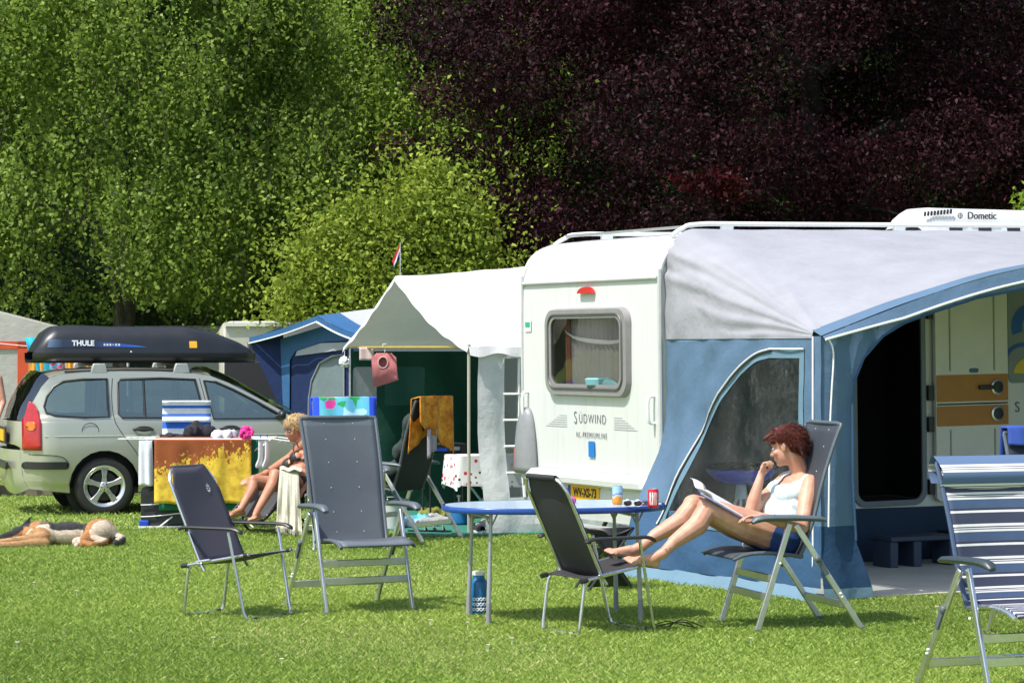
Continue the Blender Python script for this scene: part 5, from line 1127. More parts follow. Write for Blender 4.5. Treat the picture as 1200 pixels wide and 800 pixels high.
q = B(); q.grid(lambda u, v: ((u-.5)*.56*(1-.03*math.sin(PI*v)), -.215+.035-.0+.055*math.cos(PI*(v-.5))*(1 if v < 1 else 1)-.05*v, 1.00+.165*v), 14, 12); q.grid(lambda u, v: ((u-.5)*.56, -.25-.03*math.cos(PI*(v-.5)), 1.03+.135*v), 10, 6); q.obj('headrest', t.m, ch6, merge=True)
q = B(); q.box((-.345, -.02, .40), (.02, .05, .16)); q.obj('side_bracket', M('bracket_grey', (.35, .37, .38), .4), ch6, bevel=.012)
nv_ = fabric('navy_chair', (.010, .014, .03))
ch7 = recliner('dark navy recliner chair with an orange towel thrown over its back', (-.90, 22.75, 0), rzf(-.85, .50), nv_, None, 1.0, False)
ch8 = recliner('navy recliner covered by a flowered towel, hidden behind the empty grey recliner', (-1.42, 21.9, 0), rzf(.15, -.98), nv_, None, 1.0, False)
ch9 = recliner('navy chair behind the striped recliner with a blue cloth over it', (3.22, 15.0, 0), rzf(.2, -.97), nv_, None, .95, False)
def over_back(name, label, cat, chair, mat, hw, back_len, front_len, x0=0, zt=1.25, yt=-.235, skew=0, grp=None, thick=.008, tilt=0):
    def fn(u, v):
        x = x0+(u-.5)*2*hw+skew*v; s_ = v*(back_len+front_len)-front_len
        if s_ < 0: d = -s_; y = yt+.045+.16*d+.012*math.sin(u*17); z = zt+.02-max(0, d-.03)*.97; x += .015*math.sin(d*9+u*4)
        else: y = yt-.03-.03*s_-.016*math.sin(u*15+1); z = zt+.02-max(0, s_-.03); x += .05*s_*(u-.5)
        z += .012*mn.noise(V((x*9, s_*6, 2)))-tilt*abs(s_)*(u if s_ > 0 else 1-u)
        return (x, y, z)
    q = B(); q.grid(fn, 22, 26); o = q.obj(name, mat, None, solid=thick); o.location = chair.location; o.rotation_euler = chair.rotation_euler; return tag(o, label, cat, grp)
t = NT('orange_towel'); f = t.noise(7, None, 5, .7); t.base(t.ramp(f, [(.32, (.22, .06, .008)), (.5, (.62, .22, .02)), (.68, (.80, .42, .05))])); t.set(Roughness=.95); t.bump(t.noise(90), .5, .004)
over_back('bath_towel', 'orange-brown towel hanging over the back of the dark chair by the white tent', 'towel', ch7, t.m, .285, .26, .26, 0, skew=.0, tilt=1.1)
q = B(); q.grid(lambda u, v: (-.16+.13*u, -.275-.015*math.sin(u*8), .98-.26*v*(1-.3*u)), 6, 8); o_ = q.obj('small_towel', M('lilac_towel', (.34, .31, .38), .95), None, solid=.008); o_.location = ch7.location; o_.rotation_euler = ch7.rotation_euler; tag(o_, 'greyish lilac cloth peeping out below the orange towel on the chair', 'cloth')
t = NT('floral_towel'); co_ = t.coord(); v1 = t.n('ShaderNodeTexVoronoi'); v1.inputs['Scale'].default_value = 13; t.l(co_, v1.inputs['Vector'])
fl_c = t.ramp(v1.outputs['Color'], [(0, (.02, .30, .10)), (.3, (.10, .45, .55)), (.45, (.35, .60, .75)), (.62, (.65, .05, .30)), (.72, (.10, .40, .6)), (.85, (.05, .35, .12))], 'CONSTANT')
sp = t.n('ShaderNodeSeparateXYZ'); t.l(co_, sp.inputs[0]); ax = t.math('ABSOLUTE', t.math('ADD', sp.outputs['X'], 0.0)); md = t.math('GREATER_THAN', ax, .215)
t.base(t.mix(md, fl_c, (.02, .07, .60))); t.set(Roughness=.95)
over_back('beach_towel', 'blue-edged flowered beach towel over the chair back behind the grey recliner', 'towel', ch8, t.m, .285, .45, .45)
over_back('blue_cloth', 'deep blue cloth over the chair back at the right frame edge', 'cloth', ch9, M('deep_blue_cloth', (.02, .06, .30), .8), .27, .25, .14, 0, 1.21)
# small dark bag on the navy chair
q = B(); q.ell((0, .12, .58), (.20, .14, .13)); q.ell((0, .04, .76), (.19, .08, .15)); q.ell((.0, -.02, .95), (.17, .06, .16)); me = blob(q, .02, 3)
for v_ in me.vertices: v_.co += v_.normal*.035*mn.noise(v_.co*9)
me.materials.clear(); me.materials.append(M('dark_green_clothes', (.02, .035, .03), .9, var=.4, vs=8, bump=.8, bs=10, bd=.02)); me.shade_smooth(); o_ = bpy.data.objects.new('clothes_heap', me); COL.objects.link(o_); o_.location = ch7.location; o_.rotation_euler = ch7.rotation_euler; tag(o_, 'dark green clothes heaped on the navy chair under the orange towel', 'clothes')
# ------------------------------------------------------------------ oval table
TB = thing('oval_table', 'oval camping table with pale blue top and bright blue rim', 'table', (.262, 16.02, 0), math.radians(14))
def sup(rx, ry, n=72, e=2.35): return [(rx*math.copysign(abs(math.cos(a))**(2/e), math.cos(a)), ry*math.copysign(abs(math.sin(a))**(2/e), math.sin(a))) for a in [2*PI*k/n for k in range(n)]]
q = B(); q.prism(sup(.685, .435), .700, .722, lambda x, y, h: (x, y, h)); q.obj('tabletop', M('tabletop_blue_grey', (.36, .47, .56), .32, var=.04, vs=3, coat=.3), TB)
q = B(); o_ = sup(.70, .45); n = len(o_); q.grid(lambda u, v: (lambda k, w_: (o_[k % n][0]*(1+.012*math.sin(w_)), o_[k % n][1]*(1+.014*math.sin(w_)), .704+.0185*math.cos(w_)))(int(round(u)), PI*v), n, 8, 0, n, 0, 1)
q.obj('rim', M('rim_blue', (.012, .065, .30), .3, var=.05, coat=.3), TB, merge=True)
q = B(); q.prism(sup(.69, .44), .684, .699, lambda x, y, h: (x, y, h)); q.obj('underside', M('chipboard_beige', (.40, .30, .15), .7), TB)
q = B(); q.box((0, 0, .7225), (.004, .87, .002)); q.obj('fold_line', M('fold_grey', (.2, .25, .3), .6, var=0), TB)
q = B(); q.box((0, -.444, .684), (.035, .02, .028)); q.ell((0, -.455, .684), (.016, .008, .016)); q.obj('catch', M('catch_white', (.6, .6, .58), .4), TB)
gt = M('leg_grey', (.36, .38, .40), .4, .3, .08)
for sx in (-1, 1):
    for s_ in (-1, 1):
        xb, yb = sx*.485, s_*.27; xt, yt = sx*.465, s_*.25
        q = B(); q.tube([(xt, yt, .68), (xt+(xb-xt)*.5, yt+(yb-yt)*.5, .35)], .0115, 10); q.tube([(xt+(xb-xt)*.5, yt+(yb-yt)*.5, .37), (xb, yb, .10)], .0145, 10); lg = q.obj('leg', gt, TB)
        q = B(); q.tube([(xb-(xb-xt)*.1, yb, .14), (xb, yb, 0)], .0165, 10); q.obj('foot_sleeve', M('sleeve_grey', (.25, .26, .27), .6), lg)
        q = B(); q.tube([(xt, yt, .60), (xt-sx*.045, yt, .69)], .006, 6); q.tube([(xt, yt, .60), (xt+sx*.045, yt, .69)], .006, 6); q.obj('bracket', gt, lg)
    q = B(); q.tube([(sx*.465, -.25, .655), (sx*.465, .25, .655)], .010, 8); q.obj('crossbar', gt, TB)
TZ = .7235
def on_table(px, py):    # pixel -> point on the table top
    Y = FP*(HH-TZ)/(py-HY); return V(((px-600)*Y/FP, Y, TZ))
def can(label, loc, mat, top):
    r = thing('drink_can', label, 'can', loc, .4)
    q = B(); q.lathe([(.026, .0), (.031, .008), (.033, .015), (.033, .103), (.029, .113)], 28); q.obj('can_body', mat, r)
    q = B(); q.lathe([(.0285, .113), (.0285, .1165), (.026, .1165), (.025, .113), (0, .113)], 24); q.box((.003, 0, .1145), (.02, .012, .002)); q.obj('can_lid', top, r); return r
t = NT('red_can'); co_ = t.coord(); mp = t.n('ShaderNodeMapping'); t.l(co_, mp.inputs[0]); mp.inputs['Scale'].default_value = (55, 55, 22); mp.inputs['Location'].default_value = (.3, 0, .2)
w_ = t.n('ShaderNodeTexWave'); w_.inputs['Scale'].default_value = .6; w_.inputs['Distortion'].default_value = 7; t.l(mp.outputs[0], w_.inputs['Vector'])
sp = t.n('ShaderNodeSeparateXYZ'); t.l(co_, sp.inputs[0]); zr = t.math('MULTIPLY', t.math('GREATER_THAN', sp.outputs['Z'], .018), t.math('LESS_THAN', sp.outputs['Z'], .095)); side_m = t.math('MULTIPLY', t.math('LESS_THAN', sp.outputs['Y'], -.012), t.math('LESS_THAN', sp.outputs['X'], .012))
t.base(t.mix(t.math('MULTIPLY', t.math('MULTIPLY', zr, side_m), t.math('GREATER_THAN', w_.outputs['Fac'], .5)), (.60, .006, .012), (.85, .80, .78))); t.set(Roughness=.22, Metallic=.1); t.b.inputs['Coat Weight'].default_value = .4
can('red drink can with white script at the right end of the oval table', on_table(765.5, 594.5), t.m, alu)
t = NT('orange_can'); co_ = t.coord(); sp = t.n('ShaderNodeSeparateXYZ'); t.l(co_, sp.inputs[0])
f = t.math('ADD', sp.outputs['Z'], t.math('MULTIPLY', t.math('SUBTRACT', t.noise(25, co_, 2), .5), .06)); t.base(t.ramp(t.math('MULTIPLY', f, 8.6), [(0, (.75, .28, .02)), (.30, (.85, .36, .04)), (.46, (.70, .72, .74)), (.52, (.10, .22, .50)), (.66, (.45, .62, .78)), (.86, (.30, .55, .80))])); t.set(Roughness=.22, Metallic=.3)
can('blue-topped orange drink can near the middle of the oval table', on_table(723.5, 590.5), t.m, alu)
p = on_table(742, 593.5); gl_ = thing('sunglasses', 'folded sunglasses lying next to the red can on the table', 'sunglasses', p, -.2)
for x in (-.032, .032):
    q = B(); q.tube([(x+.026*math.cos(a), -.01, .022+.019*math.sin(a)) for a in [2*PI*k/16 for k in range(16)]], .0025, 5, True); q.obj('rim', alu, gl_); q = B(); q.ell((x, -.01, .022), (.025, .003, .018)); q.obj('lens', M('lens_dark', (.03, .02, .03), .1), gl_)
q = B(); q.tube([(-.06, -.008, .028), (-.062, .05, .02), (.03, .06, .008)], .0022, 5); q.tube([(.06, -.008, .028), (.062, .045, .02), (-.03, .05, .008)], .0022, 5); q.obj('temples', alu, gl_)
q = B(); q.prism(rrect(-.045, -.03, .045, .03, .008), 0, .024, lambda x, y, h: (x, y, h)); wl = q.obj('wallet', M('wallet_maroon', (.06, .04, .09), .5), None, bevel=.006); wl.location = on_table(755, 592)+V((-.01, .05, 0)); tag(wl, 'small dark purple wallet left of the red can', 'wallet')
q = B(); q.lathe([(0, 0), (.035, .001), (.04, .012), (.036, .03), (.02, .04), (0, .036)], 16); pkx = q.obj('pink_tin', M('pink_tin', (.70, .08, .38), .4), None); pkx.location = on_table(668, 589); tag(pkx, 'bright pink tin on the table just behind the black chair back', 'tin')
# blue bottle
BT_ = thing('drinking_bottle', 'blue steel drinking bottle with white dots and lid standing in the grass under the table', 'bottle', G(561, 721), .5)
q = B(); q.lathe([(.0, 0), (.052, .002), (.056, .012), (.056, .205), (.052, .222), (.040, .234), (.038, .240), (.038, .262)], 32); q.obj('bottle_body', M('bottle_blue', (.008, .13, .33), .38, var=.06, coat=.15), BT_)
q = B(); q.lathe([(.041, .258), (.042, .262), (.042, .278), (.036, .282), (0, .282)], 24); q.obj('lid', whitep, BT_)
q = B()
for j in range(3):
    for k in range(9):
        a = -2.6+k*.40+(.0); z = .045+.032*j; c_ = V((math.cos(a)*.0562, math.sin(a)*.0562, z)); n_ = V((math.cos(a), math.sin(a), 0)); tt = V((-math.sin(a), math.cos(a), 0))
        q.tube([c_+n_*.0005+(tt*math.cos(b_)+V((0, 0, 1))*math.sin(b_))*.0088 for b_ in [2*PI*m/10 for m in range(10)]], .0034, 5, True)
q.obj('dot_pattern', M('dots_white', (.8, .8, .78), .5, var=0), BT_)
# black straps on the grass by the chair foot, black stool behind the table
q = B(); p = G(790, 738)
for pts in ([(-.12, .02, .03), (-.04, .0, .055), (.05, .03, .03), (.16, .0, .012)], [(-.10, .05, .02), (0, -.03, .05), (.08, .01, .045), (.13, -.04, .012)], [(-.05, -.03, .015), (.04, .02, .06), (.12, .03, .04), (.2, .02, .01)]): q.tube(spl(pts, 5), .009, 6, flat=.4)
o_ = q.obj('strap', blackp, None); o_.location = p; tag(o_, 'tangled black strap lying in the grass at the foot of the dark chair', 'strap')
fs_ = thing('folding_stool', 'black cloth folding stool standing half hidden behind the table', 'stool', G(708, 690), .3)
q = B(); q.grid(lambda u, v: ((u-.5)*.34, (v-.5)*.30, .44-.05*math.sin(PI*u)), 8, 4); q.obj('seat', blackp, fs_, solid=.01)
for s_ in (-1, 1):
    for y in (-.14, .14): q = B(); q.tube([(s_*.17, y, .44), (-s_*.17, y, 0)], .010, 6); q.obj('leg', blackp, fs_)
q = B(); q.sheet([[(-.17, .44), (.17, .44), (.02, .24), (.17, .03), (-.17, .03), (-.02, .24)]], lambda x, z: (x, -.12, z)); q.obj('side_cloth', blackp, fs_, solid=.006)
# ------------------------------------------------------------------ things on the green mat
def mt(px, py, z=.015): return G(px, py)+V((0, 0, z))
gb = thing('gas_bottle', 'squat blue gas bottle at the back of the green mat', 'gas bottle', mt(538, 616))
q = B(); q.lathe([(0, 0), (.09, .0), (.105, .02), (.108, .14), (.09, .19), (.04, .215), (0, .218)], 28); q.obj('cylinder', M('gas_blue', (.012, .15, .38), .4, coat=.1), gb)
q = B(); q.lathe([(.012, .21), (.012, .26), (.022, .262), (.022, .28), (0, .28)], 12); q.obj('valve', alu, gb)
bk = thing('bucket', 'white plastic bucket beside the navy chair', 'bucket', G(459, 620))
q = B(); q.lathe([(0, .0), (.09, .0), (.12, .25), (.127, .25), (.127, .26), (.116, .26), (.087, .01), (0, .01)], 26); q.obj('pail', M('bucket_white', (.62, .66, .68), .5), bk)
q = B(); q.tube(spl([(-.125, 0, .25), (-.09, -.09, .30), (0, -.13, .31), (.09, -.09, .30), (.125, 0, .25)], 4), .004, 5); q.obj('handle', alu, bk)
ct = thing('side_table', 'small table under a white cherry-print tablecloth inside the white tent', 'table', V(((572-600)*24.3/FP, 24.3, 0)), math.radians(20))
q = B(); q.box((0, 0, .665), (.72, .42, .025)); q.obj('top', whitep, ct)
for s_ in (-1, 1):
    for y in (-.18, .18): q = B(); q.tube([(s_*.33, y, .65), (-s_*.18, y, .0)], .012, 6); q.obj('leg', whitep, ct)
t = NT('cherry_print'); co_ = t.coord(); v1 = t.n('ShaderNodeTexVoronoi'); v1.inputs['Scale'].default_value = 11; t.l(co_, v1.inputs['Vector']); v2 = t.n('ShaderNodeTexVoronoi'); v2.inputs['Scale'].default_value = 15; t.l(co_, v2.inputs['Vector'])
c = t.mix(t.math('LESS_THAN', v2.outputs['Distance'], .20), (.66, .66, .64), (.03, .06, .04)); c = t.mix(t.math('LESS_THAN', v1.outputs['Distance'], .24), c, (.50, .02, .04)); t.base(c); t.set(Roughness=.8)
q = B(); q.prism(rrect(-.375, -.23, .375, .23, .05), .679, .684, lambda x, y, h: (x, y, h))
def sk(u, v):
    o1 = rrect(-.378, -.233, .378, .233, .06, 6); k = int(round(u)) % len(o1); x, y = o1[k]; w_ = 1+.05*v+.02*math.sin(k*1.9)*v; return (x*w_, y*w_, .682-(.30+.03*math.sin(k*.9))*v)
q.grid(sk, 28, 6, 0, 28, 0, 1); tc_ = q.obj('tablecloth', t.m, None); tc_.location = ct.location; tc_.rotation_euler = ct.rotation_euler; tag(tc_, 'white tablecloth with red cherries in the white tent', 'tablecloth')
sv = thing('camping_stove', 'black camping stove with blue knob on a stand by the green wall', 'stove', V(((519-600)*25.2/FP, 25.2, 0)), .4)
q = B(); q.box((0, 0, .71), (.40, .28, .10)); q.obj('stove_box', blackp, sv, bevel=.01)
q = B(); q.box((-.08, -.145, .70), (.14, .01, .03)); q.obj('blue_panel', M('stove_blue', (.02, .07, .45), .4), sv); q = B(); q.box((.07, -.145, .71), (.10, .01, .035)); q.obj('steel_panel', alu, sv)
for x in (-.17, .17):
    for y in (-.1, .1): q = B(); q.tube([(x, y, .66), (x, y, 0)], .009, 6); q.obj('leg', blackp, sv)
def shoe(label, loc, rz, mat, sole, grp):
    r = thing('shoe', label, 'shoe', loc, rz, grp); q = B(); q.prism([(-.05+.012*math.sin(a), 0) for a in (0,)] and [(.035*math.cos(a)*(1 if math.sin(a) < 0 else 1.15), .13*math.sin(a)) for a in [2*PI*k/16 for k in range(16)]], 0, .025, lambda x, y, h: (x, y, h)); q.obj('sole', sole, r, bevel=.004)
    q = B(); q.grid(lambda u, v: (.036*math.cos(PI*u)*(1 if v > .1 else .8), -.125+.25*v, .024+math.sin(PI*u)**.7*(.075-.045*v**1.5 if v > .35 else .045+.03*v)), 12, 12); q.obj('upper', mat, r); q = B(); q.tube([(-.02, 0, .085), (.02, .02, .08)], .004, 4); q.tube([(-.02, .03, .075), (.02, .05, .068)], .004, 4); q.obj('laces', whitep, r); return r
ws = M('sole_white', (.6, .6, .58), .6); gsx = M('sneaker_grey', (.30, .30, .30), .8, var=.3, vs=20); bsx = M('sneaker_black', (.03, .03, .035), .8, var=.4)
shoe('grey lace-up shoe on the green mat by the blue gas bottle', mt(515, 616), 1.3, gsx, ws, 'grey shoes on the mat'); shoe('grey lace-up shoe lying left of its mate on the green mat', mt(499, 618), 1.5, gsx, ws, 'grey shoes on the mat')
shoe('black and white sneaker standing at the foot of the white tent wall', mt(561, 626), .3, bsx, ws, 'black sneakers by the tent wall'); shoe('rear one of the black and white sneakers at the tent wall', mt(568, 621), .5, bsx, ws, 'black sneakers by the tent wall')
shoe('dark shoe with a red toe in front of the gas bottle', mt(522, 609), 1.9, M('shoe_dark_red', (.12, .01, .01), .6, var=.5), blackp, None)
for px, py, lb in ((493, 624.5, 'left black sandal lying flat on the green mat'), (514, 624.5, 'right black sandal lying flat on the green mat')):
    r = thing('sandal', lb, 'sandal', mt(px, py), 1.35, 'black sandals on the mat'); q = B(); q.prism([(.036*math.cos(a), .125*math.sin(a)) for a in [2*PI*k/14 for k in range(14)]], 0, .014, lambda x, y, h: (x, y, h)); q.obj('sole', blackp, r)
    q = B(); q.tube([(-.034, .03, .012), (-.01, .05, .045), (.034, .03, .012)], .008, 5); q.tube([(-.034, -.05, .012), (0, -.04, .055), (.034, -.05, .012)], .008, 5); q.obj('straps', blackp, r)
def heap(name, label, cat, loc, rx, ry, h, mat, seed, n=7):
    rd = random.Random(seed); q = B()
    for k in range(n): q.ell((rd.uniform(-.6, .6)*rx, rd.uniform(-.6, .6)*ry, h*rd.uniform(.25, .5)), (rx*rd.uniform(.4, .6), ry*rd.uniform(.4, .6), h*rd.uniform(.3, .5)), Matrix.Rotation(rd.uniform(-.4, .4), 3, 'Y') @ Matrix.Rotation(rd.uniform(0, 3), 3, 'Z'))
    me = blob(q, .012, 2); me.materials.clear(); me.materials.append(mat)
    for v_ in me.vertices:
        c_ = v_.co; v_.co = c_+V((0, 0, 1))*.25*h*mn.noise(V((c_.x*16, c_.y*16, seed)))+c_*.12*mn.noise(c_*24+V((seed, 0, 0)))
    me.shade_smooth(); o = bpy.data.objects.new(name, me); COL.objects.link(o); o.location = loc; return tag(o, label, cat)
heap('swim_things', 'turquoise and white cloth bundle on the green mat', 'clothes', mt(487, 615), .17, .10, .10, NT('x') and M('turq_bundle', (.10, .42, .50), .8, var=.6, vs=10), 4)
heap('blue_white_bag', 'crumpled white and blue plastic bag left of the shoes on the mat', 'bag', mt(478, 619), .12, .08, .09, M('bag_blue_white', (.42, .52, .62), .4, var=.5, vs=12), 5)
heap('olive_jacket', 'olive-yellow jacket thrown down against the green tent wall', 'jacket', mt(507, 609), .18, .12, .12, M('olive_cloth', (.16, .17, .03), .9, var=.5, vs=12), 6)
heap('grey_cloth', 'grey patterned cloth between the shoes and the blue bundle', 'cloth', mt(510, 612), .10, .09, .09, M('grey_cloth', (.32, .32, .32), .9, var=.5, vs=16), 8)
# ------------------------------------------------------------------ laundry rack and what hangs on it
RK = thing('drying_rack', 'white wire drying rack loaded with towels in front of the car', 'drying rack', (0, 0, 0))
RY = 24.3; rx = lambda px: (px-600)*RY/FP
RZ = HH-(513-HY)*RY/FP
q = B()
for dy in (-.27, .27): q.tube([(rx(172), RY+dy, RZ), (rx(322), RY+dy, RZ)], .007, 6)
for px in (172, 322): q.tube([(rx(px), RY-.27, RZ), (rx(px), RY+.27, RZ)], .007, 6)
for k in range(1, 9): q.tube([(rx(172), RY-.27+.06*k, RZ), (rx(322), RY-.27+.06*k, RZ)], .003, 4)
q.obj('top_grid', whitep, RK)
q = B()
for a, b_ in ((172, 143), (322, 350)):
    z1 = RZ-.0 if a == 172 else RZ-.03
    for dy in (-.25, .25): q.tube([(rx(a), RY+dy, RZ), (rx(b_), RY+dy, z1)], .006, 5)
    for k in range(4): x = rx(a)+(rx(b_)-rx(a))*(k+1)/4; q.tube([(x, RY-.25, z1), (x, RY+.25, z1)], .003, 4)
q.obj('wing', whitep, RK)
for dy in (-.27, .27):
    q = B(); q.tube([(rx(176), RY+dy, RZ), (rx(300), RY-dy*.9, .01)], .008, 6); q.tube([(rx(318), RY+dy, RZ), (rx(190), RY-dy*.9, .01)], .008, 6); q.obj('leg', whitep, RK)
def hang(name, label, cat, x0, x1, z0, y, mat, z1=None, drape=.25, wav=.02, nw=9, slope=0, thick=.008, seed=0):
    """cloth folded over a rail at height z1: a short flap behind, a long one in front"""
    z1 = z1 or RZ+.012; W_ = rx(x1)-rx(x0)
    def fn(u, v):
        x = rx(x0)+W_*u; s_ = v*(1+drape)-drape; L = (z1-z0)
        if s_ < 0: return (x, y+.035-.05*s_, z1+s_*L*.9+.0)
        k = min(1, s_*4)
        return (x+.015*s_*math.sin(nw*.5*u+seed), y-.022-wav*k*(math.sin(u*nw+seed)+.5*math.sin(u*nw*2.3+1))*(.4+s_), z1-s_*(L+slope*(1-u))-.0+.006*math.sin(u*nw*1.4)*s_)
    q = B(); q.grid(fn, 36, 28); return tag(q.obj(name, mat, None, solid=thick), label, cat)
t = NT('leaf_towel'); uv = t.n('ShaderNodeUVMap', uv_map='UVMap'); sp = t.n('ShaderNodeSeparateXYZ'); t.l(uv.outputs[0], sp.inputs[0])
mp = t.n('ShaderNodeMapping'); t.l(uv.outputs[0], mp.inputs[0]); mp.inputs['Scale'].default_value = (15, 9, 1); mp.inputs['Rotation'].default_value = (0, 0, .5); nz = t.noise(1.6, mp.outputs[0], 4, .75); 
mp2 = t.n('ShaderNodeMapping'); t.l(uv.outputs[0], mp2.inputs[0]); mp2.inputs['Scale'].default_value = (5, .8, 1); n2 = t.noise(1.0, mp2.outputs[0], 3)
th = t.math('ADD', t.math('MULTIPLY', sp.outputs['Y'], 1.15), t.math('MULTIPLY', sp.outputs['X'], .30)); th = t.math('ADD', th, t.math('MULTIPLY', t.math('SUBTRACT', n2, .5), .9)); lf_ = t.math('GREATER_THAN', t.math('ADD', t.math('MULTIPLY', t.math('SUBTRACT', nz, .5), 1.1), t.math('SUBTRACT', th, .62)), .12)
br = t.ramp(t.noise(3), [(.3, (.20, .045, .015)), (.7, (.30, .085, .02))]); yl = t.ramp(t.noise(11), [(.3, (.42, .22, .02)), (.6, (.72, .52, .05))]); t.base(t.mix(lf_, br, yl)); t.set(Roughness=.95); t.bump(t.noise(60), .4, .004)
hang('leaf_towel', 'brown towel with yellow leaf pattern hanging in front on the drying rack', 'towel', 186, 298, HH-(590-HY)*24/FP, RY-.27, t.m, RZ+.016, .4, .014, 13)
hang('dark_towel', 'dark green towel hanging behind the leaf towel on the rack', 'towel', 190, 301, HH-(598-HY)*24.1/FP, RY-.19, M('bottle_green', (.01, .13, .075), .95), RZ+.005, .3, .014, 7)
hang('green_towel', 'emerald green towel showing right of the leaf towel', 'towel', 295, 303.5, HH-(560-HY)*24.1/FP, RY-.13, M('emerald', (.01, .22, .13), .95), RZ+.005, .3, .01, 3)
hang('white_shirt', 'white shirt hanging at the left end of the drying rack', 'shirt', 168, 183, HH-(568-HY)*24.1/FP, RY-.26, M('shirt_white', (.68, .70, .76), .9), RZ-.01, .3, .02, 4)
hang('dark_shirt', 'black shirt hanging between the white shirt and the leaf towel', 'shirt', 179, 188, HH-(575-HY)*24.1/FP, RY-.22, M('shirt_black', (.02, .018, .03), .9), RZ-.01, .3, .02, 3)
hang('blue_shorts', 'bright blue shorts low behind the leaf towel', 'shorts', 184, 206, HH-(598-HY)*24.3/FP, RY-.10, M('shorts_blue', (.01, .06, .50), .8), RZ-.45, .1, .02, 4)
for k, (a, b_, lb) in enumerate(((305, 311, 'left one of two white socks pegged to the drying rack'), (312.5, 319, 'right one of two white socks pegged to the drying rack'))):
    r = thing('sock', lb, 'sock', (rx((a+b_)/2), RY-.25, RZ), 0, 'white socks on the rack')
    q = B(); q.tube(spl([(0, 0, .0), (.004, 0, -.10), (.0, 0, -.19), (-.018, 0, -.25), (-.02, 0, -.275)], 3), [.022, .024, .026, .027, .027, .027, .028, .030, .033, .036, .034, .028, .012], 10, flat=.5); q.obj('knit', M('sock_white', (.70, .71, .74), .95, bump=.4), r)
    q = B(); q.box((.004, -.012, .015), (.010, .012, .06)); q.obj('peg', M('peg_blue', (.05, .08, .45), .5), r)
heap('black_laundry', 'heap of black laundry on top of the drying rack', 'laundry', (rx(232), RY-.12, RZ), .17, .12, .17, M('laundry_black', (.016, .015, .020), .9, var=.3, bump=.5, bs=30), 11)
heap('black_garment', 'flat black garment lying left on top of the rack', 'laundry', (rx(210), RY-.16, RZ-.01), .17, .10, .07, M('laundry_black2', (.012, .012, .014), .9), 12)
heap('white_laundry', 'crumpled white and dark-marked laundry on the right of the rack top', 'laundry', (rx(266), RY-.18, RZ-.02), .12, .10, .14, NT('x1') and M('laundry_white', (.55, .56, .62), .9, var=.5, vs=14), 13)
q = B(); rd = random.Random(3)
for k in range(46):
    a = rd.random()*6.28; z = rd.uniform(-1, 1); r0 = math.sqrt(1-z*z); q.ell((math.cos(a)*r0*.055, math.sin(a)*r0*.05, z*.05), (.026, .026, .012), Matrix.Rotation(rd.random()*3, 3, 'X') @ Matrix.Rotation(rd.random()*3, 3, 'Y'), 7, 5)
ps = q.obj('hair_scrunchie', M('scrunchie_pink', (.80, .04, .30), .8), None); ps.location = (rx(291.5), RY-.24, RZ+.055); tag(ps, 'bright pink ruffled scrunchie on the corner of the drying rack', 'scrunchie')
bg = thing('folded_tent_bag', 'black bag with thin white piping standing under the drying rack', 'bag', (rx(201), RY-.05, 0), .05)
q = B(); q.prism(rrect(-.27, .03, .27, .40, .05), -.14, .14, lambda x, z, h: (x, h+.012*math.sin(x*14), z+.01*math.sin(x*9))); q.obj('bag_body', M('bag_black', (.018, .020, .024), .6, var=.3, vs=5, bump=.6, bs=8, bd=.02), bg, bevel=.02)
q = B()
for z in (.13, .24): q.tube([(x, -.152-.012*0+.012*math.sin(x*14)*-1*0, z+.02*math.sin(x*6)) for x in np.linspace(-.27, .27, 12)], .005, 5)
q.obj('piping', wpipe, bg); q = B(); q.box((-.24, -.13, .045), (.09, .06, .06)); q.obj('blue_corner', M('shorts_blue', 'x'), bg, bevel=.01)
q = B(); q.box((.02, -.05, .012), (.62, .22, .02)); q.obj('white_base', whitep, bg)
# blue and white striped chair behind the rack
sbm = stripes('blue_white_stripes', 5.5, [(0, (.72, .74, .76)), (.55, (.015, .12, .60))], bump=.1)
sc_ = thing('striped_chair', 'blue and white striped folding chair standing behind the drying rack', 'camping chair', ((218-600)*25.1/FP, 25.1, 0), rzf(.1, -.99))
SH = HH-(470-HY)*25.2/FP
q = B(); q.grid(lambda u, v: ((u-.5)*.475, -.12-.17*v-.02*math.sin(PI*u), .40+(SH-.40)*v), 8, 30); q.obj('backrest', sbm, sc_, solid=.02)
q = B(); q.grid(lambda u, v: ((u-.5)*.475, -.155-.13*math.sin(PI*v)*.35-.02, SH-.20+.20*v), 8, 10); q.obj('headrest', stripes('pad_stripes', 2.2, [(0, (.72, .74, .76)), (.45, (.015, .12, .60)), (.78, (.72, .74, .76))]), sc_, solid=.02)
q = B(); q.grid(lambda u, v: ((u-.5)*.46, -.12+.44*v, .40+.03*v), 6, 6); q.obj('seat', sbm, sc_, solid=.02)
for s_ in (-1, 1):
    q = B(); q.tube([(s_*.25, .26, 0), (s_*.25, -.12, .60)], .012, 6); q.obj('leg', whitep, sc_); q = B(); q.tube([(s_*.25, -.28, 0), (s_*.25, .14, .60)], .012, 6); q.obj('leg', whitep, sc_); q = B(); q.box((s_*.27, .02, .62), (.05, .42, .03)); q.obj('armrest', whitep, sc_, bevel=.01)
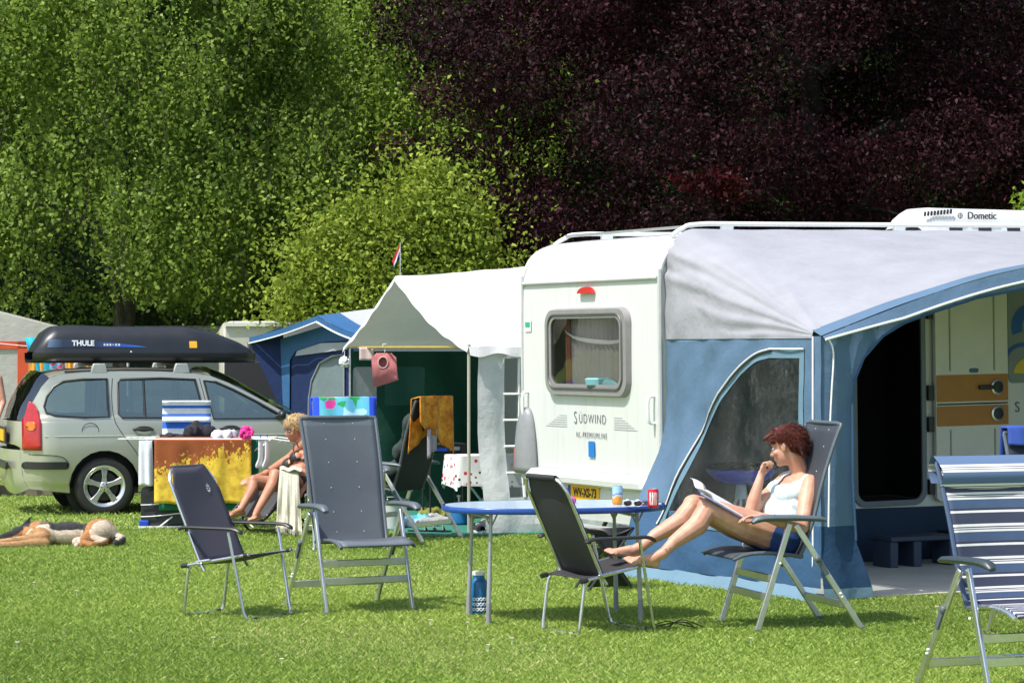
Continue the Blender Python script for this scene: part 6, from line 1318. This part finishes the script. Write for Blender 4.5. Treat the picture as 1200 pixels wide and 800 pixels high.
# ------------------------------------------------------------------ people
def skinmat(name, c, c2):
    t = NT(name); f = t.noise(9, None, 5, .65); c0 = tuple(x*k for x, k in zip(c, (.98, .80, .76))); base_ = t.ramp(f, [(.3, c0), (.5, c), (.72, c2)]); t.base(t.mix(t.math('MULTIPLY', t.math('GREATER_THAN', t.noise(75, None, 1), .70), .35), base_, tuple(x*.55 for x in c))); t.set(Roughness=.5)
    t.b.inputs['Subsurface Weight'].default_value = .12; t.b.inputs['Subsurface Radius'].default_value = (.02, .008, .004); t.b.inputs['Subsurface Scale'].default_value = .6
    t.bump(t.noise(120), .12, .002); return t.m
skA = skinmat('skin_fair', (.50, .27, .18), (.62, .36, .26)); skB = skinmat('skin_tanned', (.42, .19, .11), (.52, .26, .16)); skC = skinmat('skin_pink', (.50, .24, .17), (.58, .30, .22))
def frame(f, up=(0, 0, 1)):
    f = V(f).normalized(); x = f.cross(V(up)).normalized(); z = x.cross(f); return Matrix((x, f, z)).transposed()     # columns: her right, forward, up
def head(q, c, R, s=1.0):
    """head shapes around centre c, R turns local (right, forward, up) to world"""
    W = lambda x, y, z: V(c)+R @ (V((x, y, z))*s)
    E = lambda x, y, z, r: q.ell(W(x, y, z), [k*s for k in r], R, 16, 12)
    E(0, -.015, .025, (.074, .094, .092)); E(0, .022, -.035, (.060, .070, .078)); E(0, .035, -.075, (.045, .050, .036)); E(0, .070, -.092, (.022, .020, .018))
    E(0, .060, .030, (.055, .032, .030)); q.cone(W(0, .088, .008), W(0, .108, -.026), .008*s, .0135*s, 8)
    for a in (-1, 1): E(a*.012, .094, -.032, (.010, .012, .008)); E(a*.040, .062, -.028, (.026, .022, .022)); E(a*.077, -.006, -.012, (.010, .018, .030)); E(a*.083, -.014, -.004, (.007, .013, .020))
    E(0, .088, -.056, (.024, .010, .0065)); E(0, .086, -.067, (.021, .011, .0075))
def eyes(c, R, par, s=1.0):
    W = lambda x, y, z: V(c)+R @ (V((x, y, z))*s)
    for a in (-1, 1):
        q = B(); q.ell(W(a*.030, .078, .002), (.012*s, .011*s, .009*s), R, 12, 8); e = q.obj('eye', M('eye_white', (.6, .58, .55), .2, var=0), par)
        q = B(); q.ell(W(a*.030, .0875, .001), (.0052*s, .003*s, .0052*s), R, 10, 6); q.obj('iris', M('iris_dark', (.03, .02, .015), .2, var=0), e)
        q = B(); q.tube([W(a*.014, .092, .020), W(a*.030, .094, .026), W(a*.046, .084, .020)], .0032*s, 5); q.obj('eyebrow', M('brow', (.08, .03, .02), .8), par)
def fingers(q, wrist, R, curl, s=1.0, side=1, spread=.08):
    """hand built along local +Y (forward), palm facing local -Z, thumb towards side*X"""
    W = lambda x, y, z: V(wrist)+R @ (V((x, y, z))*s)
    q.cone(W(0, -.02, 0), W(0, .015, 0), .023*s, .024*s); q.ell(W(0, .045, 0), (.036*s, .044*s, .0145*s), R); q.ell(W(side*.020, .03, -.006), (.017*s, .028*s, .014*s), R)
    for k, (x, L, r) in enumerate(((.028, .072, .0086), (.010, .082, .0088), (-.009, .076, .0084), (-.026, .060, .0074))):
        x *= side; a = -curl*(.9+.08*k); p = W(x, .080, 0); ang = 0; pos = V((x, .078, 0)); 
        for j, f_ in enumerate((.45, .32, .23)):
            ang += a*(.8 if j == 0 else 1.0); d = V((spread*x*6, math.cos(ang), math.sin(ang))).normalized(); n2 = pos+d*L*f_
            q.cone(W(*pos), W(*n2), r*(1-.08*j)*s, r*(.93-.1*j)*s, 8); pos = n2
    t0 = V((side*.030, .018, -.006)); t1 = V((side*.056, .045, -.016)); t2 = V((side*.058-side*.012*curl, .072, -.022-.012*curl)); t3 = V((side*.052-side*.022*curl, .092, -.028-.016*curl))
    q.cone(W(*t0), W(*t1), .0125*s, .0105*s, 8); q.cone(W(*t1), W(*t2), .0105*s, .0095*s, 8); q.cone(W(*t2), W(*t3), .0095*s, .0075*s, 8)
def foot(q, heel, ball, toe, s=1.0, side=1, ankle=None):
    heel, ball, toe = V(heel), V(ball), V(toe); d = (toe-heel).normalized(); up = V(ankle)-heel; up = (up-d*up.dot(d)).normalized(); x = d.cross(up)*side
    q.ell(heel+d*.012+up*.004, (.030*s, .030*s, .028*s)); q.cone(heel+d*.02+up*.01, ball+up*.006, .030*s, .024*s); q.cone(heel+d*.05+up*.035, ball+d*-.01+up*.012, .030*s, .020*s); q.cone(V(ankle), heel+d*.04+up*.03, .034*s, .032*s)
    q.cone(ball-x*.018, ball+x*.024, .019*s, .021*s)
    for k, (o, L, r) in enumerate(((.030, .052, .0125), (.011, .048, .0092), (-.004, .042, .0085), (-.018, .034, .0080), (-.030, .025, .0075))):
        b0 = ball+x*o; b1 = b0+d*L*s*.55+up*.010; b2 = b0+d*L*s+up*.001; q.cone(b0, b1, r*1.25*s, r*s, 8); q.cone(b1, b2, r*s, r*.95*s, 8)
def WP(px, py, Y): return P(px, py, Y)
def strands(par, c, R, mat, n, seed, ln, ok, comb, w=.0011, rad=(.086, .105, .087), cy=-.022, cz=.048):
    r = np.random.default_rng(seed); P0 = []; Rn = np.array(R)
    d = r.normal(size=(n*2, 3)); d /= np.linalg.norm(d, axis=1)[:, None]
    low = r.random(n*2) < .28
    b = d*np.array(rad)+np.array([0, cy, cz]); b2 = d*np.array([.073, .056, .068])+np.array([0, -.060, .008]); b = np.where(low[:, None], b2, b)
    k = np.array([ok(p) for p in b]); b = b[k][:n]; d = d[k][:n]; m = len(b)
    t = np.array([comb(p, q) for p, q in zip(b, d)])+r.normal(size=(m, 3))*.22; t /= np.linalg.norm(t, axis=1)[:, None]
    L = (ln*(.6+.8*r.random(m)))[:, None]; sd = np.cross(t, d); sd /= np.linalg.norm(sd, axis=1)[:, None]; sd *= w
    b = b*1.0+d*.001; p1 = b+t*L*.5+d*.006; p2 = b+t*L+d*(.001+.007*r.random((m, 1)))+r.normal(size=(m, 3))*.003
    vv = np.stack([b-sd, b+sd, p1+sd*.9, p1-sd*.9, p2+sd*.15, p2-sd*.15], 1).reshape(-1, 3) @ Rn.T+np.array(c)
    i = np.arange(m)*6; f = np.concatenate([np.stack([i, i+1, i+2, i+3], 1), np.stack([i+3, i+2, i+4, i+5], 1)])
    o = npmesh('hair_strands', vv, f, mat, np.repeat(np.clip(.5+.3*r.normal(size=m), 0, 1), 6), par); return o
def hair_mat(name, a, b):
    t = NT(name); c = t.n('ShaderNodeVertexColor', layer_name='Col').outputs[0]; sp = t.n('ShaderNodeSeparateColor'); t.l(c, sp.inputs[0]); t.base(t.mix(sp.outputs[0], a, b)); t.set(Roughness=.6); t.b.inputs['Specular IOR Level'].default_value = .25; return t.m
# ---- the reading woman
PN = thing('person', 'woman with short auburn hair and pale tank top, reading with her feet up', 'person', (0, 0, 0))
F = V((-.96, -.28, 0)).normalized(); L = V((-.28, .96, 0)).normalized()       # forward; towards her right (away from the camera)
hip = WP(916, 628, 15.70); RT = Matrix((L, F, V((0, 0, 1)))).transposed()
nk = WP(939, 553, 15.84); U = (nk-hip).normalized(); RB_ = Matrix((L, U.cross(L)*-1 if (U.cross(L)*-1).dot(F) > 0 else U.cross(L), U)).transposed()
Fb = RB_ @ V((0, 1, 0))
def TP(h, a, b): return hip+U*h+L*a+Fb*b       # torso point: height, lateral, forward
HT = (nk-hip).length
torso = []
for h, a, b, r in ((.0, 0, .0, (.168, .125, .11)), (.06, 0, .015, (.160, .125, .10)), (.13, 0, .025, (.150, .125, .10)), (.20, 0, .02, (.146, .108, .09)), (.27, 0, .01, (.152, .104, .09)), (.33, 0, 0, (.155, .090, .07)), (HT-.045, 0, -.015, (.125, .065, .05)), (.255, .07, .080, (.066, .062, .064)), (.255, -.07, .080, (.066, .062, .064))): torso.append((h, a, b, (r[0]*1.04, r[1]*1.09, r[2])))
shN = TP(HT-.065, -.165, -.005); shF = TP(HT-.065, .165, .005)
elN = WP(940, 618, 15.44); wrN = WP(897, 606, 15.36); elF = WP(880, 598, 15.66); wrF = WP(891, 559, 15.70)
hc = WP(922, 523, 15.82); HR = frame((-.84, .40, -.26), (.10, .05, 1))
q = B()
for h, a, b, r in torso: q.ell(TP(h, a, b), r, RB_, 20, 14)
q.cone(TP(HT-.03, 0, -.01), hc+HR @ V((0, -.035, -.055)), .060, .052); q.cone(TP(HT-.055, -.06, -.01), shN, .052, .052); q.cone(TP(HT-.055, .06, -.01), shF, .052, .052)
head(q, hc, HR)
for sh, el, wr in ((shN, elN, wrN), (shF, elF, wrF)):
    m = sh.lerp(el, .35); q.cone(sh, m, .057, .055); q.cone(m, el, .055, .039); m2 = el.lerp(wr, .3); q.cone(el, m2, .040, .042); q.cone(m2, wr, .042, .025)
# hands
hdN = frame((-.95, -.10, .05), (.1, .2, 1)); fingers(q, wrN+V((-.015, 0, .002)), hdN, .35, 1.0, 1)
dF = (WP(900, 546, 15.72)-wrF).normalized(); hdF = frame((.10, .0, .35), (-1, .5, .3)); fingers(q, wrF+V((.004, 0, .012)), hdF, 1.25, .98, -1)
# legs
hN, hF = hip+L*-.085+F*.02, hip+L*.085+F*.02
kN, kF = WP(829, 595, 15.42), WP(813, 591, 15.60); aN, aF = WP(777, 648, 15.25), WP(752, 640, 15.46)
heN, heF = WP(770, 661, 15.27), WP(747, 651, 15.47)
for hp, kn, an, he in ((hN, kN, aN, heN), (hF, kF, aF, heF)):
    m = hp.lerp(kn, .5)+V((0, 0, -.012)); q.cone(hp, m, .112, .099); q.cone(m, kn, .099, .064); q.ell(kn+V((-.012, 0, .004)), (.055, .057, .056))
    c_ = kn.lerp(an, .30)+V((.020, 0, -.022)); q.cone(kn, c_, .060, .063); q.cone(c_, an.lerp(kn, .25), .063, .042); q.cone(an.lerp(kn, .25), an, .038, .031)
d_ = V((-.98, -.17, .10)).normalized()
foot(q, heN, heN+d_*.14+V((0, 0, .006)), heN+d_*.20+V((0, 0, -.01)), 1, 1, aN); foot(q, heF, heF+d_*.14+V((0, 0, .006)), heF+d_*.20+V((0, 0, -.004)), 1, 1, aF)
blobobj('body', q, skA, PN, .0055, 5)
eyes(hc, HR, PN)
# hair
q = B(); W = lambda x, y, z: hc+HR @ V((x, y, z))
q.ell(W(0, -.022, .048), (.084, .104, .086), HR, 20, 14); q.ell(W(0, -.060, .008), (.072, .054, .066), HR, 16, 12)
rd = random.Random(5)
for k in range(210):
    a = rd.uniform(0, 2*PI); e = rd.uniform(-.25, 1.35); n_ = V((math.cos(a)*math.cos(e), math.sin(a)*math.cos(e), math.sin(e)))
    if n_.y > .2 and n_.z < .35: continue
    if abs(n_.x) > .6 and n_.z < -.02 and n_.y > -.35: continue
    p0 = V((n_.x*.078, -.022+n_.y*.097, .048+n_.z*.078)); d = (n_*.30+V((0, .35 if n_.y > .35 else -.55, -.30))+V((rd.uniform(-.2, .2), rd.uniform(-.2, .2), rd.uniform(-.15, .15)))).normalized()
    q.cone(W(*p0), W(*(p0+d*rd.uniform(.016, .026))), .0105, .0035, 6)
for k in range(16):                                   # fringe pushed forward
    x = -.055+.0073*k; q.cone(W(x, .066, .088), W(x*1.15, .105+rd.uniform(0, .022), .078+rd.uniform(-.012, .012)), .013, .004, 6)
for k in range(12): x = -.05+.009*k; q.cone(W(x, -.10, -.035), W(x*1.02, -.105, -.082+rd.uniform(-.01, .01)), .014, .004, 6)
t = NT('hair_auburn'); mp = t.n('ShaderNodeMapping'); t.l(t.coord(), mp.inputs[0]); mp.inputs['Scale'].default_value = (60, 60, 22); f = t.noise(1.3, mp.outputs[0], 4, .7)
t.base(t.ramp(f, [(.3, (.014, .004, .003)), (.5, (.085, .014, .008)), (.7, (.20, .036, .018))])); t.set(Roughness=.42); t.bump(f, .9, .006); hairA = t.m
def hk(p):
    l = HR.transposed() @ (p-hc)
    if l.y > .030 and l.z < .055: return False
    if l.y > -.030 and l.z < .022: return False
    return True
hro = blobobj('hair', q, hairA, PN, .0042, 2, hk, None, .003)
def combA(p, d):
    if p[1] > .030: return (p[0]*2, .85, .10)                       # fringe swept forward
    return (d[0]*.35, -.75, -.45-.2*(p[2] < .03))
strands(hro, hc, HR, hair_mat('hair_strand_auburn', (.012, .004, .003), (.15, .028, .014)), 9000, 4, .030, lambda p: not ((p[1] > .055 and p[2] < .062) or (p[1] > -.028 and p[2] < .026)), combA)
# tank top
q = B()
for h, a, b, r in torso: q.ell(TP(h, a, b), [k+.013 for k in r], RB_, 20, 14)
for a in (-.098, .098): q.cone(TP(HT-.14, a*.9, .050), TP(HT-.06, a, .025), .060, .062); q.cone(TP(HT-.06, a, .025), TP(HT-.045, a, -.02), .062, .062); q.cone(TP(HT-.14, a, -.035), TP(HT-.045, a, -.02), .060, .062); q.cone(TP(HT-.15, a*1.2, .040), TP(HT-.060, a*1.26, .012), .062, .066); q.cone(TP(HT-.060, a*1.26, .012), TP(HT-.15, a*1.2, -.035), .066, .060)
def tk(p):
    v = p-hip; h = v.dot(U); a = v.dot(L); b = v.dot(Fb)
    if h < .035: return False
    top_ = HT-.165 if b > 0 else HT-.135
    if h < top_: return True
    if abs(a) < .086: return h < top_+max(0, (abs(a)-.02))*.9
    if abs(a) > .148: return False
    return True
t = NT('tank_top'); sn = t.n('ShaderNodeTexVoronoi'); sn.inputs['Scale'].default_value = 60; t.l(t.coord(), sn.inputs['Vector']); t.base(t.ramp(sn.outputs['Distance'], [(.1, (.40, .54, .56)), (.35, (.52, .64, .65))])); t.set(Roughness=.85); t.bump(t.noise(28, None, 3), .35, .008)
blobobj('tank_top', q, t.m, PN, .006, 3, tk, None, .003)
# shorts
q = B()
for h, a, b, r in torso[:2]: q.ell(TP(h, a, b), [k+.012 for k in r], RB_, 20, 14)
for hp, kn in ((hN, kN), (hF, kF)): q.cone(hp, hp.lerp(kn, .5), .120, .106)
def sk_(p):
    v = p-hip
    if v.dot(U) > .065: return False
    for hp, kn in ((hN, kN), (hF, kF)):
        d = (kn-hp).normalized()
        if (p-hp).dot(d) > .135+.02*math.sin(p.y*40) : return False
    return True
blobobj('shorts', q, M('shorts_denim', (.015, .055, .20), .85, var=.25, vs=9, bump=.5, bs=60), PN, .006, 3, sk_, None, .003)
# ankle tattoo: a few thin dark curls on the near ankle
q = B(); ax_ = (kN-aN).normalized()
for k, (u, w_) in enumerate(((0, 0), (.018, .01), (.008, -.012), (.026, -.004))):
    c_ = aN+ax_*(.03+u)+V((w_, 0, 0)); q.tube([c_+V((.006*math.cos(a), -.040+.002*k, .005*math.sin(a))) for a in [1.6*PI*j/8 for j in range(9)]], .0011, 4)
q.obj('ankle_tattoo', M('tattoo_ink', (.06, .05, .06), .6, var=0), PN)
# magazine
MG = thing('magazine', 'open magazine with white pages resting on the reading woman thighs'.replace('woman', "woman's"), 'magazine', WP(843, 585.5, 15.47))
dx = (WP(869, 602, 15.50)-WP(817, 574, 15.44)).normalized(); dy = V((.25, 1, .02)); dy = (dy-dx*dy.dot(dx)).normalized(); mr_ = Matrix((dx, dy, dx.cross(dy))).transposed(); MG.rotation_euler = mr_.to_euler()
q = B(); q.prism(rrect(-.155, -.115, .155, .115, .004), -.0085, -.004, lambda x, y, h: (x, y, h-.012*math.sin((x+.155)*8))); q.obj('cover', M('cover_blue', (.10, .10, .38), .35), MG)
pgs = NT('printed_page'); wv = pgs.n('ShaderNodeTexWave'); wv.inputs['Scale'].default_value = 30; wv.bands_direction = 'Y'; wv.inputs['Distortion'].default_value = 1.5; pgs.l(pgs.coord(), wv.inputs['Vector']); pgs.base(pgs.ramp(wv.outputs['Fac'], [(.3, (.75, .75, .76)), (.8, (.45, .45, .5))])); pgs.set(Roughness=.5)
q = B(); q.prism(rrect(-.152, -.112, .152, .112, .004), -.0035, .005, lambda x, y, h: (x, y, h-.012*math.sin((x+.155)*8))); q.obj('pages', pgs.m, MG)
q = B()
for k in range(5): q.grid(lambda u, v: (-.15+.075*u-.012*k, -.11+.22*v, .004+.004*k+.010*math.sin(u*PI*.9)*(1-.1*k)+.006*math.sin(v*6+k)), 8, 6)
q.obj('curled_pages', M('page_white_red', (.72, .66, .66), .6, var=.3, vs=20), MG, solid=.001)
# ---- sunbathing woman
LG = thing('sun_lounger', 'black-framed mesh sun lounger behind the empty grey recliner', 'sun lounger', (WP(352, 575, 23.75).x, 23.75, 0), rzf(-.75, -.66))
bt = M('black_tube', (.02, .02, .022), .35, .3)
for s_ in (-1, 1):
    q = B(); q.tube(spl([(s_*.29, .66, .145), (s_*.29, .60, .16), (s_*.29, .36, .36), (s_*.29, .28, .39), (s_*.29, -.18, .36), (s_*.29, -.62, 1.02)], 4), .012, 8); q.obj('side_rail', bt, LG)
    q = B(); q.tube(spl([(s_*.27, .34, .36), (s_*.27, .46, .14), (s_*.27, .40, .02), (s_*.27, .30, .012)], 4), .011, 8); q.obj('front_leg', bt, LG)
    q = B(); q.tube(spl([(s_*.27, .10, .36), (s_*.27, -.25, .06), (s_*.27, -.34, .012), (s_*.27, -.05, .012)], 4), .011, 8); q.obj('rear_leg', bt, LG)
    q = B(); q.box((s_*.32, -.02, .56), (.05, .36, .03)); q.tube([(s_*.30, 0, .38), (s_*.32, 0, .55)], .01, 6); q.obj('armrest', blackp, LG, bevel=.008)
q = B(); q.tube(spl([(-.29, .64, .15), (-.25, .68, .135), (0, .69, .13), (.25, .68, .135), (.29, .64, .15)], 4), .012, 8); q.obj('foot_bar', bt, LG)
q = B(); q.tube([(-.27, .30, .012), (.27, .30, .012)], .011, 8); q.tube([(-.27, -.05, .012), (.27, -.05, .012)], .011, 8); q.obj('floor_bar', bt, LG)
msh = M('mesh_black', (.035, .036, .040), .7, bump=.5, bs=300, bd=.002)
q = B(); q.grid(lambda u, v: ((u-.5)*.54, .32+.28*v, .375-.215*v), 6, 6); q.obj('leg_panel', msh, LG, solid=.006); q = B(); q.grid(lambda u, v: ((u-.5)*.54, -.18+.48*v, .355+.02*v-.03*math.sin(PI*u)), 8, 6); q.obj('seat_panel', msh, LG, solid=.006); q = B(); q.grid(lambda u, v: ((u-.5)*.54, -.18-.42*v, .355+.64*v), 6, 6); q.obj('back_panel', msh, LG, solid=.006)
q = B()
for s_ in (-1, 1):
    for k in range(8): z = .36-.026*k; q.ell((s_*.272, .335+.034*k, z+.006), (.008, .008, .006), None, 6, 4)
q.obj('elastic_lacing', whitep, LG)
q = B(); q.tube([(-.20, -.50, .93), (-.1, -.50, .93), (.1, -.50, .93), (.20, -.50, .93)], [.05, .07, .07, .05], 12, flat=1.4); cu_ = q.obj('cushion', M('cushion_blue', (.015, .10, .50), .8), None); cu_.location = LG.location; cu_.rotation_euler = LG.rotation_euler; tag(cu_, "blue head cushion behind the sunbathing woman's shoulder", 'cushion')
P2 = thing('person', 'blonde woman in black bikini on a lounger, partly hidden by the grey recliner', 'person', (0, 0, 0))
F2 = V((-.75, -.66, 0)).normalized(); L2 = V((-.66, .75, 0)).normalized()
hip2 = WP(350, 571, 23.72); nk2 = WP(352, 519, 24.02); U2 = (nk2-hip2).normalized(); fb = (F2-U2*F2.dot(U2)).normalized(); L2 = fb.cross(U2).normalized(); R2 = Matrix((L2, fb, U2)).transposed()
T2 = lambda h, a, b: hip2+U2*h+L2*a+fb*b
H2 = (nk2-hip2).length
tor2 = [(0, 0, 0, (.155, .11, .11)), (.08, 0, .01, (.145, .11, .10)), (.16, 0, .01, (.135, .10, .09)), (.24, 0, .005, (.14, .098, .09)), (.31, 0, 0, (.148, .09, .07)), (H2-.05, 0, -.01, (.12, .062, .05)), (.26, .068, .075, (.06, .055, .058)), (.26, -.068, .075, (.06, .055, .058))]
q = B()
for h, a, b, r in tor2: q.ell(T2(h, a, b), r, R2, 18, 12)
hc2 = WP(346, 502, 24.0); HR2 = frame((-.80, -.48, -.30), (0, 0, 1))
q.cone(T2(H2-.03, 0, 0), hc2+HR2 @ V((0, -.03, -.06)), .056, .05); head(q, hc2, HR2)
s2a = T2(H2-.07, -.165, 0); s2b = T2(H2-.07, .165, 0)
if s2a.x > s2b.x: s2a, s2b = s2b, s2a
e2a, w2a = WP(308, 557, 23.85), WP(293, 561, 23.62); e2b, w2b = WP(372, 555, 23.7), WP(356, 572, 23.4)
for sh, el, wr in ((s2a, e2a, w2a), (s2b, e2b, w2b)):
    q.cone(T2(H2-.055, 0, 0), sh, .05, .05); m = sh.lerp(el, .35); q.cone(sh, m, .048, .045); q.cone(m, el, .045, .034); q.cone(el, wr, .035, .024)
    fingers(q, wr, frame((wr-el), (0, 0, 1)), .4, 1, 1)
kA, kB = WP(322, 556, 23.30), WP(297, 563, 23.50); aA, aB = WP(301, 599, 22.98), WP(283, 595, 23.28)
for s_, kn, an, tip in ((-1, kA, aA, WP(295, 609, 22.88)), (1, kB, aB, WP(263, 606, 23.15))):
    hp = hip2+F2*.03+V((.04 if s_ < 0 else -.10, 0, 0)); m = hp.lerp(kn, .5); q.cone(hp, m, .098, .080); q.cone(m, kn, .080, .056); c_ = kn.lerp(an, .3)+V((.02, .02, 0)); q.cone(kn, c_, .053, .053); q.cone(c_, an, .053, .031)
    he = an+V((.02, .02, -.045)); foot(q, he, he.lerp(tip, .7)+V((0, 0, .005)), tip, .95, 1, an)
blobobj('body', q, skB, P2, .0065, 4)
eyes(hc2, HR2, P2)
q = B(); W2 = lambda x, y, z: hc2+HR2 @ V((x, y, z)); q.ell(W2(0, -.018, .042), (.085, .104, .088), HR2); q.ell(W2(0, -.06, -.01), (.073, .055, .08), HR2); rd = random.Random(9)
for k in range(110):
    a = rd.uniform(0, 2*PI); e = rd.uniform(-.2, 1.3); n_ = V((math.cos(a)*math.cos(e), math.sin(a)*math.cos(e), math.sin(e)))
    if n_.y > .3 and n_.z < .4: continue
    p0 = V((n_.x*.078, -.018+n_.y*.097, .04+n_.z*.08)); d = (n_+V((rd.uniform(-.8, .8), rd.uniform(-.8, .8), -.4))).normalized(); q.cone(W2(*p0), W2(*(p0+d*.03)), .010, .003, 6)
def hk2(p):
    l = HR2.transposed() @ (p-hc2); return not ((l.y > .035 and l.z < .06) or (l.y > -.01 and l.z < .01))
blobobj('hair', q, M('hair_blonde', (.46, .30, .13), .5, var=.45, vs=30, bump=.7, bs=120), P2, .006, 1, hk2, None, .003)
strands(bpy.data.objects[-1] if 0 else [o for o in bpy.data.objects if o.parent == P2 and o.name.startswith('hair')][0], hc2, HR2, hair_mat('hair_strand_blonde', (.22, .12, .05), (.72, .52, .27)), 5000, 6, .035, lambda p: not ((p[1] > .05 and p[2] < .06) or (p[1] > -.01 and p[2] < .02)), lambda p, d: (d[0]*.4, -.6 if p[1] < .04 else .4, -.5), .0014)
q = B()
for h, a, b, r in tor2: q.ell(T2(h, a, b), [k+.007 for k in r], R2, 18, 12)
def bk_(p):
    v = p-hip2; h = v.dot(U2); a = v.dot(L2); b = v.dot(fb)
    if b > .04 and abs(abs(a)-.068) < .050-.30*max(0, h-.255) and .205 < h < .36: return True
    if .212 < h < .232: return True
    if abs(abs(a)-(.068-.22*max(0, (h-.30)))) < .008 and h > .29: return True
    return False
blobobj('bikini_top', q, M('bikini_black', (.012, .012, .014), .6), P2, .005, 1, bk_, None, .003)
q = B(); q.ell(hip2, (.162, .118, .09), R2); q.ell(T2(-.03, 0, -.01), (.158, .11, .08), R2); blobobj('bikini_bottom', q, M('bikini_black', 'x'), P2, .007, 1, lambda p: (p-hip2).dot(U2) < .05, None, .003)
def drape(u, v):
    a = WP(328+22*u, 551-3*u+0*v, 23.30+.10*u); b_ = WP(324+30*u, 618+6*u+1.5*math.sin(u*40), 22.95); k = v
    p = a.lerp(b_, k); p.y -= .05*math.sin(PI*min(1, k*1.3))+.02*math.sin(u*16+k*3)*k; return p
q = B(); q.grid(drape, 26, 26); q.grid(lambda u, v: WP(328+26*u, 551-4*v, 23.30+.35*v)+V((0, 0, .01*math.sin(u*12))), 12, 6)
for k in range(26): p = V(drape(k/25, 1)); q.tube([p, p+V((.004*math.sin(k*3), 0, -.03))], .003, 4)
tag(q.obj('wrap_towel', M('cream_cloth', (.50, .48, .38), .95, var=.12, vs=20, bump=.8, bs=120), None, solid=.008), "cream knitted cloth with fringe draped over the sunbathing woman's lap", 'towel')
# ---- person cut off by the left frame edge
P3 = thing('person', 'bare-armed person with brown hair cut off at the left frame edge behind the car', 'person', (0, 0, 0))
q = B(); bx_, by_ = -6.02, 29.2
for z, r in ((.95, (.17, .13, .12)), (1.08, (.155, .12, .12)), (1.22, (.165, .12, .12)), (1.34, (.17, .10, .07))): q.ell((bx_, by_, z), r)
q.cone((bx_, by_, 1.36), (bx_, by_, 1.48), .06, .05); h3 = V((bx_, by_, 1.57)); HR3 = frame((.9, .3, -.1)); head(q, h3, HR3)
for s_ in (-1, 1):
    q.cone((bx_+s_*.08, by_, .92), (bx_+s_*.09, by_, .48), .09, .06); q.cone((bx_+s_*.09, by_, .48), (bx_+s_*.09, by_+.01, .08), .055, .035); foot(q, (bx_+s_*.09, by_+.03, .04), (bx_+s_*.10, by_-.12, .03), (bx_+s_*.10, by_-.18, .025), 1, 1, (bx_+s_*.09, by_, .10))
    q.cone((bx_+s_*.16, by_, 1.35), (bx_+s_*.22, by_-.02, 1.08), .05, .038); q.cone((bx_+s_*.22, by_-.02, 1.08), (bx_+s_*.19, by_-.16, .90), .037, .025); fingers(q, (bx_+s_*.19, by_-.16, .90), frame((-.1*s_, -.7, -.6)), .5)
blobobj('body', q, skC, P3, .009, 3)
q = B(); q.ell(h3+V((-.02, 0, .04)), (.10, .095, .09)); q.ell(h3+V((-.06, 0, -.03)), (.06, .08, .09)); blobobj('hair', q, M('hair_brown', (.14, .06, .03), .6, var=.4, vs=20, bump=.6, bs=60), P3, .009, 1, lambda p: (HR3.transposed() @ (p-h3)).y < .04 or p.z > h3.z+.06, None, .003)
q = B(); q.ell((bx_, by_, .95), (.18, .14, .13)); q.cone((bx_-.08, by_, .92), (bx_-.085, by_, .62), .10, .085); q.cone((bx_+.08, by_, .92), (bx_+.085, by_, .62), .10, .085); blobobj('shorts', q, M('shorts_red', (.35, .03, .03), .8), P3, .009, 1, lambda p: .60 < p.z < 1.03, None, .003)
q = B()
for z, r in ((1.08, (.165, .13, .12)), (1.22, (.175, .13, .12)), (1.34, (.16, .11, .05))): q.ell((bx_, by_, z), r)
blobobj('vest', q, M('vest_red', (.50, .09, .04), .8), P3, .009, 1, lambda p: .98 < p.z < 1.33, None, .003)
for o in bpy.data.objects:
    if o.get('label') is None and o.parent is not None and 'category' in o: del o['category']
